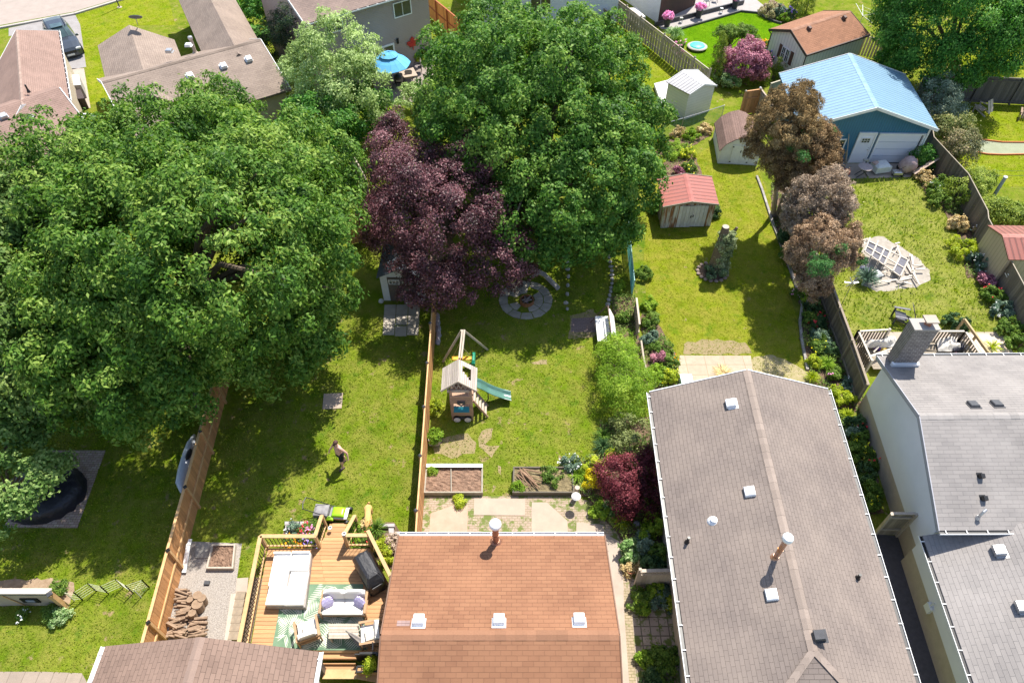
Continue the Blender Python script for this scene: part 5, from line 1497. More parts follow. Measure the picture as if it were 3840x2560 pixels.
tree('spruce_tree', 'dark spruce with yellow tips beside the beige house', 'tree',
  [lobe('o', 645, 95, 2.0, 1.4, 1.4, 1.5), lobe('o', 650, 75, 3.6, 1.0, 1.0, 1.4), lobe('o', 655, 50, 5.0, .6, .6, .9)], 120, .36, 100, .12, leafmat("spruce_needles", (.015, .03, .018), (.03, .06, .03), (.1, .12, .03), .1), 18, base=at('o', 645, 115), asp=.3, r0=.14)
for k, (x, y, z, r) in enumerate(((575, 30, 1.6, 1.5), (590, 90, 1.0, .9), (605, 5, 2.0, 1.6))):
 tree('shrub', ['leafy dark shrub between the beige house and the spruce, the larger one', 'small dark shrub low beside the beige roof edge', 'dark shrub at the top edge between two houses'][k], 'shrub', [lobe('o', x, y, z, r, r, r * .9)], 50, .4, 90, .17, MAPLE3, 19 + k, r0=.06, nl=5)
tree('maple_tree', 'large green shade tree in the upper right corner', 'tree',
  [lobe('o', 2190, 20, 5.6, 4.0, 4.2, 4.2), lobe('o', 2125, 90, 4.0, 2.6, 2.8, 2.8), lobe('o', 2250, 80, 4.6, 2.9, 2.8, 3.0), lobe('o', 2190, 140, 3.2, 2.6, 2.2, 2.2), lobe('o', 2100, 20, 4.6, 2.6, 2.6, 2.8)],
  480, .6, 200, .16, MAPLE3, 23, base=at('o', 2195, 165), r0=.3, nl=12, droop=.7)
tree('shrub', 'yellow tinted shrub at the far right edge beside the brown shed', 'shrub', [lobe('o', 2330, 70, 2.4, 1.3, 1.5, 1.6)], 60, .45, 90, .18, leafmat("lime_leaves", (.05, .08, .01), (.15, .19, .03), (.36, .34, .07), .3), 24, r0=.07)
tree('shrub', 'small dark leafy tree behind the pale blue garage roof', 'tree', [lobe('C2', 780, 700, 1.4, 1.3, 1.2, 1.2), lobe('C2', 880, 800, 1.2, 1.0, 1.0, 1.0)], 60, .45, 90, .18, MAPLE3, 25, r0=.08)
tree('olive_tree', 'grey green feathery tree beside the right wall of the blue garage', 'tree', [lobe('Y', 380, 460, 1.8, 1.3, 1.5, 1.5), lobe('Y', 500, 590, 1.2, 1.1, 1.0, 1.0)], 130, .34, 100, .13, leafmat("sage_leaves", (.05, .075, .05), (.13, .17, .12), (.24, .29, .21), .2), 26, r0=.09, asp=.3)
tree('shrub', 'yellowish green blossoming shrub beside the curved putting strip', 'shrub', [lobe('Y', 620, 830, 1.3, 1.1, 1.0, 1.0), lobe('Y', 480, 850, 1.2, .8, .8, .9)], 90, .36, 80, .12, leafmat("bronze_green", (.06, .09, .02), (.17, .19, .06), (.4, .33, .14), .2), 27, r0=.06)
tree('shrub', 'second blossoming shrub, browner, standing nearer than its yellow green twin', 'shrub', [lobe('Y', 700, 1070, 1.2, 1.0, .95, 1.1)], 70, .34, 80, .12, leafmat("brown_green", (.05, .065, .02), (.14, .14, .06), (.36, .28, .16), .2), 28, r0=.06)
tree('shrub', 'green shrub with white flowers at the garage corner by the planks', 'shrub', [lobe('K', 1830, 560, .7, .7, .6, .7)], 30, .28, 70, .13, MAPLE3, 29, r0=.04)
for k, (x, y, z, r, c) in enumerate(((1950, 1290, .9, 1.1, 0), (2010, 1230, .9, .9, 0), (2110, 1440, .7, .9, 1), (2230, 1470, .7, .9, 1), (2330, 1480, .7, .8, 1))):
 tree('juniper', ['spreading yellow green juniper spilling over the dark fence', 'upper lobe juniper touching the lawn beside the grey pole', 'low hedge juniper just below the grey pole', 'low hedge juniper behind the brick red shed roof', 'low hedge juniper at the right edge above the brick red roof'][k], 'shrub', [lobe('C', x, y, z, r, r * .9, r * .7)], 60, .3, 80, .14, leafmat("juniper_green", (.05, .09, .015), (.16, .22, .03), (.3, .34, .07), .25), 30 + k, r0=.05, asp=.35, droop=.8, group='junipers along the dark fence')
# browning conifers in a row by the tall grass yard
BROWN = [leafmat("brown_needles_a", (.055, .038, .017), (.2, .135, .062), (.4, .29, .14), .08, rough=.8, spec=.1), leafmat("brown_needles_b", (.055, .037, .019), (.2, .13, .066), (.4, .28, .15), .08, rough=.8, spec=.1),
   leafmat("grey_needles", (.09, .065, .045), (.28, .21, .15), (.5, .4, .3), .08, rough=.8, spec=.1), leafmat("brown_needles_c", (.08, .05, .03), (.25, .165, .1), (.47, .34, .22), .08, rough=.8, spec=.1)]
GREENTUFT = leafmat("green_tuft", (.015, .05, .015), (.035, .1, .025), (.08, .2, .05), .2)
for k, (bp, lob, tuft, lab) in enumerate((
  (('C', 615, 1470), [lobe('C', 690, 890, 6.2, 1.65, 1.6, 2.0), lobe('C', 640, 1100, 4.8, .9, .9, 1.0), lobe('C', 790, 740, 6.8, .95, 1.0, 1.2), lobe('C', 560, 1010, 5.2, .95, .9, 1.3), lobe('C', 700, 1070, 4.6, .95, .9, 1.0)], (), 'browned conifer against the curved roof shed, the tallest of the row'),
  (('C', 700, 1530), [lobe('C', 840, 1090, 5.0, 1.4, 1.3, 1.6), lobe('C', 800, 1260, 4.0, .9, .8, .9), lobe('C', 940, 960, 5.4, .75, .8, 1.0), lobe('C', 760, 1200, 4.2, .9, .8, 1.1)], [(840, 935, 6.4, .3), (985, 900, 6.2, .34), (760, 1005, 6.0, .16), (825, 1075, 6.2, .16)], 'browned conifer with green tufts beside the blue garage window'),
  (('F', 770, 200), [lobe('C', 930, 1410, 4.6, 1.45, 1.3, 1.7), lobe('C', 1020, 1290, 5.0, .65, .7, 1.0), lobe('C', 840, 1500, 4.0, .9, .9, 1.2)], [(1105, 1495, 4.2, .13)], 'greyish dead conifer in the middle of the brown row'),
  (('F', 850, 540), [lobe('F', 930, 150, 4.0, 1.2, 1.1, 1.5), lobe('F', 1090, 100, 3.8, .75, .7, 1.0), lobe('F', 900, 380, 2.8, .65, .7, .9), lobe('F', 830, 210, 3.4, .6, .8, 1.0), lobe('F', 1140, 220, 3.0, .5, .5, .6)], [(935, 275, 4.4, .55), (1220, 230, 3.2, .2), (1085, 160, 4.8, .16)], 'browned conifer with one big green clump over the dark fence'))):
 t_ = 'F' if k == 3 else 'C'
 r_ = tree('conifer_tree', lab, 'tree', lob, 640, .22, 120, .13, BROWN[k], 40 + k, base=at(*bp), r0=.13, bark=BARKP, asp=.2, shell=(.6, 1.14), group='browned conifers in a row', jitter=.9)
 rg = np.random.default_rng(90 + k)
 for x, y, z, r in tuft:
  p = at(t_, x, y, z)
  V, F, T, _ = crown([((p.x, p.y, p.z), (r, r, r * .9))], max(8, int(60 * r)), .2, 60, .09, rg, asp=.35)
  put('green_tuft', npmesh('green_tuft', V - np.array(r_.location), F, T), GREENTUFT, r_, r_.location)
# ------------------------------------------------------------------ shrubs and border plants
def bush(label, t, x, y, z, r, m, seed, n=None, leaf=.1, clr=None, name='shrub', cat='shrub', group=None, lpc=60, rz=None, flowers=None, asp=.5, droop=.3, rxy=None):
 rg = np.random.default_rng(seed)
 p = at(t, x, y, z)
 rx = rxy or (r, r)
 lb = [((p.x, p.y, p.z), (rx[0] * .8, rx[1] * .8, rz or r * .85))] + [((p.x + r * .85 * math.cos(a), p.y + r * .85 * math.sin(a), p.z * rg.uniform(.6, 1)), (r * f, r * f, (rz or r) * f)) for a, f in zip(rg.uniform(0, 6.28, 4), rg.uniform(.35, .65, 4))]
 V, F, T, cen = crown(lb, n or int(26 + 40 * r), clr or .24 * max(.5, r), lpc, leaf, rg, asp=asp, droop=droop, low=-.8)
 root = empty(name, (p.x, p.y, 0), label, cat, group)
 o = np.array(root.location)
 put('foliage', npmesh('foliage', V - o, F, T), m, root, root.location)
 mb = MB()
 for k in range(4):
  e = cen[rg.integers(len(cen))]; mb.tube([root.location, lerp(root.location, Vector(e), .6) + Vector((.02, 0, .03)), Vector(e)], [.022, .016, .008], 5)
 part('stem', mb, BARK, root)
 if flowers:
  fm, cnt, fs = flowers
  cnt = max(6, int(cnt * .6)); q = cen[rg.integers(0, len(cen), cnt)] + rg.normal(0, .05, (cnt, 3)); dd = unit(q - np.array(p)); q = q + dd * .12 + np.array([0, 0, .07])
  Vf, Ff, Tf = leaves(np.repeat(q, 4, 0) + rg.normal(0, fs * .4, (cnt * 4, 3)), np.tile(np.array([0, 0, 1.]), (cnt * 4, 1)), fs, rg, asp=.9)
  put('blossom', npmesh('blossom', Vf - o, Ff, Tf), fm, root, root.location)
 return root
def fountain(label, t, x, y, r, h, m, seed, n=110, w=.03, name='grass_clump', cat='plant', group=None, flowers=None):
 """strap leaves arching out of one crown"""
 rg = np.random.default_rng(seed)
 p = np.array(at(t, x, y))
 V, F, T = [], [], []
 for i in range(n):
  a = rg.uniform(0, 6.283); d = np.array([math.cos(a), math.sin(a), 0]); L = r * rg.uniform(.5, 1.1); hh = h * rg.uniform(.6, 1.1) * (1.25 - .6 * L / r)
  s = np.array([-d[1], d[0], 0]) * w * .5
  tone = rg.normal(.5, .2)
  prev = None
  for k, (f, z, ww) in enumerate(((.04, .05, .7), (.4, .8, 1), (.75, 1.0, .8), (1.05, .7, .1))):
   c = p + d * L * f + np.array([0, 0, hh * z]); cur = (c - s * ww, c + s * ww)
   if prev is not None:
    V += [prev[0], prev[1], cur[1], cur[0]]; T.append(tone)
   prev = cur
 V = np.array(V); F = np.arange(len(V)).reshape(-1, 4)
 o = tag(put(name, npmesh(name, V - p, F, np.clip(np.array(T), 0, 1)), m, None, tuple(p)), label, cat, group)
 if flowers:
  fm, cnt, fs = flowers
  q = p + np.concatenate([rg.uniform(-.6, .6, (cnt, 2)) * r, np.full((cnt, 1), h * 1.05)], 1)
  Vf, Ff, Tf = leaves(np.repeat(q, 4, 0) + rg.normal(0, fs * .4, (cnt * 4, 3)), np.tile(np.array([0, 0, 1.]), (cnt * 4, 1)), fs, rg, asp=.9)
  f_ = put('blossom', npmesh('blossom', Vf - p, Ff, Tf), fm, o, tuple(p))
 return o
GREEN = leafmat("bush_green", (.03, .07, .012), (.085, .15, .022), (.18, .25, .05), .3)
BRIGHT = leafmat("bright_green", (.06, .12, .012), (.15, .25, .022), (.28, .37, .05), .35)
LIME = leafmat("lime_green", (.09, .14, .01), (.24, .3, .02), (.42, .44, .05), .35)
GOLD = leafmat("golden_leaves", (.2, .17, .008), (.5, .42, .015), (.7, .6, .04), .3)
DEEP = leafmat("deep_green", (.015, .04, .015), (.04, .085, .03), (.1, .16, .06), .2)
BLUEG = leafmat("blue_green_leaves", (.03, .06, .04), (.08, .13, .09), (.2, .27, .18), .2)
REDM = leafmat("red_maple_leaves", (.03, .007, .01), (.1, .02, .027), (.27, .075, .085), .25)
DKRED = leafmat("dark_red_leaves", (.02, .006, .009), (.06, .015, .02), (.14, .03, .04), .2)
PINKL = leafmat("pink_purple_leaves", (.08, .025, .04), (.26, .1, .14), (.5, .26, .3), .25)
DRYL = leafmat("dry_leaves", (.2, .14, .06), (.42, .32, .14), (.6, .5, .3), .2)
HOSTA = leafmat("hosta_leaves", (.05, .11, .03), (.12, .22, .06), (.4, .46, .25), .25)
F_ORANGE = leafmat("orange_petals", (.6, .15, .01), (.8, .3, .01), (.85, .5, .02), .2)
F_PURP = leafmat("purple_petals", (.15, .08, .4), (.25, .16, .55), (.5, .4, .75), .2)
F_RED = leafmat("red_petals", (.5, .01, .02), (.65, .03, .05), (.75, .15, .12), .2)
F_PINK = leafmat("pink_petals", (.6, .12, .3), (.75, .25, .45), (.85, .5, .62), .2)
F_WHITE = leafmat("white_petals", (.6, .6, .55), (.75, .75, .7), (.85, .85, .8), .2)
F_YEL = leafmat("yellow_petals", (.6, .4, .01), (.8, .62, .02), (.85, .75, .1), .2)
# feathery bush and the border below it
tree('feathery_bush', 'tall bright feathery bush at the corner of the long taupe roof', 'shrub', [lobe('E', 1930, 1000, 1.1, 1.15, 1.6, 1.0), lobe('E', 1890, 860, .9, .9, .8, .8), lobe('E', 1950, 1180, 1.0, .95, .9, .9)], 170, .34, 110, .11, BRIGHT, 60, base=at('E', 1940, 1080), r0=.05, asp=.25, droop=-.5)
bush('dull olive shrub below the feathery bush beside the taupe roof', 'E', 1990, 1390, .8, .85, leafmat("olive_leaves", (.05, .07, .02), (.13, .16, .05), (.25, .27, .11), .2), 61, leaf=.09)
fountain('dark arching daylily clump under the olive shrub, the upper one', 'E', 1790, 1440, .5, .45, GREEN, 62)
fountain('dark arching daylily clump under the olive shrub, nearest the lawn', 'O', 420, 215, .5, .5, DEEP, 63)
bush('golden yellow dwarf shrub in front of the red japanese maple', 'O', 355, 530, .45, .42, GOLD, 64, leaf=.08)
bush('yellow green dwarf shrub above the golden one', 'O', 335, 375, .4, .36, LIME, 65, leaf=.08)
bush('small yellow flowered plant at the top of the red maple', 'O', 510, 262, .3, .24, LIME, 66, leaf=.07, flowers=(F_YEL, 14, .05))
fountain('bright green strap leaf clump behind the round topped bird feeder', 'O', 175, 480, .5, .45, BRIGHT, 67)
bush('silvery white leaved plant at the right end of the stick filled bed', 'O', 130, 355, .3, .34, BLUEG, 68, leaf=.08, flowers=(F_WHITE, 30, .05))
tree('japanese_maple', 'red lace leaf japanese maple half sunlit under the taupe eave', 'tree', [lobe('O', 610, 540, 1.2, .75, 1.0, .8), lobe('O', 500, 470, .9, .55, .6, .6), lobe('O', 640, 720, 1.0, .55, .6, .7)], 120, .25, 110, .075, REDM, 69, base=at('O', 640, 660), r0=.06, nl=8, droop=.7)
tree('japanese_maple', 'dark purple shaded maple bush against the taupe house wall', 'tree', [lobe('O', 840, 560, 1.0, .75, 1.3, .9), lobe('O', 880, 400, .9, .5, .6, .7)], 90, .26, 90, .08, DKRED, 70, base=at('O', 860, 660), r0=.05, nl=6)
bush('light green leafy plant at the patio edge, the upper one', 'O', 400, 800, .3, .36, BRIGHT, 71, leaf=.1)
bush('white edged hosta beside the patio edge plants', 'O', 480, 760, .28, .26, HOSTA, 72, leaf=.13)
fountain('yellow green daylily clump at the patio corner near the red maple', 'O', 590, 960, .42, .45, LIME, 73)
fountain('darker daylily clump between the patio and the red maple', 'O', 560, 900, .45, .4, GREEN, 74)
bush('round bright green shrub against the taupe house wall', 'O', 910, 980, .45, .5, BRIGHT, 75, leaf=.09)
bush('hosta with white edged leaves along the side path', 'O', 690, 1200, .3, .42, HOSTA, 76, leaf=.16)
bush('blue green hosta beside the white edged one', 'O', 830, 1160, .3, .42, BLUEG, 77, leaf=.16)
bush('dark green plant at the foot of the taupe house wall', 'O', 960, 1240, .3, .45, GREEN, 78, leaf=.12)
bush('dark leafy plant before the lattice topped beige fence', 'O', 880, 1330, .25, .4, DEEP, 79, leaf=.12)
bush('small dry plant around the terracotta pot', 'O', 690, 1370, .18, .25, DRYL, 80, leaf=.07)
for k, (x, y, r, m_) in enumerate(((380, 540, .34, GREEN), (600, 430, .34, BRIGHT), (680, 540, .36, BLUEG), (400, 620, .24, BRIGHT), (780, 560, .22, LIME), (560, 1240, .3, GREEN), (720, 1220, .34, GREEN), (460, 1260, .24, BRIGHT), (700, 1450, .36, GREEN), (560, 1520, .3, DEEP))):
 bush(['ivy like plant at the left of the shady side yard', 'bright leafed plant in the middle of the shady side yard', 'blue green plant by the taupe wall in the side yard', 'low bright plant at the corner of the side yard stones', 'lime plant squeezed against the taupe wall', 'green weed clump below the side yard stones', 'green weed clump near the taupe wall foot', 'small bright weed clump beside the brick side path', 'large weed clump at the bottom of the side yard', 'dark weed clump at the bottom edge of the picture'][k], 'H2', x, y, .2, r, m_, 100 + k, leaf=.09, group='weeds and plants in the narrow side yard')
# flower border between golden lawn and dark fence
border = [('deep green shrub', 'F', 690, 60, .4, .45, DEEP, None), ('dark leafy shrub', 'F', 720, 180, .35, .4, GREEN, None), ('pink rose bush', 'F2', 265, 190, .3, .26, GREEN, (F_PINK, 22, .06)), ('bright green shrub', 'F2', 310, 190, .3, .3, BRIGHT, None),
   ('dark green fern like shrub', 'F2', 350, 270, .3, .38, DEEP, None), ('red poppy plant', 'F2', 405, 375, .35, .28, DEEP, (F_RED, 12, .11)), ('spreading dark green plant', 'F2', 330, 350, .25, .36, GREEN, None),
   ('spiky green plant', 'F2', 400, 470, .3, .4, BLUEG, None), ('yellow flowered plant', 'F2', 410, 540, .28, .34, GREEN, (F_YEL, 26, .06)), ('pale green leafy plant', 'F2', 360, 640, .2, .3, LIME, None),
   ('dark leafy plant', 'F2', 480, 560, .3, .4, DEEP, None), ('pink peony plant', 'F2', 515, 715, .3, .28, GREEN, (F_PINK, 10, .09)), ('white flowered plant', 'F2', 585, 790, .2, .26, BLUEG, (F_WHITE, 24, .05)),
   ('yellow green leafy shrub', 'F3', 290, 160, .4, .45, LIME, None), ('dark green shrub', 'F3', 390, 330, .3, .36, DEEP, None), ('white flowering plant', 'F3', 355, 390, .2, .24, BLUEG, (F_WHITE, 22, .05)),
   ('round green shrub', 'F3', 400, 440, .3, .34, GREEN, None), ('yellow daisy plant', 'F3', 430, 505, .28, .34, GREEN, (F_YEL, 40, .06)), ('bushy green plant', 'F3', 350, 520, .28, .38, GREEN, None),
   ('red flowered plant', 'F3', 485, 615, .22, .2, GREEN, (F_RED, 10, .07)), ('dark spreading shrub', 'F3', 450, 660, .3, .42, DEEP, None), ('green bushy shrub', 'F3', 460, 780, .28, .38, GREEN, None),
   ('small yellow flowered plant', 'F3', 470, 880, .2, .28, GREEN, (F_YEL, 22, .06)), ('red blooming plant', 'F3', 415, 375, .25, .18, DEEP, (F_RED, 10, .07))]
where = ['at the upper end of the border by the conifers', 'under the browned conifers', 'beside the stone edging', 'next to the pink rose in the shade', 'by the dark fence rail', 'with scarlet blooms in the fence border', 'beside the edging curve', 'above the yellow flowers in the border', 'in the middle of the fence border', 'leaning over the edging end', 'against the dark fence', 'near the fence brace', 'by the fence foot near the roof corner',
   'under the corner of the taupe roof', 'between roof edge and white house', 'halfway along the alley border', 'along the alley border', 'by the plinth of the white house', 'at the taupe gutter in the alley border', 'by the white house plinth', 'in the lower alley border', 'low in the alley border', 'at the lower end of the alley border', 'against the white house plinth near the top']
for k, (nm, t_, x, y, z, r, m_, fl) in enumerate(border):
 bush(nm + ' ' + where[k], t_, x, y, z, r, m_, 120 + k, leaf=.09, flowers=fl, group='plants in the border along the dark fence')
for k, (t_, x, y, r, m_, lb) in enumerate((('F2', 440, 670, .6, BRIGHT, 'big arching daylily clump at the lower end of the stone edging'), ('F2', 395, 500, .45, GREEN, 'dark arching clump above the daylilies'), ('F3', 310, 300, .45, LIME, 'bright daylily clump beside the taupe gutter'), ('F3', 440, 740, .45, GREEN, 'strap leaf clump low in the alley border'), ('F3', 490, 830, .4, GREEN, 'grassy clump at the bottom of the alley border'), ('F2', 340, 760, .4, LIME, 'pale daylily clump just above the roof corner'))):
 fountain(lb, t_, x, y, r, .5, m_, 160 + k, n=130)
# left side of the golden lawn
for k, (x, y, r, m_, fl, lb) in enumerate(((2130, 640, .4, GREEN, None, 'green climbing plant behind the grey fence stub'), (2200, 830, .5, GREEN, None, 'leafy shrub by the upper left of the cream slabs'), (2180, 900, .35, PINKL, None, 'pinkish flowering plant in the border left of the slabs'), (2240, 920, .35, GREEN, (F_ORANGE, 14, .06), 'orange flowered plant beside the cream slabs'), (2170, 1000, .5, BRIGHT, None, 'bright bushy plant at the gable corner of the taupe roof'), (2250, 1030, .4, LIME, (F_YEL, 20, .05), 'yellow flowered plant at the slab corner'), (2110, 520, .35, BRIGHT, None, 'small bright plant along the teal fence'), (2080, 330, .4, GREEN, None, 'dark leafy plant at the top of the teal fence'), (1900, 400, .25, BRIGHT, None, 'low plant behind the line of edging rocks'), (1930, 620, .3, GREEN, None, 'wispy plant behind the canopy swing'), (2100, 760, .3, BLUEG, None, 'pale leaved plant by the pole rail'))):
 bush(lb, 'E', x, y, .25, r, m_, 180 + k, leaf=.09, flowers=fl)
# yellow bed above the red shed
for k, (x, y, r, m_, fl, lb) in enumerate(((280, 500, .8, BRIGHT, None, 'bright mounded ground cover in the bed above the red shed'), (430, 560, .38, LIME, (F_YEL, 40, .06), 'yellow flowered clump at the edge of the upper bed'), (470, 720, .42, GREEN, (F_YEL, 26, .06), 'orange yellow flowered clump just behind the red roof'), (40, 680, .6, LIME, None, 'tall yellow green grass plant left of the red roof'), (100, 790, .3, GREEN, (F_ORANGE, 20, .07), 'orange lily clump at the corner of the red roof'), (140, 420, .4, GREEN, (F_ORANGE, 16, .08), 'orange flowered plant at the chain link fence end'), (330, 760, .25, PINKL, None, 'small reddish plant in the bare soil of the upper bed'), (640, 260, .4, DRYL, None, 'dry grass tuft along the chain link fence'), (480, 330, .4, BRIGHT, None, 'tall weeds under the chain link fence'), (330, 300, .4, DRYL, None, 'brownish grass clump at the chain link post'), (760, 1240, .35, DEEP, None, 'dark ivy at the right corner of the red shed'), (40, 1180, .4, GREEN, None, 'green creeper at the left wall of the red shed'))):
 bush(lb, 'J', x, y, .25 if r < .7 else .2, r, m_, 200 + k, leaf=.09, flowers=fl, rz=.3 if r > .7 else None)
# topiary, cedars and beds in the rich green lawn
def cedar(label, t, x, y, h, r, seed, m=None, group=None):
 p = at(t, x, y)
 lob = [((p.x, p.y, h * f), (r * w, r * w, h * .2)) for f, w in ((.16, 1), (.4, .9), (.62, .65), (.84, .35))]
 return tree('cedar', label, 'tree', lob, int(60 * h), .15, 50, .07, m or CEDARL, seed, r0=.05, nl=3, asp=.4, low=-.9, group=group, droop=-.5)
CEDARL = leafmat("cedar_green", (.03, .06, .006), (.1, .15, .014), (.24, .28, .035), .15)
p = at('W', 930, 1010); q = at('W', 1010, 880)
cedar('tall pointed clipped cedar column left of the topiary arch', 'W', 865, 1240, 4.0, .62, 220)
tree('topiary_arch', 'clipped green hedge arch on the rich lawn', 'hedge', [((lambda v: (v.x, v.y, v.z))(at('W', x, y, z)), (rx, .6, rz)) for x, y, z, rx, rz in ((1040, 490, 2.4, .6, .45), (1140, 480, 2.4, .6, .45), (1250, 475, 2.4, .6, .45), (1360, 480, 2.4, .6, .45), (1430, 530, 2.3, .45, .5), (1050, 640, 1.5, .4, .8), (1040, 800, .7, .4, .8))], 260, .2, 70, .1, GREEN, 221, base=at('W', 1010, 880), r0=.08, nl=4)
tree('plum_bush', 'pink and purple leaved bush beside the little cottage', 'shrub', [lobe('W', 1340, 900, 1.5, 1.5, 1.3, 1.2), lobe('W', 1500, 1000, 1.1, 1.0, .9, .9), lobe('W', 1200, 950, 1.0, .9, .9, .9), lobe('W', 1390, 740, 2.0, .8, .8, .8)], 170, .36, 100, .14, PINKL, 222, r0=.08, nl=8)
bush('orange gold flower mound against the cottage wall', 'W', 1670, 720, .4, .65, GREEN, 223, leaf=.12, flowers=(F_ORANGE, 150, .12), cat='flowers')
bush('purple flowers in a dark urn by the cottage', 'W', 1660, 850, .8, .5, GREEN, 224, leaf=.1, flowers=(F_PURP, 60, .1), cat='flowers')
for k, (x, y, h) in enumerate(((1370, 1250, 1.3), (1490, 1230, 1.3), (1610, 1220, 1.4), (1780, 1170, 1.5), (1950, 1100, 1.4), (2130, 1020, 1.2))):
 cedar(['leftmost dwarf cedar of the row beside the blue garage', 'second dwarf cedar from the left in the row', 'third dwarf cedar beneath the pink bush', 'dwarf cedar at the corner of the pale blue roof', 'dwarf cedar below the cottage window', 'rightmost dwarf cedar under the brown shutter'][k], 'W', x, y, h, .42, 226 + k, group='dwarf cedars between cottage and garage')
for k, (x, y, h) in enumerate(((2060, 250, 2.6), (2230, 200, 2.2))):
 cedar(['tall dark cedar behind the cottage, the left one', 'shorter dark cedar behind the cottage roof ridge'][k], 'W', x, y, h, .6, 234 + k)
bush('variegated white green shrub at the end of the lattice fence', 'W', 1080, 1150, .6, .7, HOSTA, 238, leaf=.13)
bush('tan dry ornamental mound in the stone edged bed', 'W', 1700, 170, .4, .75, leafmat("tan_leaves", (.14, .13, .06), (.28, .25, .12), (.45, .4, .22), .2), 239, leaf=.1)
bush('pinkish mound at the top of the stone edged bed', 'W', 1750, 90, .4, .5, leafmat("rosy_leaves", (.16, .12, .08), (.34, .26, .18), (.5, .42, .32), .2), 240, leaf=.1)
bush('blue green shrub in the stone edged bed', 'W', 1880, 170, .5, .6, BLUEG, 241, leaf=.12)
bush('bright little shrub at the lower end of the stone edged bed', 'W', 1920, 270, .3, .4, BRIGHT, 242, leaf=.1)
bush('deep blue delphinium by the dark cedar', 'W', 2015, 180, .7, .3, DEEP, 243, leaf=.1, flowers=(F_PURP, 26, .1), cat='flowers')
fountain('tall pale ornamental grass beside the picket fence', 'W', 300, 560, .9, .9, HOSTA, 244, n=160, w=.05)
fountain('fine green ornamental grass near the pink fence flowers', 'W', 350, 610, .6, .6, BRIGHT, 245, n=110, w=.04)
bush('pink and crimson flowers at the picket fence', 'W', 400, 690, .4, .5, GREEN, 246, leaf=.1, flowers=(F_PINK, 60, .12), cat='flowers')
# plants by the umbrella patio
bush('dark potted plant by the taupe wall', 'M', 1200, 440, .9, .45, DEEP, 247, leaf=.14)
bush('yellow green shrub in front of the round white planter', 'M', 1190, 540, .6, .45, LIME, 248, leaf=.12)
bush('light green shrub below the patio chairs', 'B', 200, 800, .6, .9, GREEN, 249, leaf=.14)
bush('sunlit leafy shrub at the upper edge of the purple tree', 'B', 470, 660, 1.4, 1.1, WILLOW, 250, leaf=.15)
bush('low bright shrub at the small lawn by the grey fence', 'B', 90, 870, .4, .7, BRIGHT, 251, leaf=.12)
# right border of tall grass yard
for k, (t_, x, y, r, m_, fl, lb) in enumerate((('C3', 160, 130, .7, GREEN, (F_WHITE, 40, .06), 'white flowered weeds at the top of the tall grass border'), ('C3', 180, 240, .6, GREEN, None, 'dark weeds at the foot of the dark fence'), ('C3', 310, 430, .5, DRYL, None, 'dry stemmed plant by the dark fence'), ('C3', 370, 660, .7, LIME, None, 'yellow green shrub by the dark fence'), ('C3', 520, 520, .3, DRYL, (F_WHITE, 20, .07), 'cream flowering plant against the dark fence'), ('C3', 500, 760, .5, BLUEG, (F_WHITE, 40, .06), 'white flowering shrub by the dark fence'), ('F', 2130, 470, .5, GREEN, (F_RED, 16, .07), 'red flowered plant low in the dark fence border'), ('F', 2190, 560, .5, BLUEG, (F_WHITE, 24, .06), 'silver leaved plant in the lower fence border'), ('F', 2230, 680, .5, GREEN, None, 'green shrub near the sandy path end'), ('F', 2310, 800, .5, GREEN, None, 'leafy shrub at the right edge beside the white house roof'), ('F', 1890, 660, .55, DEEP, None, 'dark round shrub by the wooden handrail'), ('F', 2080, 360, .4, PINKL, None, 'pinkish weed by the dark fence'), ('C3', 60, 60, .5, DRYL, None, 'brown weed patch left of the white flowered weeds'))):
 bush(lb, t_, x, y, .35, r, m_, 260 + k, leaf=.11, flowers=fl)
fountain('tall bluish grass tuft beside the sand heap', 'U', 470, 1240, .75, .9, BLUEG, 274, n=140, w=.04)
fountain('grass sprout on the sandy path by the handrail', 'F', 2110, 830, .5, .4, LIME, 275, n=60)
fountain('dry straw coloured grass lying on the cream slabs', 'F', 275, 1000, .55, .12, DRYL, 276, n=120, w=.03)
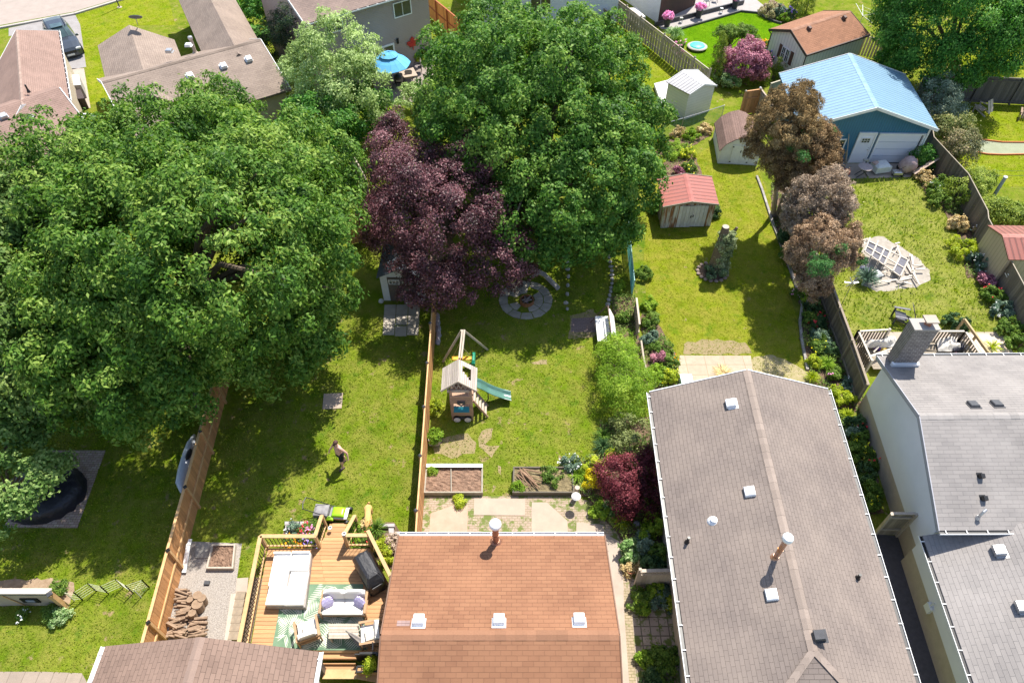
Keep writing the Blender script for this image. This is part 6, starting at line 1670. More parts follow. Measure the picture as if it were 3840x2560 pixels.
# deck flower beds
for k, (t_, x, y, r, m_, fl, lb) in enumerate((('Q', 470, 395, .34, GREEN, (F_ORANGE, 120, .07), 'yellow orange flowers seen through the deck railing'), ('Q', 565, 415, .26, GREEN, (F_PURP, 90, .06), 'violet flowers seen through the deck railing'), ('Q', 400, 420, .22, GREEN, (F_ORANGE, 50, .07), 'deep orange flowers at the left end of the deck bed'), ('Q', 450, 300, .26, BLUEG, (F_WHITE, 20, .05), 'mixed leafy plants behind the deck flowers'), ('Q', 535, 295, .22, GREEN, (F_RED, 50, .06), 'coral red flowers by the stone block'), ('Q', 570, 320, .2, GREEN, (F_PINK, 50, .06), 'pale pink flowers by the stair railing'), ('Q', 610, 280, .24, GREEN, None, 'feathery green plant beside the stair railing'),
           ('Q2', 1470, 680, .34, BRIGHT, (F_RED, 10, .05), 'bright green plant right of the deck stairs'), ('Q2', 1640, 700, .3, GREEN, (F_ORANGE, 24, .05), 'rust flowered plant behind the short deck railing'), ('Q2', 1430, 960, .34, BRIGHT, None, 'bright plant seen through the short deck railing'), ('Q2', 1650, 960, .34, GREEN, (F_RED, 14, .05), 'green plant with rusty blooms by the privacy panel'), ('Q2', 1990, 1000, .26, LIME, None, 'lime plant behind the privacy panel'), ('Q2', 2080, 1160, .26, LIME, None, 'lime plant low behind the privacy panel'), ('Q2', 2200, 950, .28, leafmat("mauve_plant", (.14, .1, .07), (.3, .22, .17), (.46, .38, .3), .2), None, 'brownish mauve mound at the corner of the orange roof'), ('Q2', 1700, 610, .2, DRYL, None, 'dry leaves plant under the dog'))):
 bush(lb, t_, x, y, .3, r, m_, 280 + k, leaf=.07, flowers=fl, cat='plant', group='plants in the beds around the deck stairs')
fountain('arching green daylily in the deck bed beside the stone blocks', 'Q2', 1890, 740, .5, .5, GREEN, 296, n=120)
bush('lime green plant in the wooden planter box', 'N', 1080, 1320, .85, .22, LIME, 297, leaf=.07, cat='plant')
bush('small green plant spilling by the fence behind the gravel', 'V', 800, 960, .12, .3, GREEN, 298, leaf=.06)
bush('pale feathery weed beside the wooden wall', 'V', 910, 1020, .12, .35, HOSTA, 299, leaf=.06)
bush('green plant by the post of the wooden wall', 'V', 870, 630, .15, .3, GREEN, 300, leaf=.07)
bush('small white flowers in the shaded lawn by the wooden wall', 'V', 320, 1020, .1, .18, GREEN, 301, leaf=.05, flowers=(F_WHITE, 16, .05))
bush('yellow green weeds along the foot of the play tower fence', 'T5', 290, 720, .15, .35, LIME, 302, leaf=.07)
bush('weeds sprouting from the patio bricks', 'H', 810, 330, .08, .3, LIME, 303, leaf=.06, rz=.1)
for k, (x, y, r) in enumerate(((1290, 1210, .3), (1420, 950, .2))): pass
bush('green weeds in the left corner of the stick filled bed', 'T5', 985, 1390, .25, .2, BRIGHT, 304, leaf=.06)
bush('leafy plants in the right half of the stick filled bed', 'T5', 1310, 1290, .3, .42, GREEN, 305, leaf=.08)
bush('small weeds in the upper left corner of the soil bed', 'T5', 265, 1275, .22, .16, BRIGHT, 306, leaf=.05)
bush('ivy wrapped round the foot of the dead stump', 'S', 1090, 640, .4, .5, leafmat("ivy_leaves", (.03, .06, .035), (.09, .14, .07), (.24, .3, .16), .2), 307, leaf=.09)
# grass blades over the lawns, tall in the rough yard
COVER = leafmat('cover_leaves', (.03, .06, .014), (.1, .16, .03), (.24, .3, .08), .3)
for i in (0, 1, 2, 5, 8, 9, 10):
 poly = BEDS[i]; rg = np.random.default_rng(600 + i)
 x0, x1 = min(p.x for p in poly), max(p.x for p in poly); y0, y1 = min(p.y for p in poly), max(p.y for p in poly)
 n = int((x1 - x0) * (y1 - y0) * (300 if i != 2 else 60)); px, py = rg.uniform(x0, x1, n), rg.uniform(y0, y1, n)
 def inp(px, py):
  ok = np.zeros(len(px), bool)
  for a, b in zip(poly, poly[1:] + poly[:1]):
   with np.errstate(divide='ignore', invalid='ignore'): ok ^= ((a.y > py) != (b.y > py)) & (px < (b.x - a.x) * (py - a.y) / (b.y - a.y) + a.x)
  return ok
 cl = np.sin(px * 2.1 + 1.7 * np.sin(py * 1.3)) * np.sin(py * 2.3 + px)
 k = inp(px, py) & (cl > -.5); px, py, cl = px[k], py[k], cl[k]
 P = np.stack([px, py, .03 + (.14 + .3 * np.maximum(cl, 0)) * rg.uniform(.2, 1, len(px))], 1)
 V, F, T = leaves(P, np.tile(np.array([0, 0, 1.]), (len(P), 1)), .1, rg, tone=.5 + .3 * np.sin(px * 3) * np.sin(py * 2.7))
 tag(put('ground_cover', npmesh('ground_cover', V, F, T), COVER), kind='stuff')
GB = {None: leafmat("blades", (.098, .148, .009), (.16, .215, .013), (.27, .25, .05), .3), 'd': leafmat("blades_d", (.095, .145, .009), (.155, .215, .013), (.27, .245, .05), .3), 'g': leafmat("blades_g", (.13, .17, .007), (.2, .235, .011), (.29, .26, .045), .3), 'y': leafmat("blades_y", (.14, .18, .005), (.21, .24, .008), (.28, .26, .03), .3),
  'r': leafmat("blades_r", (.075, .17, .004), (.115, .225, .006), (.16, .25, .01), .3), 't': leafmat("blades_t", (.1, .155, .01), (.185, .245, .022), (.38, .37, .12), .3)}
def inpoly(px, py, poly):
 ok = np.zeros(len(px), bool)
 n = len(poly)
 for i in range(n):
  a, b = poly[i], poly[(i + 1) % n]
  c = (a.y > py) != (b.y > py)
  with np.errstate(divide='ignore', invalid='ignore'):
   ok ^= c & (px < (b.x - a.x) * (py - a.y) / (b.y - a.y) + a.x)
 return ok
rgg = np.random.default_rng(5)
for poly, dens, h, key in LAWNS:
 x0, x1 = min(p.x for p in poly), max(p.x for p in poly); y0, y1 = min(p.y for p in poly), max(p.y for p in poly)
 x0, x1 = max(x0, -45), min(x1, 45)
 n = int((x1 - x0) * (y1 - y0) * dens)
 px, py = rgg.uniform(x0, x1, n), rgg.uniform(y0, y1, n)
 k = inpoly(px, py, poly); px, py = px[k], py[k]
 bad = np.zeros(len(px), bool)
 for q in NOGRASS: bad |= inpoly(px, py, q)
 px, py = px[~bad], py[~bad]; n = len(px)
 if key in ('t',):
  dens2 = np.sin(px * 1.3 + np.sin(py * .9) * 2) * np.sin(py * 1.1 + px * .4)
  hh = h * 3.0 * (1 + .3 * dens2 + rgg.uniform(-.3, .5, n))
 else: hh = np.full(n, h)
 hh = hh * rgg.uniform(.5, 1.3, n)
 P = np.stack([px, py, np.full(n, .006)], 1)
 a = rgg.uniform(0, 6.283, n); d = np.stack([np.cos(a), np.sin(a), np.zeros(n)], 1)
 wd = (.028 if key != 't' else .03) * rgg.uniform(.6, 1.4, (n, 1))
 tip = P + np.stack([rgg.normal(0, .5, n) * hh, rgg.normal(0, .5, n) * hh, hh], 1)
 V = np.stack([P - d * wd, P + d * wd, tip], 1).reshape(-1, 3)
 tone = .5 + .25 * np.sin(px * .8 + 2 * np.sin(py * .5)) * np.sin(py * .7) + rgg.normal(0, .2, n)
 me = npmesh('grass', V, np.arange(3 * n).reshape(n, 3), np.clip(tone, 0, 1))
 tag(put('grass', me, GB[key]), kind='stuff')
# ------------------------------------------------------------------ play tower with swing beam and slide
root = empty('play_tower', at('R', 530, 1440), 'weathered wooden play tower with gabled roof, swing beam, ladder and green slide', 'play tower')
f0 = at('R', 375, 1470); f1 = at('R', 690, 1470); wT = (f1 - f0).length; xT = (f1 - f0).normalized(); yT = Vector((-xT.y, xT.x, 0)); dT = 1.15
def tp(x, y, z): return f0 + xT * x + yT * y + Z1 * z
PINKW = pbr("pinkish_boards", (.46, .3, .21), (.36, .23, .16), rough=.85, ns=4, stretch=(.8, 6, 6), bs=.3)
for x in (.05, wT - .05):
 for y in (.05, dT): mb = MB(); mb.box(tp(x, y, 1.05), (.1, .1, 2.1)); part('post', mb, PINKW, root)
mb = MB()
for k in range(5): mb.box(tp(wT / 2, 0, .42 + .14 * k), (wT, .03, .125), tone=random.uniform(.35, .65)); mb.box(tp(wT / 2, dT, .42 + .14 * k), (wT, .03, .125))
for k in range(4):
 mb.box(tp(wT / 2, 0, 1.3 + .14 * k), (wT, .03, .125), tone=random.uniform(.35, .65))
for k in range(9): mb.box(tp(0, dT / 2, .42 + .14 * k), (.03, dT, .125), tone=random.uniform(.35, .65))
part('cabin_wall', mb, PINKW, root)
mb = MB(); mb.box(tp(wT / 2, dT / 2, .98), (wT, dT, .05)); part('platform', mb, PINKW, root)
mb = MB(); mb.prism([tp(.15, -.02, 1.02), tp(wT - .15, -.02, 1.02), tp(wT - .13, -.2, .86), tp(.13, -.2, .86)][::-1], .03); part('awning', mb, pbr("teal_canvas", (.015, .2, .24), (.01, .15, .19), rough=.7), root)
mb = MB(); mb.box(tp(wT / 2, -.05, 1.38), (.34, .06, .13)); mb.tube([tp(wT / 2 - .17, -.04, 1.3), tp(wT / 2, -.09, 1.2), tp(wT / 2 + .17, -.04, 1.3)], .035, 6); part('toy_scope', mb, DARKM, root)
for x in (.24, wT - .24):
 mb = MB()
 c = tp(x, -.07, .2)
 mb.tube([c + Vector((0, .05, 0)), c - Vector((0, .05, 0))], .17, 20)
 w_ = part('wheel', mb, BLACKM, root)
 mb = MB(); mb.tube([c - Vector((0, .05, 0)), c - Vector((0, .065, 0))], .15, 20); mb.tube([c - Vector((0, .065, 0)), c - Vector((0, .09, 0))], .04, 8); r_ = part('rim', mb, pbr("pinkish_white_wheel", (.72, .66, .66), (.6, .54, .55)), root); r_.parent = w_
mb = MB(); mb.box(tp(wT / 2, -.03, .2), (wT * .8, .04, .18)); part('base_board', mb, DARKM, root)
# roof: planked halves, one with a triangular opening
rz0, rzt = 2.05, 2.62
pL0, pL1 = at('R', 208, 1045, rz0), at('R', 232, 708, rz0); pR0, pR1 = at('R', 735, 1045, rz0), at('R', 748, 705, rz0)
pT0, pT1 = at('R', 458, 905, rzt), at('R', 468, 572, rzt)
PLANKR = pbr("silver_planks", (.5, .43, .38), (.34, .29, .25), rough=.9, ns=3, stretch=(9, .6, .6), bs=.4)
for nm, (a0, a1) in (('L', (pL0, pL1)), ('R', (pR0, pR1))):
 mb = MB(); n = 9
 for i in range(n):
  u0, u1 = i / n + .006, (i + 1) / n - .006
  q = [lerp(a0, pT0, u0), lerp(a0, pT0, u1), lerp(a1, pT1, u1), lerp(a1, pT1, u0)]
  if nm == 'R': q = q[::-1]
  tn = random.uniform(.25, .75)
  def slabq(q):
   mb.face(q, None, tn); b = [p - Z1 * .03 for p in q]; mb.face(b[::-1], None, tn)
   for k in range(4): mb.face([b[k], b[(k + 1) % 4], q[(k + 1) % 4], q[k]], None, tn)
  if nm == 'R' and 3 <= i <= 6:
   g0, g1 = (.55, .55 + .27 * (7 - i) / 4)
   g0, g1 = .62 - .30 * (7 - i) / 4 * 1, .80
   lo0, lo1, hi0, hi1 = q[3], q[2], q[0], q[1]
   lo_a, lo_b, hi_b, hi_a = lerp(a0, pT0, u0), lerp(a0, pT0, u1), lerp(a1, pT1, u1), lerp(a1, pT1, u0)
   slabq([lerp(lo_a, hi_a, 0), lerp(lo_b, hi_b, 0), lerp(lo_b, hi_b, g0), lerp(lo_a, hi_a, g0)][::-1])
   slabq([lerp(lo_a, hi_a, g1), lerp(lo_b, hi_b, g1), lerp(lo_b, hi_b, 1), lerp(lo_a, hi_a, 1)][::-1])
  else: slabq(q)
 part('roof', mb, PLANKR, root)
mb = MB()
for i in range(8):
 for s_ in (1, -1):
  t = (i + .5) / 8; x0 = lerp(pL0, pR0, t); h_ = (1 - abs(2 * t - 1)) * (rzt - rz0)
  mb.beam(x0 + Vector((0, .06, 0)) - xT * .02 * s_, x0 + Vector((0, .06, h_ * .9)) + xT * s_ * h_ * .25, .03, .015, up=yT)
mb.box((pL0 + pR0) / 2 + Vector((0, .03, -.04)), (1.0, .03, .16)); mb.beam(pL0, pT0, .04, .08); mb.beam(pT0, pR0, .04, .08); part('lattice_gable', mb, PALEW, root)
mb = MB()
for k in range(4): mb.box(tp(wT / 2, dT, 1.12 + .14 * k), (wT, .03, .125), tone=random.uniform(.35, .65))
part('back_panel', mb, DARKW, root)
# ladder
for y in (.15, .75):
 mb = MB(); mb.beam(tp(wT + .02, y, 1.25), tp(wT + .62, y, .04), .04, .09); part('ladder_rail', mb, PINKW, root)
for k in range(5):
 t = (k + .6) / 5.4; mb = MB(); mb.box(tp(wT + .62 * t, .45, 1.25 - 1.2 * t), (.1, .64, .035)); part('ladder_step', mb, PALEW, root)
# slide
spts = [at('R', 740, 945, 1.25), at('R', 800, 965, 1.12), at('R', 900, 1020, .72), at('R', 1000, 1065, .55), at('R', 1120, 1105, .28), at('R', 1240, 1135, .2)]
mb = MB(); sdir = (spts[-1] - spts[0]); sdir.z = 0; sdir.normalize(); sn = Vector((-sdir.y, sdir.x, 0))
fine = []
for a, b in zip(spts, spts[1:]): fine += [lerp(a, b, k / 4) for k in range(4)]
fine.append(spts[-1])
prof_ = [(-.27, .13), (-.23, .14), (-.2, .02), (.2, .02), (.23, .14), (.27, .13)]
for a, b in zip(fine, fine[1:]):
 for (y0, z0), (y1, z1) in zip(prof_, prof_[1:]):
  mb.face([a + sn * y1 + Z1 * z1, a + sn * y0 + Z1 * z0, b + sn * y0 + Z1 * z0, b + sn * y1 + Z1 * z1])
  mb.face([a + sn * y0 + Z1 * (z0 - .02), a + sn * y1 + Z1 * (z1 - .02), b + sn * y1 + Z1 * (z1 - .02), b + sn * y0 + Z1 * (z0 - .02)])
part('slide', mb, pbr("green_slide", (.09, .2, .16), (.07, .16, .13), rough=.3, ns=2, bs=.02, spec=.6), root, smooth=2)
mb = MB()
for p in (fine[-3], fine[8]): mb.tube([p, Vector((p.x, p.y, 0))], .03, 6)
part('slide_support', mb, DARKM, root)
# swing beam
ba, bb = at('R', 478, 570, 2.25), at('R', 525, 155, 2.3)
for dx in (0, .1): mb = MB(); mb.beam(ba + xT * dx, bb + xT * dx, .07, .14); part('swing_beam', mb, PALEW, root)
mb = MB(); mb.beam(bb + Vector((.05, .1, -.1)), at('R', 895, 435), .09, .09); part('leg', mb, PALEW, root)
mb = MB(); mb.beam(bb + Vector((-.05, .1, -.1)), bb + Vector((-1.05, .1, -2.3)), .09, .09); part('leg', mb, PALEW, root)
for k, (t, col_, c2) in enumerate(((.38, 'orange', (.75, .38, .02)), (.62, 'orange', (.75, .38, .02)))):
 p = lerp(ba, bb, t); sm = (MATS.get("swing_orange") or pbr("swing_orange", c2, (.6, .3, .02), rough=.4))
 mb = MB(); s = at('R', (600, 450)[k], 562, .55)
 mb.cushion(s + xT * .0, (.5, .2, .06), puff=.2); part('swing_seat', mb, sm, root)
 for e in (-.24, .24): mb = MB(); mb.tube([s + xT * e, p + xT * (.05 + e * .3)], .012, 5); part('chain', mb, pbr("yellow_rope", (.5, .42, .2), (.4, .33, .16)), root)
mb = MB(); mb.cushion(at('R', 690, 580, .5), (.16, .7, .5), puff=.5); part('glider_seat', mb, pbr("glider_green", (.01, .25, .14), (.01, .2, .11), rough=.4), root)
mb = MB(); mb.tube([at('R', 655, 450, 1.0), at('R', 590, 280, 2.2)], .012, 5); mb.tube([at('R', 690, 560, .6), at('R', 655, 450, 1.0)], .02, 5); part('chain', mb, BLACKM, root)
# ------------------------------------------------------------------ raised beds, feeder, planter
def raised_bed(label, t, q, h, m, soilm=SOIL, th=.06, inner=None):
 p = ats(t, q, h)
 r = empty('raised_bed', Vector((p[0].x, p[0].y, 0)), label, 'raised bed')
 for i in range(4):
  a, b = p[i], p[(i + 1) % 4]; d = (b - a).normalized()
  mb = MB(); mb.beam(a - Z1 * h / 2 - d * th * .5, b - Z1 * h / 2 + d * (-th * .5), th, h); part('side_board', mb, m, r)
 c = (p[0] + p[1] + p[2] + p[3]) / 4; pp = [lerp(x, c, .02) - Z1 * .07 for x in p]
 n = 16; mb = MB()
 hz = [[random.uniform(-.03, .03) for _ in range(n + 1)] for _ in range(n + 1)]
 def g(i, j): return lerp(lerp(pp[0], pp[1], i / n), lerp(pp[3], pp[2], i / n), j / n) + Z1 * hz[i][j]
 for i in range(n):
  for j in range(n): mb.face([g(i, j), g(i, j + 1), g(i + 1, j + 1), g(i + 1, j)], None, random.uniform(.2, .8))
 part('soil', mb, soilm, r)
 return r, p
REDSOIL = pbr("reddish_soil", (.3, .19, .13), (.17, .1, .065), rough=1, ns=9, bs=1, bd=.06, fine=22)
GREYB = pbr("grey_bed_boards", (.36, .32, .26), (.26, .23, .18), rough=.9, ns=5)
r_, p_ = raised_bed('raised soil bed with white back board beside the orange cedar fence', 'H', [(583, 88), (963, 88), (962, 262), (568, 262)], .26, GREYB, REDSOIL)
mb = MB(); a, b = at('H', 583, 80, .27), at('H', 967, 80, .27); mb.beam(a - Z1 * .1, b - Z1 * .1, .05, .3); mb.beam(a + Z1 * .06 + Vector((0, -.05, 0)), b + Z1 * .06 + Vector((0, -.05, 0)), .16, .03); part('back_board', mb, WHITE, r_)
mb = MB(); mb.beam(at('H', 750, 95, .24), at('H', 752, 258, .24), .04, .05); part('divider', mb, GREYB, r_)
r_, p_ = raised_bed('raised bed holding a bundle of sticks and green plants', 'H', [(1180, 92), (1575, 92), (1590, 262), (1175, 262)], .26, pbr("dark_bed_boards", (.15, .13, .1), (.1, .085, .065), rough=.9, ns=5), pbr("dry_litter", (.28, .22, .12), (.15, .12, .06), rough=1, ns=8, bs=1, bd=.05, fine=30))
STICK = pbr("stick_bark", (.3, .19, .12), (.2, .12, .07), rough=.9, ns=6, bs=.4)
for k in range(13):
 x0, y0 = 1195 + random.uniform(0, 60), 100 + random.uniform(0, 60); L_ = random.uniform(90, 190)
 an_ = R(random.choice((10, 35, 42, 48, 55, 20)) + random.uniform(-5, 5))
 a = at('H', x0, y0, .3 + .03 * (k % 4)); b = at('H', min(1420, x0 + L_ * math.cos(an_)), min(240, y0 + L_ * math.sin(an_)), .28 + .03 * (k % 3))
 mb = MB(); r0 = random.uniform(.016, .035); mb.tube([a, lerp(a, b, .5) + Vector((random.uniform(-.03, .03), random.uniform(-.03, .03), .02)), b], [r0, r0 * .9, r0 * .6], 6)
 solo('stick', mb, STICK, a, 'brown cut stick in the bundle lying in the raised bed', 'stick', 'sticks in the raised bed')
raised_bed('small square soil bed of pale boards on the gravel pad', 'G', [(1452, 622), (1604, 622), (1588, 778), (1414, 778)], .2, PALEW, REDSOIL)
root = empty('bird_feeder', at('H', 1605, 295), 'round white topped feeder post at the corner of the stick bed', 'feeder')
mb = MB(); mb.tube([at('H', 1605, 295), at('H', 1605, 295) + Z1 * .75], .1, 10); part('post', mb, PALEW, root)
mb = MB(); mb.lathe(at('H', 1605, 295, .75), [(.16, 0), (.19, .03), (.12, .1), (.03, .13)], 16); part('cap', mb, WHITE, root)
mb = MB(); c = at('H', 1678, 262, .04); n = 20
for rr in (.15, .08): mb.tube([c + Vector((rr * math.cos(6.283 * k / n), rr * math.sin(6.283 * k / n), 0)) for k in range(n + 1)], .012, 5)
solo('wire_ring', mb, PALEW, c, 'thin pale ring lying beside the feeder post', 'ring')
root = empty('planter_box', at('T5', 285, 1030), 'small wooden planter with a leafy plant at the foot of the cedar fence', 'planter')
p = ats('T5', [(240, 960), (328, 965), (325, 1010), (240, 1010)], .4)
mb = MB()
for i in range(4): mb.beam(p[i] - Z1 * .2, p[(i + 1) % 4] - Z1 * .2, .04, .4)
part('box', mb, PALEW, root); mb = MB(); mb.face([q - Z1 * .06 for q in p[::-1]]); part('soil', mb, SOIL, root)
mb = MB(); mb.beam(at('T5', 340, 935, .5), at('T5', 335, 1030, .1), .05, .05); mb.tube([at('T5', 330, 950, .5), at('T5', 350, 950, .5)], .08, 10); part('trellis', mb, PALEW, root)
bush('leafy green plant growing in the small planter by the cedar fence', 'T5', 285, 950, .55, .26, BRIGHT, 401, leaf=.08)
mb = MB(); mb.lathe(at('H2', 272, 215), [(.1, 0), (.15, .22), (.16, .25), (.13, .25), (.12, .2)], 14); solo('flower_pot', mb, bpy.data.materials["terracotta"], at('H2', 272, 215), 'terracotta pot at the end of the brick side path', 'pot')
mb = MB(); mb.ball(at('O', 750, 950, .1), (.14, .12, .1), jit=.1); solo('garden_stone', mb, pbr("grey_stone", (.3, .3, .31), (.2, .2, .21), rough=.9), at('O', 750, 950), 'round grey stone among the hostas by the taupe house', 'stone', smooth=True)
# ------------------------------------------------------------------ fire pit
fc = at('L', 1920, 490)
FLAG = pbr("flagstone", (.38, .34, .28), (.27, .24, .2), rough=.9, ns=2.5, bs=.4)
fx = (at('L', 2260, 490) - fc).length; fy = abs((at('L', 1920, 735) - at('L', 1920, 250)).y) / 2; fcc = Vector((fc.x, (at('L', 1920, 735).y + at('L', 1920, 250).y) / 2, 0))
for ring_, (r0, r1, n) in enumerate(((.34, .66, 9), (.68, 1.0, 12))):
 off = .3 * ring_
 for k in range(n):
  a0, a1 = off + 6.283 * k / n + .02, off + 6.283 * (k + 1) / n - .02
  if ring_ == 0 and k in (1, 4, 6): continue
  q = [fcc + Vector((fx * r * math.cos(a), fy * r * math.sin(a), 0)) for r, a in ((r0 + .01, a0), (r1 - .01 + random.uniform(-.02, .0), a0), (r1, (a0 + a1) / 2), (r1 - .01, a1), (r0 + .01, a1))]
  mb = MB(); mb.prism(q, .03 + random.uniform(0, .01), tone=random.uniform(.3, .7)); solo('flagstone', mb, FLAG, (q[0] + q[2]) / 2, 'grey flagstone of the round fire pit patio', 'stone', 'flagstones round the fire pit')
root = empty('fire_ring', fc, 'rusty fire ring full of burnt wood in the round stone patio', 'fire pit')
c = at('L', 1935, 520)
mb = MB(); n = 24
for k in range(n):
 a0, a1 = 6.283 * k / n, 6.283 * (k + 1) / n
 for r, s_ in ((.36, 1), (.31, -1)):
  q = [c + Vector((r * math.cos(a), r * math.sin(a), z)) for a, z in ((a0, 0), (a1, 0), (a1, .24), (a0, .24))]; mb.face(q if s_ > 0 else q[::-1])
 mb.face([c + Vector((r * math.cos(a), r * math.sin(a), .24)) for r, a in ((.31, a0), (.36, a0), (.36, a1), (.31, a1))])
part('ring', mb, RUST, root)
for k in range(7):
 a = random.uniform(0, 3.14); d = Vector((math.cos(a), math.sin(a), 0)); o = c + Vector((random.uniform(-.1, .1), random.uniform(-.1, .1), .12 + .025 * k)); mb = MB(); mb.tube([o - d * .22, o + d * .22], .04, 6); part('charred_log', mb, pbr("ashy_wood", (.3, .24, .22), (.12, .09, .08), rough=.95, ns=7), root)
mb = MB(); P = [at('L', x, y, z) for x, y, z in ((2330, 340, .14), (2250, 260, .2), (2160, 170, .26), (2050, 110, .26), (1990, 60, .2))]; mb.tube(P, [.13, .13, .12, .12, .06], 9)
for a, b in (((2050, 110, .28), (1960, 120, .3)), ((2080, 130, .26), (1970, 200, .1)), ((2050, 100, .3), (1990, 40, .5)), ((2120, 140, .25), (2020, 190, .1))): mb.tube([at('L', *a), at('L', *b)], [.06, .02], 6)
solo('driftwood_log', mb, pbr("silver_driftwood", (.46, .43, .4), (.3, .27, .25), rough=.9, ns=4, stretch=(4, 1, 1), bs=.6), P[2], 'silvery forked driftwood log beside the fire pit', 'log')
for k, (x, y) in enumerate(((1832, 205), (1838, 240), (1842, 272), (1850, 300), (1848, 330), (1852, 358), (1850, 388), (1846, 416), (1842, 440), (1836, 470), (1830, 500), (1822, 530), (1836, 180), (1545, 240), (1548, 290), (1552, 340), (1548, 400), (1545, 460), (1535, 520), (1545, 560))):
 mb = MB(); mb.ball(at('E', x, y, .05), (random.uniform(.08, .15), random.uniform(.1, .16), random.uniform(.06, .1)), 8, 5, jit=.12, sd=k)
 solo('edging_rock', mb, pbr("pale_rocks", (.44, .41, .37), (.28, .26, .23), rough=.95, ns=5), at('E', x, y), 'pale rock in the edging line of the shady bed' if k < 13 else 'half buried rock in the sparse line right of the fire pit', 'rock', 'edging rocks of the shady bed' if k < 13 else 'sparse rocks right of the fire pit', smooth=True)
mb = MB()
for k, (x, y) in enumerate(((655, 620), (658, 660), (662, 700), (665, 740), (660, 780))): mb = MB(); mb.ball(at('E', x, y, .06), (.14, .3, .12), 8, 5, jit=.12, sd=k + 50); solo('edging_rock', mb, pbr("mauve_rocks", (.36, .32, .33), (.22, .2, .2), rough=.95, ns=5), at('E', x, y), 'greyish rock along the far end of the orange cedar fence', 'rock', 'rocks along the cedar fence', smooth=True)
# ------------------------------------------------------------------ canopy swing seat
root = empty('canopy_swing', at('X', 560, 640), 'white cushioned garden swing seat with thin dark frame by the bright bush', 'garden swing')
sq = ats('X', [(370, 400), (590, 390), (610, 800), (415, 820)], .5)
mb = MB(); c = (sq[0] + sq[1] + sq[2] + sq[3]) / 4; w = (sq[1] - sq[0]).length; l = (sq[0] - sq[3]).length
dy = (sq[0] - sq[3]).normalized(); dx = Vector((dy.y, -dy.x, 0))
M = Matrix((dx, dy, Z1)).transposed()
for k in range(3):
 for j in range(2): mb = MB(); mb.cushion(c + dy * (l * (k - 1) / 3) + dx * (w * (j - .5) / 2), (w / 2 - .01, l / 3 - .01, .14), m=M, puff=.3); part('seat_cushion', mb, FABW, root)
bq = c + dx * (w / 2 + .12) + Z1 * .28
M2 = M @ Matrix.Rotation(R(65), 3, 'Y')
mb = MB(); mb.cushion(bq, (.62, l, .12), m=M2, puff=.3); part('back_cushion', mb, FABW, root)
for s_ in (-1, 1):
 mb = MB(); e = c + dy * (l / 2 + .08) * s_
 mb.tube([e + dx * -.5 - Z1 * .5, e + dx * .25 + Z1 * .75, e + dx * .85 - Z1 * .5], .022, 6)
 mb.tube([e + dx * .25 + Z1 * .75, e - dx * .3 + Z1 * .0], .012, 5)
 part('frame', mb, pbr("dark_rust_frame", (.14, .06, .05), (.08, .04, .035), rough=.5), root)
mb = MB(); mb.beam(c + dx * .25 + dy * (l / 2) + Z1 * .75, c + dx * .25 - dy * (l / 2) + Z1 * .75, .04, .04); part('cross_bar', mb, bpy.data.materials["dark_rust_frame"], root)
# ------------------------------------------------------------------ dead stump in its ring, golden lawn edging
root = empty('tree_stump', at('S', 1100, 690), 'tall dead forked tree stump wrapped in ivy on the golden lawn', 'stump')
sb = at('S', 1090, 690)
mb = MB(); mb.tube([sb, sb + Z1 * .5, sb + Vector((0, .02, 1.4)), sb + Vector((-.02, 0, 2.1)), sb + Vector((-.06, .02, 3.0))], [.42, .36, .33, .25, .18], 12)
mb.tube([sb + Vector((.05, 0, 1.4)), sb + Vector((.3, .05, 2.1)), sb + Vector((.55, .1, 2.9))], [.24, .16, .07], 8)
part('trunk', mb, pbr("stump_bark", (.3, .22, .16), (.14, .1, .07), rough=.95, ns=4, stretch=(7, 7, .7), bs=1, bd=.05, fine=14), root)
mb = MB(); mb.tube([sb + Vector((-.06, .02, 3.0)), sb + Vector((-.06, .02, 3.02))], .17, 12); part('cut_top', mb, PALEW, root)
rg = np.random.default_rng(410); V, F, T, _ = crown([((sb.x + .2, sb.y - .02, z), (.42, .38, .35)) for z in (.35, .7, 1.1, 1.5, 1.9, 2.3)], 200, .16, 40, .1, rg, low=-.9)
put('ivy', npmesh('ivy', V - np.array(root.location), F, T), leafmat("pale_ivy", (.08, .1, .05), (.17, .21, .09), (.45, .48, .28), .2), root, root.location)
for k in range(17):
 a = 6.283 * k / 17; p = at('S', 1060, 715) + Vector((.78 * math.cos(a), .72 * math.sin(a), .07)); mb = MB(); mb.ball(p, (.11, .11, .06), 8, 5, jit=.12, sd=k); solo('ring_stone', mb, pbr("brown_ring_stones", (.36, .27, .23), (.24, .18, .15), rough=.95, ns=5), Vector((p.x, p.y, 0)), 'brownish stone in the ring round the dead stump', 'stone', 'stones round the dead stump', smooth=True)
mb = MB(); mb.lathe(at('S', 1060, 715), [(.72, .0), (.6, .05), (.1, .09)], 18); solo('soil_mound', mb, SOIL, at('S', 1060, 715), 'dark soil mound inside the stone ring of the dead stump', 'soil')
ed = [at('C', 505, 1210), at('C', 540, 1300), at('F', 620, 0), at('F', 700, 200), at('F', 770, 400), at('F', 815, 540), at('F', 800, 650), at('F', 810, 770), at('F', 850, 985)]
mb = MB()
for a, b in zip(ed, ed[1:]):
 n = max(1, int((b - a).length / .6))
 for i in range(n): mb.beam(lerp(a, b, i / n) + Z1 * .06, lerp(a, b, (i + .97) / n) + Z1 * .06, .12, .12, tone=random.uniform(.3, .7))
solo('stone_edging', mb, pbr("grey_edging", (.36, .33, .3), (.24, .22, .2), rough=.95, ns=5), ed[3], 'low grey stone edging curving along the golden lawn', 'edging')
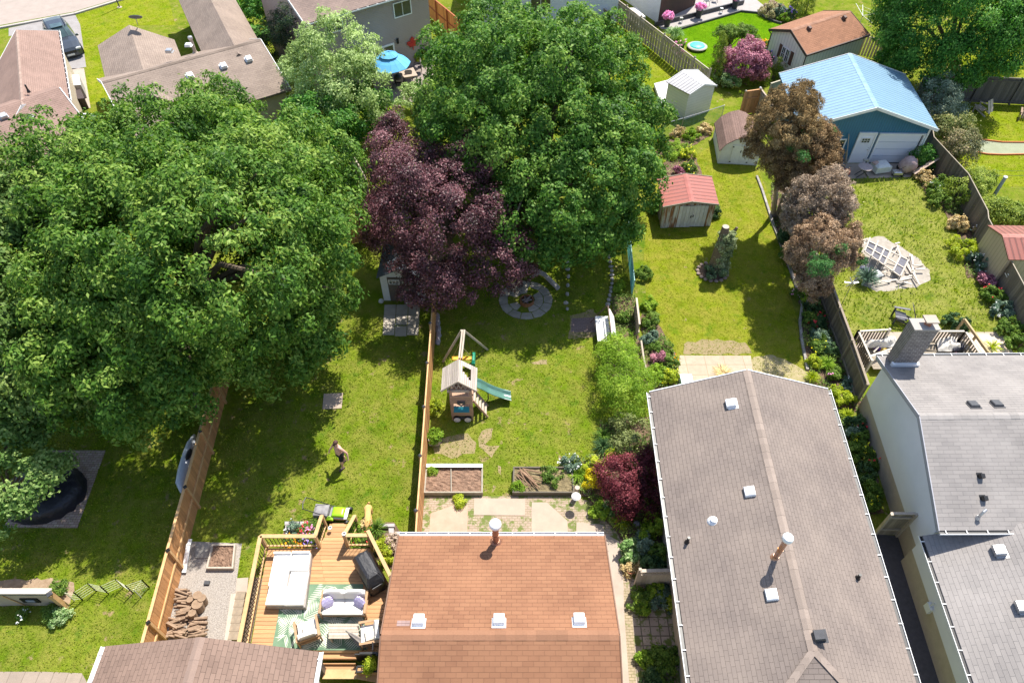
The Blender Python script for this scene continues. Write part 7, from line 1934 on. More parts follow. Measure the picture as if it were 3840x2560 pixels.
mb = MB(); c = at('F', 20, 1062, .25); mb.box(c, (.5, .5, .44)); mb.box(c + Z1 * .24, (.54, .54, .06)); solo('storage_box', mb, pbr("pale_blue_lid", (.62, .76, .8), (.5, .68, .74), rough=.4), Vector((c.x, c.y, 0)), 'pale blue lidded box on the cream slabs behind the taupe gable', 'box')
# ------------------------------------------------------------------ rubble heap on the sand
WPALE = pbr("bleached_timber", (.62, .56, .48), (.46, .39, .32), rough=.85, ns=5, stretch=(5, 1, 1), bs=.3)
root = empty('lattice_frame', at('U', 900, 800), 'wooden framed grid of dark panels lying tilted on the sand heap', 'frame')
def fz(u, v):
 a, b, c, d = at('U', 560, 440, .75), at('U', 1340, 810, .45), at('U', 1180, 1130, .25), at('U', 480, 640, .55)
 return lerp(lerp(a, b, u), lerp(d, c, u), v)
mb = MB()
for i, u in enumerate((0, .2, .4, .55, .8, 1)):
 e = .32 if i in (0, 1, 3) else 0
 a, b = fz(u, 0), fz(u, 1); a = a + (a - b) * e
 mb.beam(a + Z1 * .03, b + Z1 * .03, .06, .06, tone=random.uniform(.4, .8))
for v in (0, .5, 1): mb.beam(fz(0, v), fz(1, v), .06, .05, tone=random.uniform(.3, .7))
part('grid', mb, WPALE, root)
mb = MB()
U_ = (0, .2, .4, .55, .8, 1)
for i in range(5):
 for j in range(2):
  if (i, j) in ((3, 0), (3, 1)): continue
  q = [fz(lerp_, vv) - Z1 * .015 for lerp_, vv in ((U_[i] + .02, .5 * j + .03), (U_[i + 1] - .02, .5 * j + .03), (U_[i + 1] - .02, .5 * j + .47), (U_[i] + .02, .5 * j + .47))]
  mb.face(q[::-1], None, random.uniform(.3, .8))
part('panel', mb, pbr("dark_mesh_panel", (.1, .1, .13), (.06, .06, .08), rough=.6, ns=9), root)
rub = [((1100, 480), (1200, 760)), ((1160, 520), (1050, 700)), ((1360, 680), (1440, 1050)), ((1400, 700), (1430, 900)), ((1440, 1000), (1520, 1240)), ((1300, 900), (1440, 1130)), ((1180, 1180), (1420, 1110)), ((1160, 1210), (1400, 1160)), ((660, 1250), (1150, 1190)), ((700, 1290), (1000, 1230)), ((860, 1060), (960, 1010)), ((1480, 985), (1660, 990)), ((1440, 920), (1640, 900)), ((430, 430), (560, 390)), ((420, 560), (480, 460)), ((1250, 1240), (1400, 1280)), ((740, 1080), (900, 1100)), ((1320, 870), (1400, 1030)), ((1080, 490), (1170, 470)), ((1420, 1040), (1560, 1300))]
for k, (a, b) in enumerate(rub):
 z = .08 + .05 * (k % 4); mb = MB(); mb.beam(at('U', *a, z + random.uniform(0, .2)), at('U', *b, z), random.choice((.05, .08, .1)), .04, tone=random.uniform(.25, .8))
 solo('board', mb, WPALE, at('U', *b), 'loose bleached timber in the rubble on the sand heap', 'board', 'timbers of the rubble heap')
mb = MB(); mb.cushion(at('U', 720, 1090, .15), (.5, .45, .3), puff=.7, rz=.4); solo('plastic_bag', mb, pbr("whitish_plastic", (.6, .62, .6), (.45, .48, .46), rough=.35), at('U', 720, 1090), 'crumpled whitish plastic bag in the rubble', 'bag')
mb = MB(); mb.cushion(at('U', 540, 1080, .2), (.4, .75, .36), puff=.7, rz=.2); mb.cushion(at('U', 480, 980, .3), (.5, .3, .2), puff=.7, rz=-.5); solo('tarp_bundle', mb, pbr("navy_tarp", (.05, .05, .12), (.03, .03, .07), rough=.6), at('U', 540, 1080), 'dark navy crumpled tarp at the left of the rubble heap', 'tarp')
mb = MB(); rg = random.Random(3)
for k in range(12):
 x, y = rg.uniform(620, 1450), rg.uniform(880, 1300); mb = MB(); mb.ball(at('U', x, y, .06), (rg.uniform(.06, .16), rg.uniform(.06, .16), .07), 7, 4, jit=.25, sd=k); solo('rubble_chunk', mb, CONCW, at('U', x, y), 'pale chunk of broken concrete in the rubble', 'rubble', 'concrete chunks of the rubble heap')
# ------------------------------------------------------------------ rear deck of the white house
root = empty('rear_deck', at('Z', 900, 600), 'old rear deck with dark slatted railing behind the white house', 'deck')
zd2 = .35
mb = MB(); q = ats('Z', [(370, 560), (1640, 560), (1840, 800), (560, 900), (480, 760)], zd2)
boards(mb, q, zd2, .16); part('deck_boards', mb, GREYW, root)
OLDRAIL = pbr("cream_rail", (.55, .5, .42), (.42, .37, .3), rough=.85, ns=5)
def rail2(a, b):
 a, b = Vector((a.x, a.y, zd2)), Vector((b.x, b.y, zd2))
 mb = MB(); mb.beam(a + Z1 * .9, b + Z1 * .9, .09, .04); part('top_rail', mb, OLDRAIL, root); mb = MB(); mb.beam(a + Z1 * .12, b + Z1 * .12, .05, .05); part('rail', mb, OLDRAIL, root)
 mb = MB(); n = int((b - a).length / .15)
 for i in range(n): mb.box(lerp(a, b, (i + .5) / n) + Z1 * .48, (.07, .03, .8), rz=math.atan2((b - a).y, (b - a).x), tone=random.uniform(.3, .7))
 part('slat_row', mb, DARKW, root)
 for p in (a, b): mb = MB(); mb.box(p + Z1 * .45, (.1, .1, 1.0)); part('post', mb, OLDRAIL, root)
zr_ = zd2 + .9
P1_, P2_, P3_, P4_, P5_, P6_ = [at('Z', x, y, zr_) for x, y in ((380, 450), (750, 430), (1180, 450), (1655, 450), (1830, 720), (540, 800))]
rail2(P1_, P2_); rail2(P3_, P4_); rail2(P4_, P5_); rail2(P1_, P6_)
mb = MB()
a, b = at('Z', 1640, 310, 1.0), at('Z', 1930, 710, .9); mb.beam(a, b, .08, .14)
for p in (a, lerp(a, b, .5), b): mb.box((p.x, p.y, .5), (.09, .09, 1.0))
solo('handrail', mb, pbr("tan_handrail", (.46, .34, .18), (.36, .26, .13), rough=.8), a, 'long tan wooden handrail leading to the rear deck of the white house', 'handrail')
def tarp(label, t, q, z, m, seed, hmax=.45, loc=None):
 rr = random.Random(seed); P = ats(t, q, z); n = 14; mb = MB(); H = [[0] * (n + 1) for _ in range(n + 1)]
 for i in range(n + 1):
  for j in range(n + 1):
   u, v = i / n, j / n; e = min(1, 5 * min(u, 1 - u, v, 1 - v))
   H[i][j] = e * hmax * (.5 + .3 * math.sin(u * 7 + seed) * math.cos(v * 6 + seed * 2) + rr.uniform(-.2, .2))
 def g(i, j): return lerp(lerp(P[0], P[1], i / n), lerp(P[3], P[2], i / n), j / n) + Z1 * H[i][j]
 for i in range(n):
  for j in range(n): mb.face([g(i, j), g(i, j + 1), g(i + 1, j + 1), g(i + 1, j)])
 return solo('tarp', mb, m, P[0], label, 'tarp', smooth=2)
CRM = pbr("cream_tarp", (.66, .62, .57), (.54, .5, .45), rough=.8, ns=5, bs=.4)
tarp('crumpled cream tarp over clutter at the left of the brick chimney', 'Z', [(430, 580), (830, 540), (830, 640), (460, 650)], .6, CRM, 2, .6)
tarp('dirty white tarp thrown over clutter right of the brick chimney', 'Z', [(1310, 540), (1560, 530), (1610, 690), (1330, 690)], .5, CRM, 5, .5)
clut = [((600, 630), (.4, .3, .3), (.1, .05, .35), 'purple toy bin under the cream tarp'), ((660, 660), (.35, .3, .25), (.5, .35, .08), 'yellow box under the cream tarp'), ((1440, 610), (.5, .35, .3), (.03, .16, .09), 'dark green tub beside the white tarp'), ((1560, 640), (.7, .5, .35), (.02, .02, .035), 'black bin bag heap on the rear deck'), ((1500, 660), (.45, .3, .2), (.6, .3, .4), 'pink toy on the rear deck'), ((1230, 430), (.5, .35, .1), (.5, .68, .72), 'pale blue tray behind the rear deck railing')]
for (x, y), d, c, lb in clut: mb = MB(); mb.cushion(at('Z', x, y, zd2 + d[2] / 2), d, puff=.5, rz=random.uniform(-1, 1)); solo('bundle', mb, pbr("clutter_" + lb.split()[0], c, tuple(v * .7 for v in c), rough=.6), at('Z', x, y), lb, 'clutter')
for k, (a, b) in enumerate((((520, 745), (800, 650)), ((530, 750), (770, 690)), ((660, 590), (560, 700)), ((1100, 570), (1290, 570)), ((1150, 660), (1310, 690)))): mb = MB(); mb.beam(at('Z', *a, .8), at('Z', *b, .55), .07, .05); solo('board', mb, WPALE if k < 3 else DARKW, at('Z', *a), 'pale loose plank among the tarp clutter' if k < 3 else 'dark plank across the rear deck', 'board', 'pale planks on the rear deck' if k < 3 else 'dark planks on the rear deck')
# garden chairs
def slat_chair(label, p, rz, m, seed=0, group=None):
 r = empty('garden_chair', p, label, 'chair', group, local=True, rz=rz)
 mb = MB()
 for k in range(5): mb.box((-.24 + .12 * k, .12, .36), (.1, .56, .025), m=Matrix.Rotation(R(10), 3, 'X'))
 part('seat', mb, m, r); mb = MB(); Mx = Matrix.Rotation(R(-28), 3, 'X')
 for k in range(5): mb.box(Vector((-.24 + .12 * k, -.38, .7 + (.04 if k == 2 else 0))), (.1, .025, .85), m=Mx)
 part('backrest', mb, m, r)
 for s_ in (-1, 1):
  mb = MB(); mb.box((s_ * .34, .1, .56), (.12, .75, .025)); part('arm', mb, m, r)
  mb = MB(); mb.box((s_ * .3, .4, .28), (.03, .09, .56)); mb.beam((s_ * .3, .4, .36), (s_ * .3, -.5, .06), .03, .09); part('leg', mb, m, r)
 return r
slat_chair('black slatted garden chair standing behind the brick chimney', at('Z', 880, 330), R(75), pbr("black_painted_slats", (.05, .05, .06), (.1, .1, .12), rough=.4))
slat_chair('pale wooden lawn chair in front of the dark grey fence', at('Y', 960, 610), R(35), PALEW, group='wooden lawn chairs')
slat_chair('darker wooden lawn chair cut by the right edge of the picture', at('Y', 1520, 690), R(-30), pbr("brown_chair", (.3, .21, .15), (.22, .15, .1), rough=.8), group='wooden lawn chairs')
mb = MB(); p = at('F2', 555, 240); mb.tube([p, p + Z1 * 1.5], .02, 6)
for k in range(6): a = k * 1.047; mb.beam(p + Z1 * 1.35, p + Vector((.35 * math.cos(a), .1, 1.35 + .35 * math.sin(a))), .09, .015)
solo('garden_spinner', mb, GALV, p, 'silver metal spinner on a stake beside the dark fence', 'spinner')
mb = MB(); a = at('F', 2200, 345, .9)
for k in range(3): mb.beam(at('F', 2205 + 22 * k, 318 + 8 * k, 1.2), at('F', 2222 + 22 * k, 348 + 8 * k, 1.0), .03, .03)
mb.beam(at('F', 2222, 322, 1.2), at('F', 2262, 338, 1.2), .03, .03)
solo('wall_bracket', mb, WHITE_METAL, Vector((a.x, a.y, .9)), 'little white bracket fixed to the dark stained fence', 'bracket')
# ------------------------------------------------------------------ clutter in front of the blue garage
root = empty('folding_table', at('K', 940, 790), 'round folding wooden table with crossed legs before the blue garage', 'table')
tc_ = at('K', 965, 690, .7); mb = MB(); mb.lathe(tc_, [(.42, -.02), (.43, 0), (.43, .02)], 22); part('table_top', mb, pbr("mauve_grey_wood", (.4, .34, .33), (.3, .25, .25), rough=.8, ns=5), root)
for s_ in (-1, 1):
 mb = MB(); mb.beam((tc_.x - .38, tc_.y + .15 * s_, .02), (tc_.x + .3, tc_.y + .15 * s_, .68), .03, .05); mb.beam((tc_.x + .38, tc_.y + .12 * s_, .02), (tc_.x - .3, tc_.y + .12 * s_, .68), .03, .05); part('leg', mb, DARKM, root)
mb = MB(); mb.box(at('K', 970, 590, .78), (.3, .2, .08)); solo('tool_box', mb, GALV, at('K', 970, 590, .72), 'little grey tool case on the round folding table', 'box')
mb = MB(); mb.cushion(at('K', 1185, 690, .35), (1.0, .75, .65), rz=.2, puff=.4); solo('wrapped_crate', mb, pbr("milky_plastic_wrap", (.66, .67, .66), (.5, .52, .52), rough=.25, ns=6, bs=.6, bd=.04, fine=9), at('K', 1185, 720), 'bulky crate wrapped in milky white plastic before the garage door', 'crate')
mb = MB(); mb.cushion(at('K', 1120, 630, .62), (.4, .28, .15), rz=.4, puff=.6); solo('parcel', mb, pbr("reddish_parcel", (.4, .22, .17), (.5, .4, .36)), at('K', 1120, 640, .6), 'small reddish parcel on top of the plastic wrapped crate', 'parcel')
mb = MB(); mb.ball(at('K', 1590, 660, .55), (.55, .45, .55), 14, 9, jit=.07, sd=4); solo('sack_pile', mb, pbr("pink_white_sacks", (.5, .38, .36), (.34, .22, .22), rough=.5, ns=5, bs=.6, bd=.05, fine=8), at('K', 1590, 740), 'rounded heap of pinkish wrapped sacks at the right of the garage door', 'sacks', smooth=2)
root = empty('push_mower', at('K', 1440, 790), 'small grey wheeled machine beside the heap of sacks', 'machine')
mb = MB(); mb.cushion(at('K', 1430, 770, .25), (.55, .4, .25), puff=.4); part('body', mb, GALV, root)
for x, y in ((1370, 790), (1500, 810), (1440, 690)): mb = MB(); c = at('K', x, y, .12); mb.tube([c - Vector((.04, 0, 0)), c + Vector((.04, 0, 0))], .12, 12); part('wheel', mb, BLACKM, root)
mb = MB(); mb.tube([at('K', 1450, 740, .35), at('K', 1560, 680, .9)], .015, 5); part('handle', mb, BLACKM, root)
root = empty('cooler', at('K', 570, 820), 'blue and white cooler box at the corner of the concrete pad', 'cooler')
c = at('K', 570, 800, .18); mb = MB(); mb.box(c, (.55, .38, .34)); part('body', mb, pbr("blue_plastic", (.015, .05, .2), (.012, .04, .16), rough=.4), root); mb = MB(); mb.box(c + Z1 * .22, (.58, .4, .09)); part('lid', mb, WHITE, root)
root = empty('fuel_can', at('K', 685, 790), 'bright red fuel can beside the blue cooler', 'can')
c = at('K', 690, 760, .2); mb = MB(); mb.cushion(c, (.32, .25, .38), puff=.3); part('body', mb, pbr("red_plastic", (.55, .02, .015), (.45, .015, .012), rough=.35), root); mb = MB(); mb.tube([c + Z1 * .18, c + Vector((.12, 0, .32))], .03, 6); part('spout', mb, BLACKM, root)
mb = MB(); mb.box(at('K', 580, 690, .35), (.4, .3, .6)); mb.cushion(at('K', 540, 650, .7), (.3, .3, .15)); solo('grey_bin', mb, pbr("grey_plastic", (.2, .19, .19), (.14, .13, .13), rough=.5), at('K', 580, 730), 'grey bin between the cooler and the blue garage wall', 'bin')
for k, (a, b, w) in enumerate((((720, 210, 2.1), (680, 650, .05), .1), ((650, 440, 1.3), (610, 600, .05), .1), ((690, 450, 1.3), (645, 700, .05), .14), ((520, 480, .9), (540, 600, .05), .09))):
 mb = MB(); mb.beam(at('K', *a), at('K', *b), w, .04); solo('board', mb, GREYW if k else PALEW, at('K', *b), ['tall pale board leaning on the garage wall beside the white door', 'short board leaning under the garage window', 'wide board leaning left of the white door', 'narrow grey board below the garage window frame'][k], 'board', 'boards leaning on the garage')
for k in range(3):
 mb = MB(); mb.beam(at('K', 1660 + 12 * k, 775 + 10 * k, .25 + .05 * k), at('K', 2110, 490 + 18 * k, 1.1), .1, .05); solo('plank', mb, pbr("pinkish_plank", (.5, .38, .3), (.38, .28, .22), rough=.85), at('K', 1660, 775), 'long pinkish plank resting from the garage pad on the dark fence', 'plank', 'planks leaning on the dark fence')
root = empty('lamp_pole', at('C', 2090, 1400), 'plain grey metal pole standing in the right lawn', 'pole')
pp_ = at('C', 2090, 1398); mb = MB(); mb.tube([pp_, pp_ + Z1 * 1.9], .1, 10); part('pole', mb, pbr("blue_grey_pole", (.34, .36, .38), (.26, .28, .3), rough=.5), root); mb = MB(); mb.tube([pp_ + Z1 * 1.9, pp_ + Z1 * 1.96], .11, 10); part('cap', mb, WHITE_METAL, root)
for k, (y0, y1, y2) in enumerate(((1385, 1355, 1362), (1440, 1420, 1425))):
 mb = MB(); mb.tube([at('Y', 690, y0, 1.6), at('Y', 1000, y1, 1.5), at('Y', 1300, y2, 1.55), at('Y', 1800, y2 + 5, 1.6)], .009, 4); solo('overhead_wire', mb, BLACKM, at('Y', 1000, y1, 1.5), 'thin dark wire sagging over the right lawn, the %s one' % ('upper' if k == 0 else 'lower'), 'wire')
# ------------------------------------------------------------------ parked car and things at the street side
def car(label, p, rz):
 r = empty('parked_car', p, label, 'car', None, local=True, rz=rz)
 P_ = pbr("dark_blue_grey_paint", (.045, .055, .07), (.04, .048, .06), rough=.16, ns=.5, bs=0, spec=.7)
 # stations front (y=-2.35) -> rear (2.35): half width at sill, half width at shoulder, shoulder z, roof half width, roof z
 st = [(-2.36, .62, .7, .58, .5, .62), (-2.2, .84, .86, .72, .7, .8), (-1.5, .92, .94, .92, .8, .98), (-.85, .93, .95, 1.0, .82, 1.06), (-.1, .93, .95, 1.02, .66, 1.66), (1.2, .93, .95, 1.03, .68, 1.7), (1.95, .91, .93, 1.0, .64, 1.62), (2.3, .84, .88, .94, .7, 1.05), (2.38, .7, .74, .8, .6, .86)]
 mb = MB(); rows = []
 for y, a, b, zs_, c, zr_2 in st:
  rows.append([Vector(v) for v in ((-a, y, .28), (-b, y, .62), (-b, y, zs_), (-c, y, zr_2), (-c * .55, y, zr_2 + .05), (c * .55, y, zr_2 + .05), (c, y, zr_2), (b, y, zs_), (b, y, .62), (a, y, .28))])
 glass = MB()
 for i in range(len(rows) - 1):
  for k in range(9):
   q = [rows[i][k], rows[i + 1][k], rows[i + 1][k + 1], rows[i][k + 1]][::-1]
   isg = (k in (2, 6) and 3 <= i <= 6) or (k in (3, 4, 5) and i in (3, 6))
   if isg:
    c = sum(q, Vector()) / 4; qq = [c + (v - c) * .9 for v in q]
    n = (q[1] - q[0]).cross(q[2] - q[0]).normalized()
    glass.face([v + n * .006 for v in qq])
   mb.face(q)
 mb.face(rows[0]); mb.face(rows[-1][::-1])
 part('body', mb, P_, r, smooth=False)
 part('window', glass, glassmat("car_glass", (.06, .1, .1), .05), r)
 for sx in (-1, 1):
  for y in (-1.45, 1.45):
   mb = MB(); c = Vector((sx * .86, y, .34)); mb.tube([c - Vector((.11, 0, 0)), c + Vector((.11, 0, 0))], .34, 18); w = part('wheel', mb, BLACKM, r)
   mb = MB(); mb.tube([c + Vector((sx * .1, 0, 0)), c + Vector((sx * .125, 0, 0))], .22, 14); t_ = part('rim', mb, GALV, r); t_.parent = w
  mb = MB(); mb.cushion((sx * .66, -2.24, .72), (.36, .16, .16), puff=.5); part('headlight', mb, pbr("lamp_glass", (.7, .7, .7), (.6, .6, .62), rough=.1), r)
  mb = MB(); mb.cushion((sx * .78, 2.3, .88), (.2, .12, .3), puff=.4); part('tail_light', mb, pbr("tail_red", (.35, .01, .01), (.3, .01, .01), rough=.2), r)
  mb = MB(); mb.cushion((sx * 1.04, -.75, 1.06), (.2, .12, .15), puff=.5); part('mirror', mb, P_, r)
 mb = MB(); mb.box((0, -2.34, .58), (.9, .06, .2)); part('grille', mb, BLACKM, r); mb = MB(); mb.box((0, -2.39, .42), (.5, .03, .12)); part('number_plate', mb, WHITE, r)
 mb = MB(); mb.box((0, .1, 1.735), (.8, .7, .012)); part('sunroof', mb, glassmat("car_glass", (.06, .1, .1), .05), r)
 mb = MB()
 for sx in (-1, 1): mb.beam((sx * .6, -.2, 1.74), (sx * .62, 1.7, 1.75), .04, .04)
 part('roof_rail', mb, BLACKM, r)
 return r
pc = (at('C1', 400, 560) + at('C1', 350, 300)) / 2
dcar = at('C1', 540, 840) - at('C1', 245, 330)
car('dark blue grey car parked on the driveway beside the faded roof', at('C1', 395, 590), math.atan2(dcar.y, dcar.x) + math.pi / 2)
root = empty('cabinet', at('C1', 520, 1130), 'white topped outdoor cabinet against the faded brown house', 'cabinet')
q = ats('C1', [(420, 990), (570, 985), (597, 1130), (440, 1142)], 1.0); mb = MB(); mb.prism([p - Z1 * .98 for p in q[::-1]], .93); part('body', mb, pbr("mauve_grey_plastic", (.4, .37, .38), (.32, .3, .31)), root); mb = MB(); mb.prism([p - Z1 * .04 for p in q[::-1]], .05); part('lid', mb, WHITE_METAL, root)
root = empty('wheelie_bin', at('C1', 580, 1320), 'dark brown wheeled bin behind the blue recycling box', 'bin')
q = ats('C1', [(480, 1215), (600, 1200), (655, 1330), (530, 1340)], .8); mb = MB(); mb.prism([lerp(p, (q[0] + q[2]) / 2, .1) - Z1 * .78 for p in q[::-1]], .72); part('body', mb, pbr("dark_brown_plastic", (.07, .05, .05), (.05, .035, .035)), root); mb = MB(); mb.prism([p - Z1 * .06 for p in q[::-1]], .07); part('lid', mb, MATS["dark_brown_plastic"], root)
c = at('C1', 595, 1410, .2); mb = MB()
for dx, dy, sx, sy in ((-.27, 0, .04, .42), (.27, 0, .04, .42), (0, -.2, .56, .04), (0, .2, .56, .04)): mb.box(c + Vector((dx, dy, 0)), (sx, sy, .36), rz=0)
mb.box(c - Z1 * .17, (.54, .4, .03)); solo('recycling_box', mb, pbr("bright_blue_plastic", (.01, .1, .6), (.008, .08, .5), rough=.4), Vector((c.x, c.y, 0)), 'bright blue open recycling box at the end of the dark bin', 'box')
root = empty('street_sign', at('A', 818, 52), 'thin dark pole standing on the grass by the street', 'pole')
p = at('A', 818, 52); mb = MB(); mb.tube([p, p + Z1 * 3.2], .05, 8); part('pole', mb, DARKM, root); mb = MB(); mb.lathe(p, [(.22, 0), (.2, .04)], 10); part('base', mb, CONC, root)
root = empty('satellite_dish', at('A', 943, 172, 4.4), 'dark round satellite dish above the beige roof apex', 'dish')
p = at('A', 943, 172, 4.4); c = at('A', 928, 125, 5.2); mb = MB(); mb.tube([p, lerp(p, c, .9)], .03, 6); part('mast', mb, GALV, root)
mb = MB(); n = 18; axis = Vector((-.1, .6, .8)).normalized(); s1 = axis.orthogonal().normalized(); s2 = axis.cross(s1)
for k in range(n):
 a0, a1 = 6.283 * k / n, 6.283 * (k + 1) / n
 e0_, e1_ = [c + (s1 * math.cos(a) + s2 * math.sin(a)) * .42 + axis * .08 for a in (a0, a1)]
 mb.face([c, e0_, e1_]); mb.face([c - axis * .03, e1_ - axis * .03, e0_ - axis * .03]); mb.face([e0_, e0_ - axis * .03, e1_ - axis * .03, e1_])
part('reflector', mb, pbr("slate_dish", (.13, .15, .17), (.1, .115, .13)), root)
# ------------------------------------------------------------------ umbrella patio
uc = at('M', 600, 760, 2.05)
root = empty('patio_umbrella', Vector((uc.x, uc.y, 0)), 'big sky blue patio umbrella with vented top by the taupe house', 'umbrella')
BL = pbr("sky_blue_canvas", (.12, .4, .65), (.09, .33, .57), rough=.85, ns=1, bs=.1)
ur = abs(at('M', 970, 700, 2.05).x - at('M', 230, 700, 2.05).x) / 2
ur *= 1.1; c_ = at('M', 580, 690, 2.1)
def dome(r0, z0, r1, z1, nm, n=8):
 mb = MB(); ph = .2
 for k in range(n):
  a0, a1 = ph + 6.283 * k / n, ph + 6.283 * (k + 1) / n; am = (a0 + a1) / 2
  def P(r, z, a): return Vector((c_.x + r * math.cos(a), c_.y + r * math.sin(a), z))
  for (ra, za), (rb, zb) in (((r0, z0), ((r0 + r1) / 2, (z0 + z1) / 2 + .03)), (((r0 + r1) / 2, (z0 + z1) / 2 + .03), (r1, z1))):
   for b0, b1, k0, k1 in ((a0, am, 1, .955), (am, a1, .955, 1)):
    q = [P(ra * k0, za, b0), P(ra * k1, za - .01, b1), P(rb * k1, zb - .01, b1), P(rb * k0, zb, b0)]
    mb.face(q, None, .62 if k % 2 else .42); mb.face([v - Z1 * .012 for v in q[::-1]], None, .4)
 return part(nm, mb, BL, root)
dome(ur, 1.98, .5, 2.55, 'canopy'); dome(.66, 2.6, .04, 2.82, 'vent_cap')
mb = MB()
for k in range(8):
 a = .2 + 6.283 * k / 8; mb = MB(); mb.tube([(c_.x, c_.y, 2.5), (c_.x + ur * .98 * math.cos(a), c_.y + ur * .98 * math.sin(a), 1.97)], .012, 5); part('rib', mb, DARKM, root)
mb = MB(); mb.tube([(c_.x, c_.y, 0), (c_.x, c_.y, 2.85)], .025, 8); part('pole', mb, DARKM, root)
root = empty('patio_table', at('M', 950, 1050), 'pale stone topped patio table partly under the blue umbrella', 'table')
q = ats('M', [(750, 890), (1040, 800), (1130, 960), (870, 1000)], .74); mb = MB(); mb.prism([p - Z1 * .04 for p in q[::-1]], .05); part('table_top', mb, SLAB, root)
for p in q: mb = MB(); pp_ = lerp(p, (q[0] + q[2]) / 2, .15); mb.tube([pp_, (pp_.x, pp_.y, 0)], .03, 6); part('leg', mb, DARKM, root)
mb = MB(); mb.lathe(at('M', 960, 900, .76), [(.2, 0), (.24, .05), (.2, .1), (.1, .08)], 14); solo('fire_bowl', mb, DARKM, at('M', 960, 900, .75), 'dark round bowl on the stone topped patio table', 'bowl')
def patio_chair(label, p, rz):
 r = empty('patio_chair', p, label, 'chair', 'chairs around the umbrella table', local=True, rz=rz); M_ = pbr("taupe_sling", (.3, .26, .25), (.24, .2, .19), rough=.7)
 mb = MB(); mb.cushion((0, 0, .42), (.52, .5, .07), puff=.2); part('seat', mb, M_, r); mb = MB(); mb.cushion((0, -.27, .74), (.52, .06, .62), m=Matrix.Rotation(R(-12), 3, 'X'), puff=.2); part('backrest', mb, M_, r)
 for sx in (-1, 1):
  mb = MB(); mb.tube([(sx * .28, .25, 0), (sx * .28, .25, .62), (sx * .28, -.28, .64)], .018, 6); part('arm', mb, BLACKM, r)
  mb = MB(); mb.tube([(sx * .26, -.28, 0), (sx * .26, -.25, .5)], .018, 6); part('leg', mb, BLACKM, r)
patio_chair('taupe sling patio chair nearest the camera with its back towards it', at('M', 790, 1150), R(8)); patio_chair('second taupe patio chair right of the black grill', at('M', 960, 1090), R(15)); patio_chair('patio chair at the right end of the stone table', at('M', 1140, 900), R(95)); patio_chair('patio chair in the umbrella shade left of the grill', at('M', 560, 1180), R(-10))
mb = MB(); mb.ball(at('M', 740, 990, .95), (.3, .25, .2), 12, 7); mb.box(at('M', 740, 1010, .5), (.5, .4, .6)); solo('kettle_grill', mb, BLACKM, at('M', 740, 1100), 'small black grill between the patio chairs', 'grill')
mb = MB(); mb.lathe(at('M', 1110, 650), [(.28, 0), (.36, .15), (.36, .4), (.3, .5)], 16); solo('planter', mb, WHITE, at('M', 1110, 650), 'round white planter by the taupe wall', 'planter')
mb = MB(); mb.lathe(at('M', 1370, 620), [(.3, 0), (.3, .8), (.26, .84)], 16); solo('rain_barrel', mb, pbr("beige_barrel", (.55, .48, .42), (.46, .4, .35)), at('M', 1370, 620), 'beige rain barrel at the corner of the taupe house', 'barrel')
mb = MB();
for q_, z in (((40, 770, 240, 690), .3), ((150, 850, 260, 800), .3)): mb = MB(); mb.beam(at('B', q_[0], q_[1], .15), at('B', q_[2], q_[3], .15), .2, .3); solo('timber_edging', mb, pbr("reddish_timber", (.38, .24, .17), (.3, .18, .12)), at('B', q_[0], q_[1]), 'reddish timber edge of the little bed, the %s one' % ('upper' if q_[0] < 100 else 'lower'), 'timber')
mb = MB(); mb.beam(at('B', 1780, 570, .1), at('B', 1835, 505, .9), .3, .04); solo('leaning_board', mb, CEDAR, at('B', 1780, 570), 'orange brown board at the right edge of the centre maple crown', 'board')
mb = MB(); p = at('C2', 430, 190, 2.0); mb.tube([Vector((p.x, p.y, 0)), p], .03, 6)
for q_ in ((350, 45), (555, 285), (670, 150), (430, 60)): mb.beam(p, at('C2', q_[0], q_[1], 2.1), .025, .025)
for f in (.5, .8): mb.tube([lerp(p, at('C2', x, y, 2.1), f) for x, y in ((350, 45), (430, 190 - 140), (670, 150), (555, 285))], .006, 4)
solo('clothes_dryer', mb, GALV, Vector((p.x, p.y, 0)), 'rotary clothes dryer with bare arms behind the cottage', 'clothes dryer')
# ------------------------------------------------------------------ rich lawn garden
root = empty('lidded_fire_bowl', at('W', 650, 690), 'round turquoise lid with pale rim lying on the rich lawn', 'lid')
c = at('W', 650, 660, .3); mb = MB(); mb.lathe(Vector((c.x, c.y, 0)), [(.62, 0), (.74, .16), (.78, .2), (.72, .24), (.6, .24)], 24); part('rim', mb, CONCW, root); mb = MB(); mb.lathe(Vector((c.x, c.y, .24)), [(.58, 0), (.5, .07), (.25, .12), (.02, .13)], 24); part('cover', mb, pbr("turquoise_cover", (.05, .5, .42), (.1, .6, .52), rough=.35), root)
for k, (x, y) in enumerate(((195, 400), (660, 265), (1190, 130))):
 root = empty('flower_pot', at('W', x, y), ['tall dark pot of pink flowers, leftmost on the rear patio edge', 'tall dark pot of pink flowers, the middle one on the patio edge', 'tall dark pot of pink flowers cut by the top edge'][k], 'pot', 'pots of pink flowers')
 b = at('W', x, y); mb = MB(); mb.lathe(b, [(.2, 0), (.3, .6), (.31, .66), (.26, .64)], 14); part('pot', mb, pbr("charcoal_pot", (.07, .07, .075), (.05, .05, .055), rough=.5), root)
 rg = np.random.default_rng(430 + k); V, F, T, _ = crown([((b.x, b.y, .9), (.36, .36, .26))], 40, .13, 30, .13, rg, asp=.9, low=-.4); put('blossom', npmesh('blossom', V - np.array(b), F, T), F_PINK, root, b)
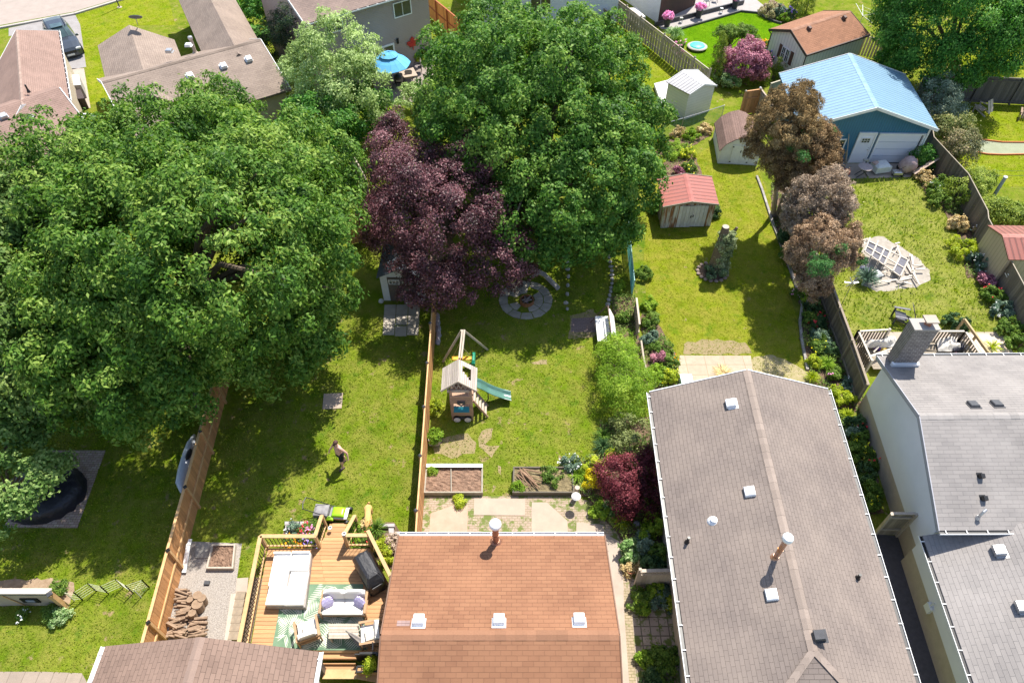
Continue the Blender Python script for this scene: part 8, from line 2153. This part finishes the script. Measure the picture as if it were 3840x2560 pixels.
for k, (x, y) in enumerate(((400, 340), (990, 200))):
 b = at('W', x, y); mb = MB(); mb.box(b + Z1 * .05, (.22, .22, .06)); mb.box(b + Z1 * .42, (.24, .24, .04))
 for sx in (-1, 1):
  for sy in (-1, 1): mb.box(b + Vector((sx * .1, sy * .1, .24)), (.025, .025, .36))
 solo('lantern', mb, GALV, b, 'little open lantern on the patio edge, %s' % ('between the first two flower pots' if k == 0 else 'right of the middle flower pot'), 'lantern')
for k, (x, y) in enumerate(((770, 90), (900, 30))):
 r = empty('bistro_chair', at('W', x, y), 'curly dark metal bistro chair on the rear patio, the %s one' % ('lower' if k == 0 else 'upper'), 'chair', 'bistro chairs', local=True, rz=.5 + k)
 mb = MB(); mb.lathe((0, 0, .42), [(.22, 0), (.22, .025)], 14); part('seat', mb, DARKM, r); mb = MB(); mb.tube([(-.2, -.2, .4), (-.2, -.26, .8), (0, -.28, .95), (.2, -.26, .8), (.2, -.2, .4)], .018, 6); mb.tube([(0, -.2, .4), (0, -.28, .95)], .014, 5); part('backrest', mb, DARKM, r)
 for sx in (-1, 1):
  for sy in (-1, 1): mb = MB(); mb.tube([(sx * .16, sy * .16, .42), (sx * .22, sy * .22, 0)], .016, 5); part('leg', mb, DARKM, r)
mb = MB(); q = ats('B3', [(760, 145), (880, 140), (1040, 295), (930, 310)], .85); mb.prism([p - Z1 * .85 for p in q[::-1]], .8); mb.prism([p - Z1 * .04 for p in q[::-1]], .05); solo('air_conditioner', mb, pbr("pale_metal_case", (.6, .58, .57), (.52, .5, .5)), Vector((q[0].x, q[0].y, 0)), 'pale metal air conditioner box behind the lattice topped fence', 'air conditioner')
mb = MB()
for a, b in (((1540, 190), (1640, 255)), ((1640, 255), (1760, 310)), ((1760, 310), (1880, 345)), ((400, 425), (1290, 165)), ((1290, 165), (1545, 190))): mb.beam(at('W', *a, .08), at('W', *b, .08), .12, .16)
solo('lawn_kerb', mb, DARKM, at('W', 1290, 165), 'dark timber kerb round the rich green lawn', 'kerb')
mb = MB(); mb.beam(at('W', 20, 360, .2), at('W', 1330, 30, .2), .12, .3); solo('patio_step', mb, DARKM, at('W', 700, 190), 'dark step edge running behind the flower pots', 'step')
root = empty('garden_bench', at('W', 1830, 880), 'small dark metal bench under the cottage window', 'bench')
p = at('W', 1830, 880); mb = MB(); mb.box(p + Z1 * .4, (.6, .4, .04), rz=-.6); part('seat', mb, DARKM, root); mb = MB(); mb.box(p + Vector((.1, .2, .65)), (.6, .03, .4), rz=-.6); part('backrest', mb, DARKM, root)
for sx in (-.25, .25): mb = MB(); mb.box(p + Vector((sx * .8, -sx * .5, .2)), (.04, .36, .4), rz=-.6); part('leg', mb, DARKM, root)
# ------------------------------------------------------------------ far left yard
root = empty('covered_hot_tub', at('G2', 330, 560), 'large round thing under a black tarp on the reddish pavers', 'covered tub')
c = at('G2', 320, 500, .5); c.z = 0; mb = MB(); prof2 = [(1.62, .02), (1.6, .3), (1.5, .52), (1.3, .68), (.9, .76), (.4, .8), (.05, .8)]; n = 36
rows = [[c + Vector((r * (1 + .035 * math.sin(k * 2.9 + z * 9)) * math.cos(6.283 * k / n), r * (1 + .035 * math.sin(k * 2.9 + z * 9)) * math.sin(6.283 * k / n) * .82, z + .03 * math.sin(k * 1.9))) for k in range(n)] for r, z in prof2]
for i in range(len(rows) - 1):
 for k in range(n): mb.face([rows[i][k], rows[i][(k + 1) % n], rows[i + 1][(k + 1) % n], rows[i + 1][k]])
part('tarp', mb, pbr("black_tarp", (.02, .02, .028), (.012, .012, .018), rough=.42, ns=3, bs=.7, bd=.06, fine=5), root, smooth=2)
mb = MB(); mb.box(at('G2', 250, 722, .12), (.3, .06, .02)); part('tag', mb, WHITE, root)
root = empty('kayak', at('G', 1290, 120), 'pale grey blue kayak lying on its side along the cedar fence', 'kayak')
P = [at('G', x, y, .35) for x, y in ((1240, 265), (1235, 200), (1262, 110), (1295, 0), (1310, -70), (1330, -130))]
mb = MB(); mb.tube(P, [.05, .2, .27, .27, .2, .05], 12); part('hull', mb, pbr("grey_blue_hull", (.5, .54, .6), (.42, .46, .52), rough=.35), root, smooth=2); mb = MB(); mb.ball(at('G', 1290, 5, .62), (.12, .3, .04), 12, 5); part('cockpit', mb, BLACKM, root)
mb = MB(); mb.beam(at('G', 1290, 615, .5), at('G', 1258, 812, .1), .16, .05); mb.beam(at('G', 1302, 585, .5), at('G', 1292, 625, .5), .13, .05); solo('leaning_plank', mb, WHITE, at('G', 1258, 812), 'white board leaning on the cedar fence over the gravel', 'board')
mb = MB(); mb.box(at('G3', 280, 402, .05), (.2, .14, .08)); solo('brick', mb, DARKM, at('G3', 280, 402), 'lone dark brick on the gravel above the firewood', 'brick')
# wooden wall with plaque and post
root = empty('timber_wall', at('V', 400, 840), 'low timber wall with dark top strip, plaque and stout end post at the left edge', 'wall')
pb = at('V', 1010, 850); hp_ = 1.25
wa, wb = at('V', -300, 850), at('V', 1000, 850)
mb = MB(); mb.beam(wa + Z1 * hp_ / 2, wb + Z1 * hp_ / 2, .05, hp_); part('panel', mb, pbr("tan_panel", (.48, .38, .28), (.4, .3, .21), rough=.8, ns=3), root)
mb = MB(); mb.beam(wa + Z1 * (hp_ + .02), wb + Z1 * (hp_ + .02), .2, .04); part('top_rail', mb, pbr("pale_top", (.62, .54, .46), (.5, .42, .35)), root)
mb = MB(); mb.beam(wa + Vector((0, -.04, hp_ - .14)), wb + Vector((0, -.04, hp_ - .14)), .03, .2); part('dark_strip', mb, pbr("mottled_black", (.04, .04, .05), (.3, .28, .27), rough=.6, ns=18), root)
mb = MB(); mb.box(wb + Vector((.0, -.1, hp_ / 2)), (.16, .16, hp_ + .04)); part('post', mb, CEDAR_RAIL, root); mb = MB(); mb.lathe(wb + Vector((0, -.1, hp_ + .02)), [(.13, 0), (.13, .04), (.02, .1)], 4); part('post_cap', mb, DARKM, root)
pq = at('V', 435, 778, .6); mb = MB(); mb.box((pq.x, wb.y - .05, .55), (.62, .04, .34)); q_ = part('plaque', mb, BLACKM, root); mb = MB(); mb.box((pq.x + .02, wb.y - .075, .55), (.3, .015, .16)); o_ = part('plate', mb, pbr("grey_blue_plate", (.3, .32, .38), (.2, .22, .27)), root); o_.parent = q_
mb = MB(); mb.beam(Vector((wb.x - 1.9, wb.y - .04, 1.0)), Vector((wb.x - 1.5, wb.y - .06, .1)), .02, .06); part('brace', mb, CEDAR_RAIL, root)
# folding zigzag wire fence
root = empty('folding_fence', at('V', 1500, 700), 'zigzag folding fence of thin pale green wires on the lawn', 'fence')
zz = [(1010, 830), (1100, 790), (1220, 780), (1420, 650), (1600, 690), (1820, 590), (1960, 680), (2200, 600), (2080, 740)]
foot = ats('V', zz)
PW = pbr("pale_green_wire", (.55, .56, .4), (.45, .46, .32), rough=.6)
for a, b in zip(foot[1:], foot[2:]):
 mb = MB()
 for z in (.14, .28, .42, .56, .7): mb.beam(a + Z1 * z, b + Z1 * z, .01, .01)
 mb.beam(a, a + Z1 * .74, .03, .03); mb.beam(b, b + Z1 * .74, .03, .03); part('panel', mb, PW, root)
# firewood
LOGB = pbr("split_log", (.4, .28, .19), (.2, .135, .09), rough=.9, ns=6, stretch=(1, 5, 5), bs=.5)
rl = random.Random(9); cnt = 0
proto = None
for lay in range(3):
 for k in range(60):
  if k < 22: x, y = 120 + rl.uniform(-25, 25), 450 + k * 9; dxy = rl.uniform(-.3, .3)
  else: x, y = rl.choice((75, 210)) + rl.uniform(-30, 35), 640 + (k - 22) * 3.4; dxy = rl.uniform(-.45, .45)
  if lay == 2 and k % 2: continue
  L_ = rl.uniform(.34, .46); c = at('G3', x - y * .0, y, .07 + .11 * lay)
  if proto is None:
   mb = MB(); n = 7; mb.tube([(-.2, 0, 0), (.2, 0, 0)], .05, 6); proto = solo('log', mb, LOGB, Vector((0, 0, 0)), 'split firewood log in the heap on the gravel pad', 'log', 'firewood heap on the gravel'); o = proto
  else: o = proto.copy(); COL.objects.link(o)
  o.location = c; o.rotation_euler = (rl.uniform(0, 6), rl.uniform(-.12, .12), dxy); o.scale = (rl.uniform(.85, 1.2), rl.uniform(.5, 1.2), rl.uniform(.5, 1.2))
for k, (x, y, r) in enumerate(((215, 500, .16), (245, 520, .15), (215, 560, .2), (180, 620, .14), (165, 530, .12))):
 c = at('G3', x, y, .3); mb = MB(); mb.tube([c - Vector((0, .0, .25)), c + Vector((.02, .05, .12))], r, 12); solo('log_round', mb, pbr("log_round", (.33, .23, .15), (.19, .125, .08), rough=.9, ns=5), Vector((c.x, c.y, .05)), 'thick sawn log round on the firewood heap', 'log', 'sawn log rounds on the firewood heap')
mb = MB()
for k in range(6): mb = MB(); p = lerp(at('G3', 515, 500), at('G3', 470, 770), k / 5); mb.box(p + Z1 * .12, (.34, .28, .2)); solo('step_block', mb, pbr("tan_block", (.32, .25, .17), (.22, .17, .12)), p, 'timber step block in the row below the deck railing', 'step', 'step blocks along the deck')
mb = MB(); mb.beam(at('G3', 470, 480, .1), at('G3', 425, 800, .1), .25, .2); solo('timber_sleeper', mb, PALEW, at('G3', 450, 640), 'long pale timber sleeper along the gravel edge', 'timber')
sheet('mulch_strip', ats('Q', [(110, 690), (190, 700), (90, 1230), (0, 1230)]), pbr("bark_mulch", (.26, .18, .12), (.08, .06, .045), rough=1, ns=14, bs=1, bd=.06, fine=30), .012)
for k, (x, y, w, h) in enumerate(((470, 245, 200, 30), (405, 300, 60, 90), (395, 390, 50, 80), (590, 240, 80, 24))): mb = MB(); q = ats('Q', [(x - w / 2, y - h / 2), (x + w / 2, y - h / 2), (x + w / 2, y + h / 2), (x - w / 2, y + h / 2)], .2); mb.prism([p - Z1 * .2 for p in q[::-1]], .2); solo('stone_block', mb, pbr("lilac_grey_block", (.42, .39, .38), (.34, .31, .31), rough=.9), Vector((q[0].x, q[0].y, 0)), ['long grey stone block at the top of the flower bed left of the stairs', 'grey block at the left side of the flower bed', 'lowest grey block of the flower bed under the railing', 'short grey block next to the stair railing'][k], 'block', 'stone blocks of the deck beds')
for k, (x, y, w, h) in enumerate(((2080, 615, 330, 60), (2180, 740, 100, 130), (2310, 770, 130, 60))): mb = MB(); q = ats('Q2', [(x - w / 2, y - h / 2), (x + w / 2, y - h / 2), (x + w / 2, y + h / 2), (x - w / 2, y + h / 2)], .2); mb.prism([p - Z1 * .2 for p in q[::-1]], .2); solo('stone_block', mb, MATS["lilac_grey_block"], Vector((q[0].x, q[0].y, 0)), ['long grey stone block behind the daylily right of the stairs', 'grey corner block right of the daylily', 'grey block touching the orange roof corner'][k], 'block', 'stone blocks of the deck beds')
# ------------------------------------------------------------------ lawn mower
mc = at('Q2', 1130, 470)
root = empty('lawn_mower', mc, 'lime green and black lawn mower with grass bag by the deck stairs', 'lawn mower', local=True, rz=R(-4))
LIM = pbr("lime_plastic", (.32, .6, .02), (.26, .52, .02), rough=.35, ns=2, bs=.02)
mb = MB(); mb.cushion((.1, .05, .26), (.72, .5, .16), puff=.25); part('deck', mb, GALV, root); mb = MB(); mb.cushion((.1, .05, .36), (.5, .42, .2), puff=.55, n=8); part('motor_cover', mb, LIM, root, smooth=2)
mb = MB(); mb.cushion((-.22, -.2, .28), (.3, .16, .16), puff=.5); part('side_cover', mb, LIM, root)
mb = MB(); mb.cushion((-.58, .05, .34), (.56, .5, .38), puff=.3, n=6); part('grass_bag', mb, pbr("grey_bag", (.16, .15, .16), (.3, .29, .29), rough=.8, ns=4), root)
for x in (-.2, .45):
 for y in (-.24, .34): mb = MB(); mb.tube([(x, y - .05, .12), (x, y + .05, .12)], .13 if x < 0 else .11, 14); part('wheel', mb, BLACKM, root)
for y in (-.2, .3): mb = MB(); mb.tube([(-.15, y, .35), (-1.15, y, .95)], .018, 6); part('handle_tube', mb, BLACKM, root)
mb = MB(); mb.tube([(-1.15, -.2, .95), (-1.2, .05, .99), (-1.15, .3, .95)], .02, 6); part('handle_bar', mb, BLACKM, root)
# ------------------------------------------------------------------ dog and person (skinned bodies)
def skin(name, joints, edges, sub=2, rootv=0):
 me = bpy.data.meshes.new(name); me.from_pydata([j[0] for j in joints], edges, [])
 ob = bpy.data.objects.new(name, me); COL.objects.link(ob)
 m = ob.modifiers.new("skin", 'SKIN'); m.use_smooth_shade = True
 sl = me.skin_vertices[0].data
 for i, j in enumerate(joints):
  r = j[1]; sl[i].radius = (r, r) if not isinstance(r, tuple) else r
  sl[i].use_root = (i == rootv)
 s = ob.modifiers.new("sub", 'SUBSURF'); s.levels = s.render_levels = sub
 dg = bpy.context.evaluated_depsgraph_get(); dg.update()
 out = bpy.data.meshes.new_from_object(ob.evaluated_get(dg))
 bpy.data.objects.remove(ob)
 out.name = name
 return out
def chainskin(chains, sub=2):
 """chains: list of [(name, co, r), ...]; shared names are joined"""
 idx, J, E_ = {}, [], []
 for ch in chains:
  prev = None
  for nm, *rest in ch:
   if nm not in idx: idx[nm] = len(J); J.append((rest[0], rest[1]))
   if prev is not None: E_.append((prev, idx[nm]))
   prev = idx[nm]
 return J, E_
def addtone(me):
 a = me.attributes.new("tone", 'FLOAT', 'FACE'); a.data.foreach_set("value", [.5] * len(me.polygons)); me.polygons.foreach_set("use_smooth", [True] * len(me.polygons)); return me
DOGP = at('Q2', 1760, 520)
root = empty('dog', DOGP, 'golden tan dog standing by the flower bed with its head lowered', 'dog', local=True, rz=R(8))
ch = [[('hip', (0, .3, .5), .12), ('belly', (0, .08, .48), .12), ('chest', (0, -.15, .5), .15), ('neck', (0, -.33, .56), .1), ('skull', (-.03, -.48, .52), .085), ('muzzle', (-.06, -.58, .44), .045), ('nose', (-.07, -.63, .41), .03)],
  [('hip',), ('tail0', (.0, .42, .52), .04), ('tail1', (.03, .55, .42), .035), ('tail2', (.06, .62, .3), .02)]]
for s_, nm in ((-1, 'l'), (1, 'r')):
 ch.append([('hip',), (nm + 'thigh', (s_ * .1, .31, .42), .08), (nm + 'knee', (s_ * .11, .22, .28), .05), (nm + 'hock', (s_ * .11, .36, .15), .032), (nm + 'foot', (s_ * .11, .33, .03), .035), (nm + 'toe', (s_ * .11, .27, .02), .03)])
 ch.append([('chest',), (nm + 'sh', (s_ * .1, -.17, .42), .075), (nm + 'elb', (s_ * .1, -.13, .3), .045), (nm + 'wrist', (s_ * .1, -.16, .14), .033), (nm + 'paw', (s_ * .1, -.19, .03), .035)])
 ch.append([('skull',), (nm + 'ear', (-.03 + s_ * .08, -.46, .55), .03), (nm + 'eartip', (-.03 + s_ * .11, -.46, .46), .022)])
J, E_ = chainskin(ch)
put('body', addtone(skin('body', J, E_)), pbr("golden_fur", (.56, .3, .09), (.66, .42, .18), rough=.9, ns=7, bs=.6, fine=60), root, (0, 0, 0))
mb = MB(); mb.ball((-.075, -.645, .41), (.022, .018, .018), 8, 5); part('nose', mb, BLACKM, root)
for k, (t_, q) in enumerate((('T5', [(680, 940), (770, 900), (760, 1000), (700, 1040), (830, 1060), (760, 1160), (700, 1110), (650, 1060)]), ('T5', [(240, 1020), (420, 960), (560, 960), (650, 1040), (640, 1120), (420, 1150), (300, 1120)]), ('T5', [(1100, 350), (1240, 340), (1230, 370), (1120, 365)]), ('T5', [(820, 1220), (850, 1240), (840, 1290), (815, 1270)]), ('T5', [(770, 1400), (820, 1390), (800, 1450), (765, 1440)]), ('F', [(0, 800), (160, 770), (430, 790), (470, 870), (0, 875)]), ('E', [(1560, 610), (1720, 560), (1760, 620), (1740, 760), (1560, 760)]), ('E', [(640, 150), (760, 260), (700, 420), (560, 330)]))): sheet('dirt_patch', ats(t_, q), pbr('worn_lawn_soil', (.34, .245, .15), (.22, .2, .07), rough=1, ns=3, bs=.8, bd=.04), .0055 + .0003 * k)
PP = at('P', 868, 905)
root = empty('person', PP, 'shirtless person in black shorts walking across the left lawn', 'person', local=True, rz=R(-38))
SKIN = pbr("pink_skin", (.72, .42, .33), (.64, .35, .27), rough=.55, ns=5, bs=.05, fine=40)  # own light pinkish skin tone, shared by body, hands and face
# local frame: facing -Y, left arm on +X
ch = [[('pelvis', (0, 0, .96), .135), ('waist', (0, -.02, 1.1), .15), ('chest', (0, .0, 1.3), (.2, .14)), ('collar', (0, .01, 1.47), .09), ('neck', (0, -.01, 1.55), .058), ('head0', (0, -.03, 1.63), .078), ('head1', (0, -.035, 1.74), .095), ('head2', (0, -.03, 1.8), .07)]]
for s_, nm in ((1, 'l'), (-1, 'r')):
 fwd = -.12 if nm == 'l' else .16
 ch.append([('pelvis',), (nm + 'hip', (s_ * .1, 0, .88), .1), (nm + 'knee', (s_ * .1, fwd * .8 - .02, .5), .062), (nm + 'calf', (s_ * .1, fwd * 1.0 + .03, .34), .058), (nm + 'ank', (s_ * .1, fwd + (.03 if fwd > 0 else 0), .09), .038), (nm + 'ball', (s_ * .11, fwd - .12, .045), .042), (nm + 'toe', (s_ * .11, fwd - .19, .035), .03)])
 aw = .34; ay = .12 if nm == 'l' else -.1
 el = (s_ * .36, ay * .6 + .05, 1.14); wr = (s_ * .44, ay - .06, .93)
 ch.append([('collar',), (nm + 'sh', (s_ * .19, .01, 1.44), .07), (nm + 'el', el, .045), (nm + 'fo', tuple(el[i] * .6 + wr[i] * .4 for i in range(3)), .043), (nm + 'wr', wr, .028), (nm + 'palm', (wr[0] + s_ * .02, wr[1] - .02, wr[2] - .07), .034)])
J, E_ = chainskin(ch)
body = addtone(skin('body', J, E_))
bo = put('body', body, SKIN, root, (0, 0, 0))
for s_, nm in ((1, 'left'), (-1, 'right')):
 ay = .12 if nm == 'left' else -.1
 wr = Vector((s_ * .44, ay - .06, .93)); pm = wr + Vector((s_ * .02, -.02, -.08))
 F_ = []
 for k, (dx, L_) in enumerate(((-.026, .07), (-.009, .08), (.009, .075), (.026, .058))):
  a = pm + Vector((0, dx, -.02)); F_.append([('a%d' % k, tuple(a), .0095), ('b%d' % k, tuple(a + Vector((s_ * .004, 0, -L_ * .5))), .009), ('c%d' % k, tuple(a + Vector((-s_ * .012, 0, -L_))), .0075)])
 a = pm + Vector((-s_ * .005, -.03, .02)); F_.append([('t0', tuple(a), .011), ('t1', tuple(a + Vector((-s_ * .01, -.03, -.03))), .01), ('t2', tuple(a + Vector((-s_ * .02, -.035, -.06))), .008)])
 mb = MB()
 for f in F_: mb.tube([Vector(j[1]) for j in f], [j[2] for j in f], 6)
 part('finger_set', mb, SKIN, root)
mb = MB()
rows = []
for z, rx, ry, cy in ((1.08, .165, .135, -.005), (1.0, .185, .155, 0), (.9, .2, .165, 0)): rows.append([Vector((rx * math.cos(6.283 * k / 20), cy + ry * math.sin(6.283 * k / 20), z)) for k in range(20)])
for i in range(2):
 for k in range(20): mb.face([rows[i + 1][k], rows[i + 1][(k + 1) % 20], rows[i][(k + 1) % 20], rows[i][k]])
for s_ in (1, -1):
 fwd = -.12 if s_ > 0 else .16
 mb.tube([(s_ * .09, 0, .92), (s_ * .1, fwd * .4, .72), (s_ * .1, fwd * .62, .6)], [.115, .11, .1], 14, caps=False)
part('shorts', mb, pbr("black_cloth", (.02, .02, .024), (.014, .014, .017), rough=.9), root, smooth=2)
mb = MB(); mb.ball((0, -.015, 1.765), (.098, .11, .085), 12, 8); part('hair', mb, pbr("dark_brown_hair", (.09, .04, .028), (.06, .028, .02), rough=.7), root, smooth=2)
mb = MB(); mb.ball((0, -.09, 1.635), (.06, .045, .05), 10, 6); part('beard', mb, pbr("sandy_beard", (.5, .36, .26), (.42, .3, .2), rough=.9), root, smooth=2)
mb = MB(); mb.box((0, -.128, 1.71), (.13, .03, .035)); part('sunglasses', mb, BLACKM, root)
mb = MB(); mb.ball((0, -.135, 1.68), (.014, .02, .02), 6, 4); part('nose', mb, SKIN, root)
for s_ in (1, -1): mb = MB(); mb.ball((s_ * .098, -.02, 1.69), (.012, .022, .03), 6, 4); part('ear', mb, SKIN, root)
for s_, f in ((1, -.12), (-1, .16)): mb = MB(); mb.cushion((s_ * .11, f - .06, .045), (.1, .28, .085), puff=.5); part('shoe', mb, pbr("dark_shoe", (.1, .06, .05), (.07, .045, .04)), root)
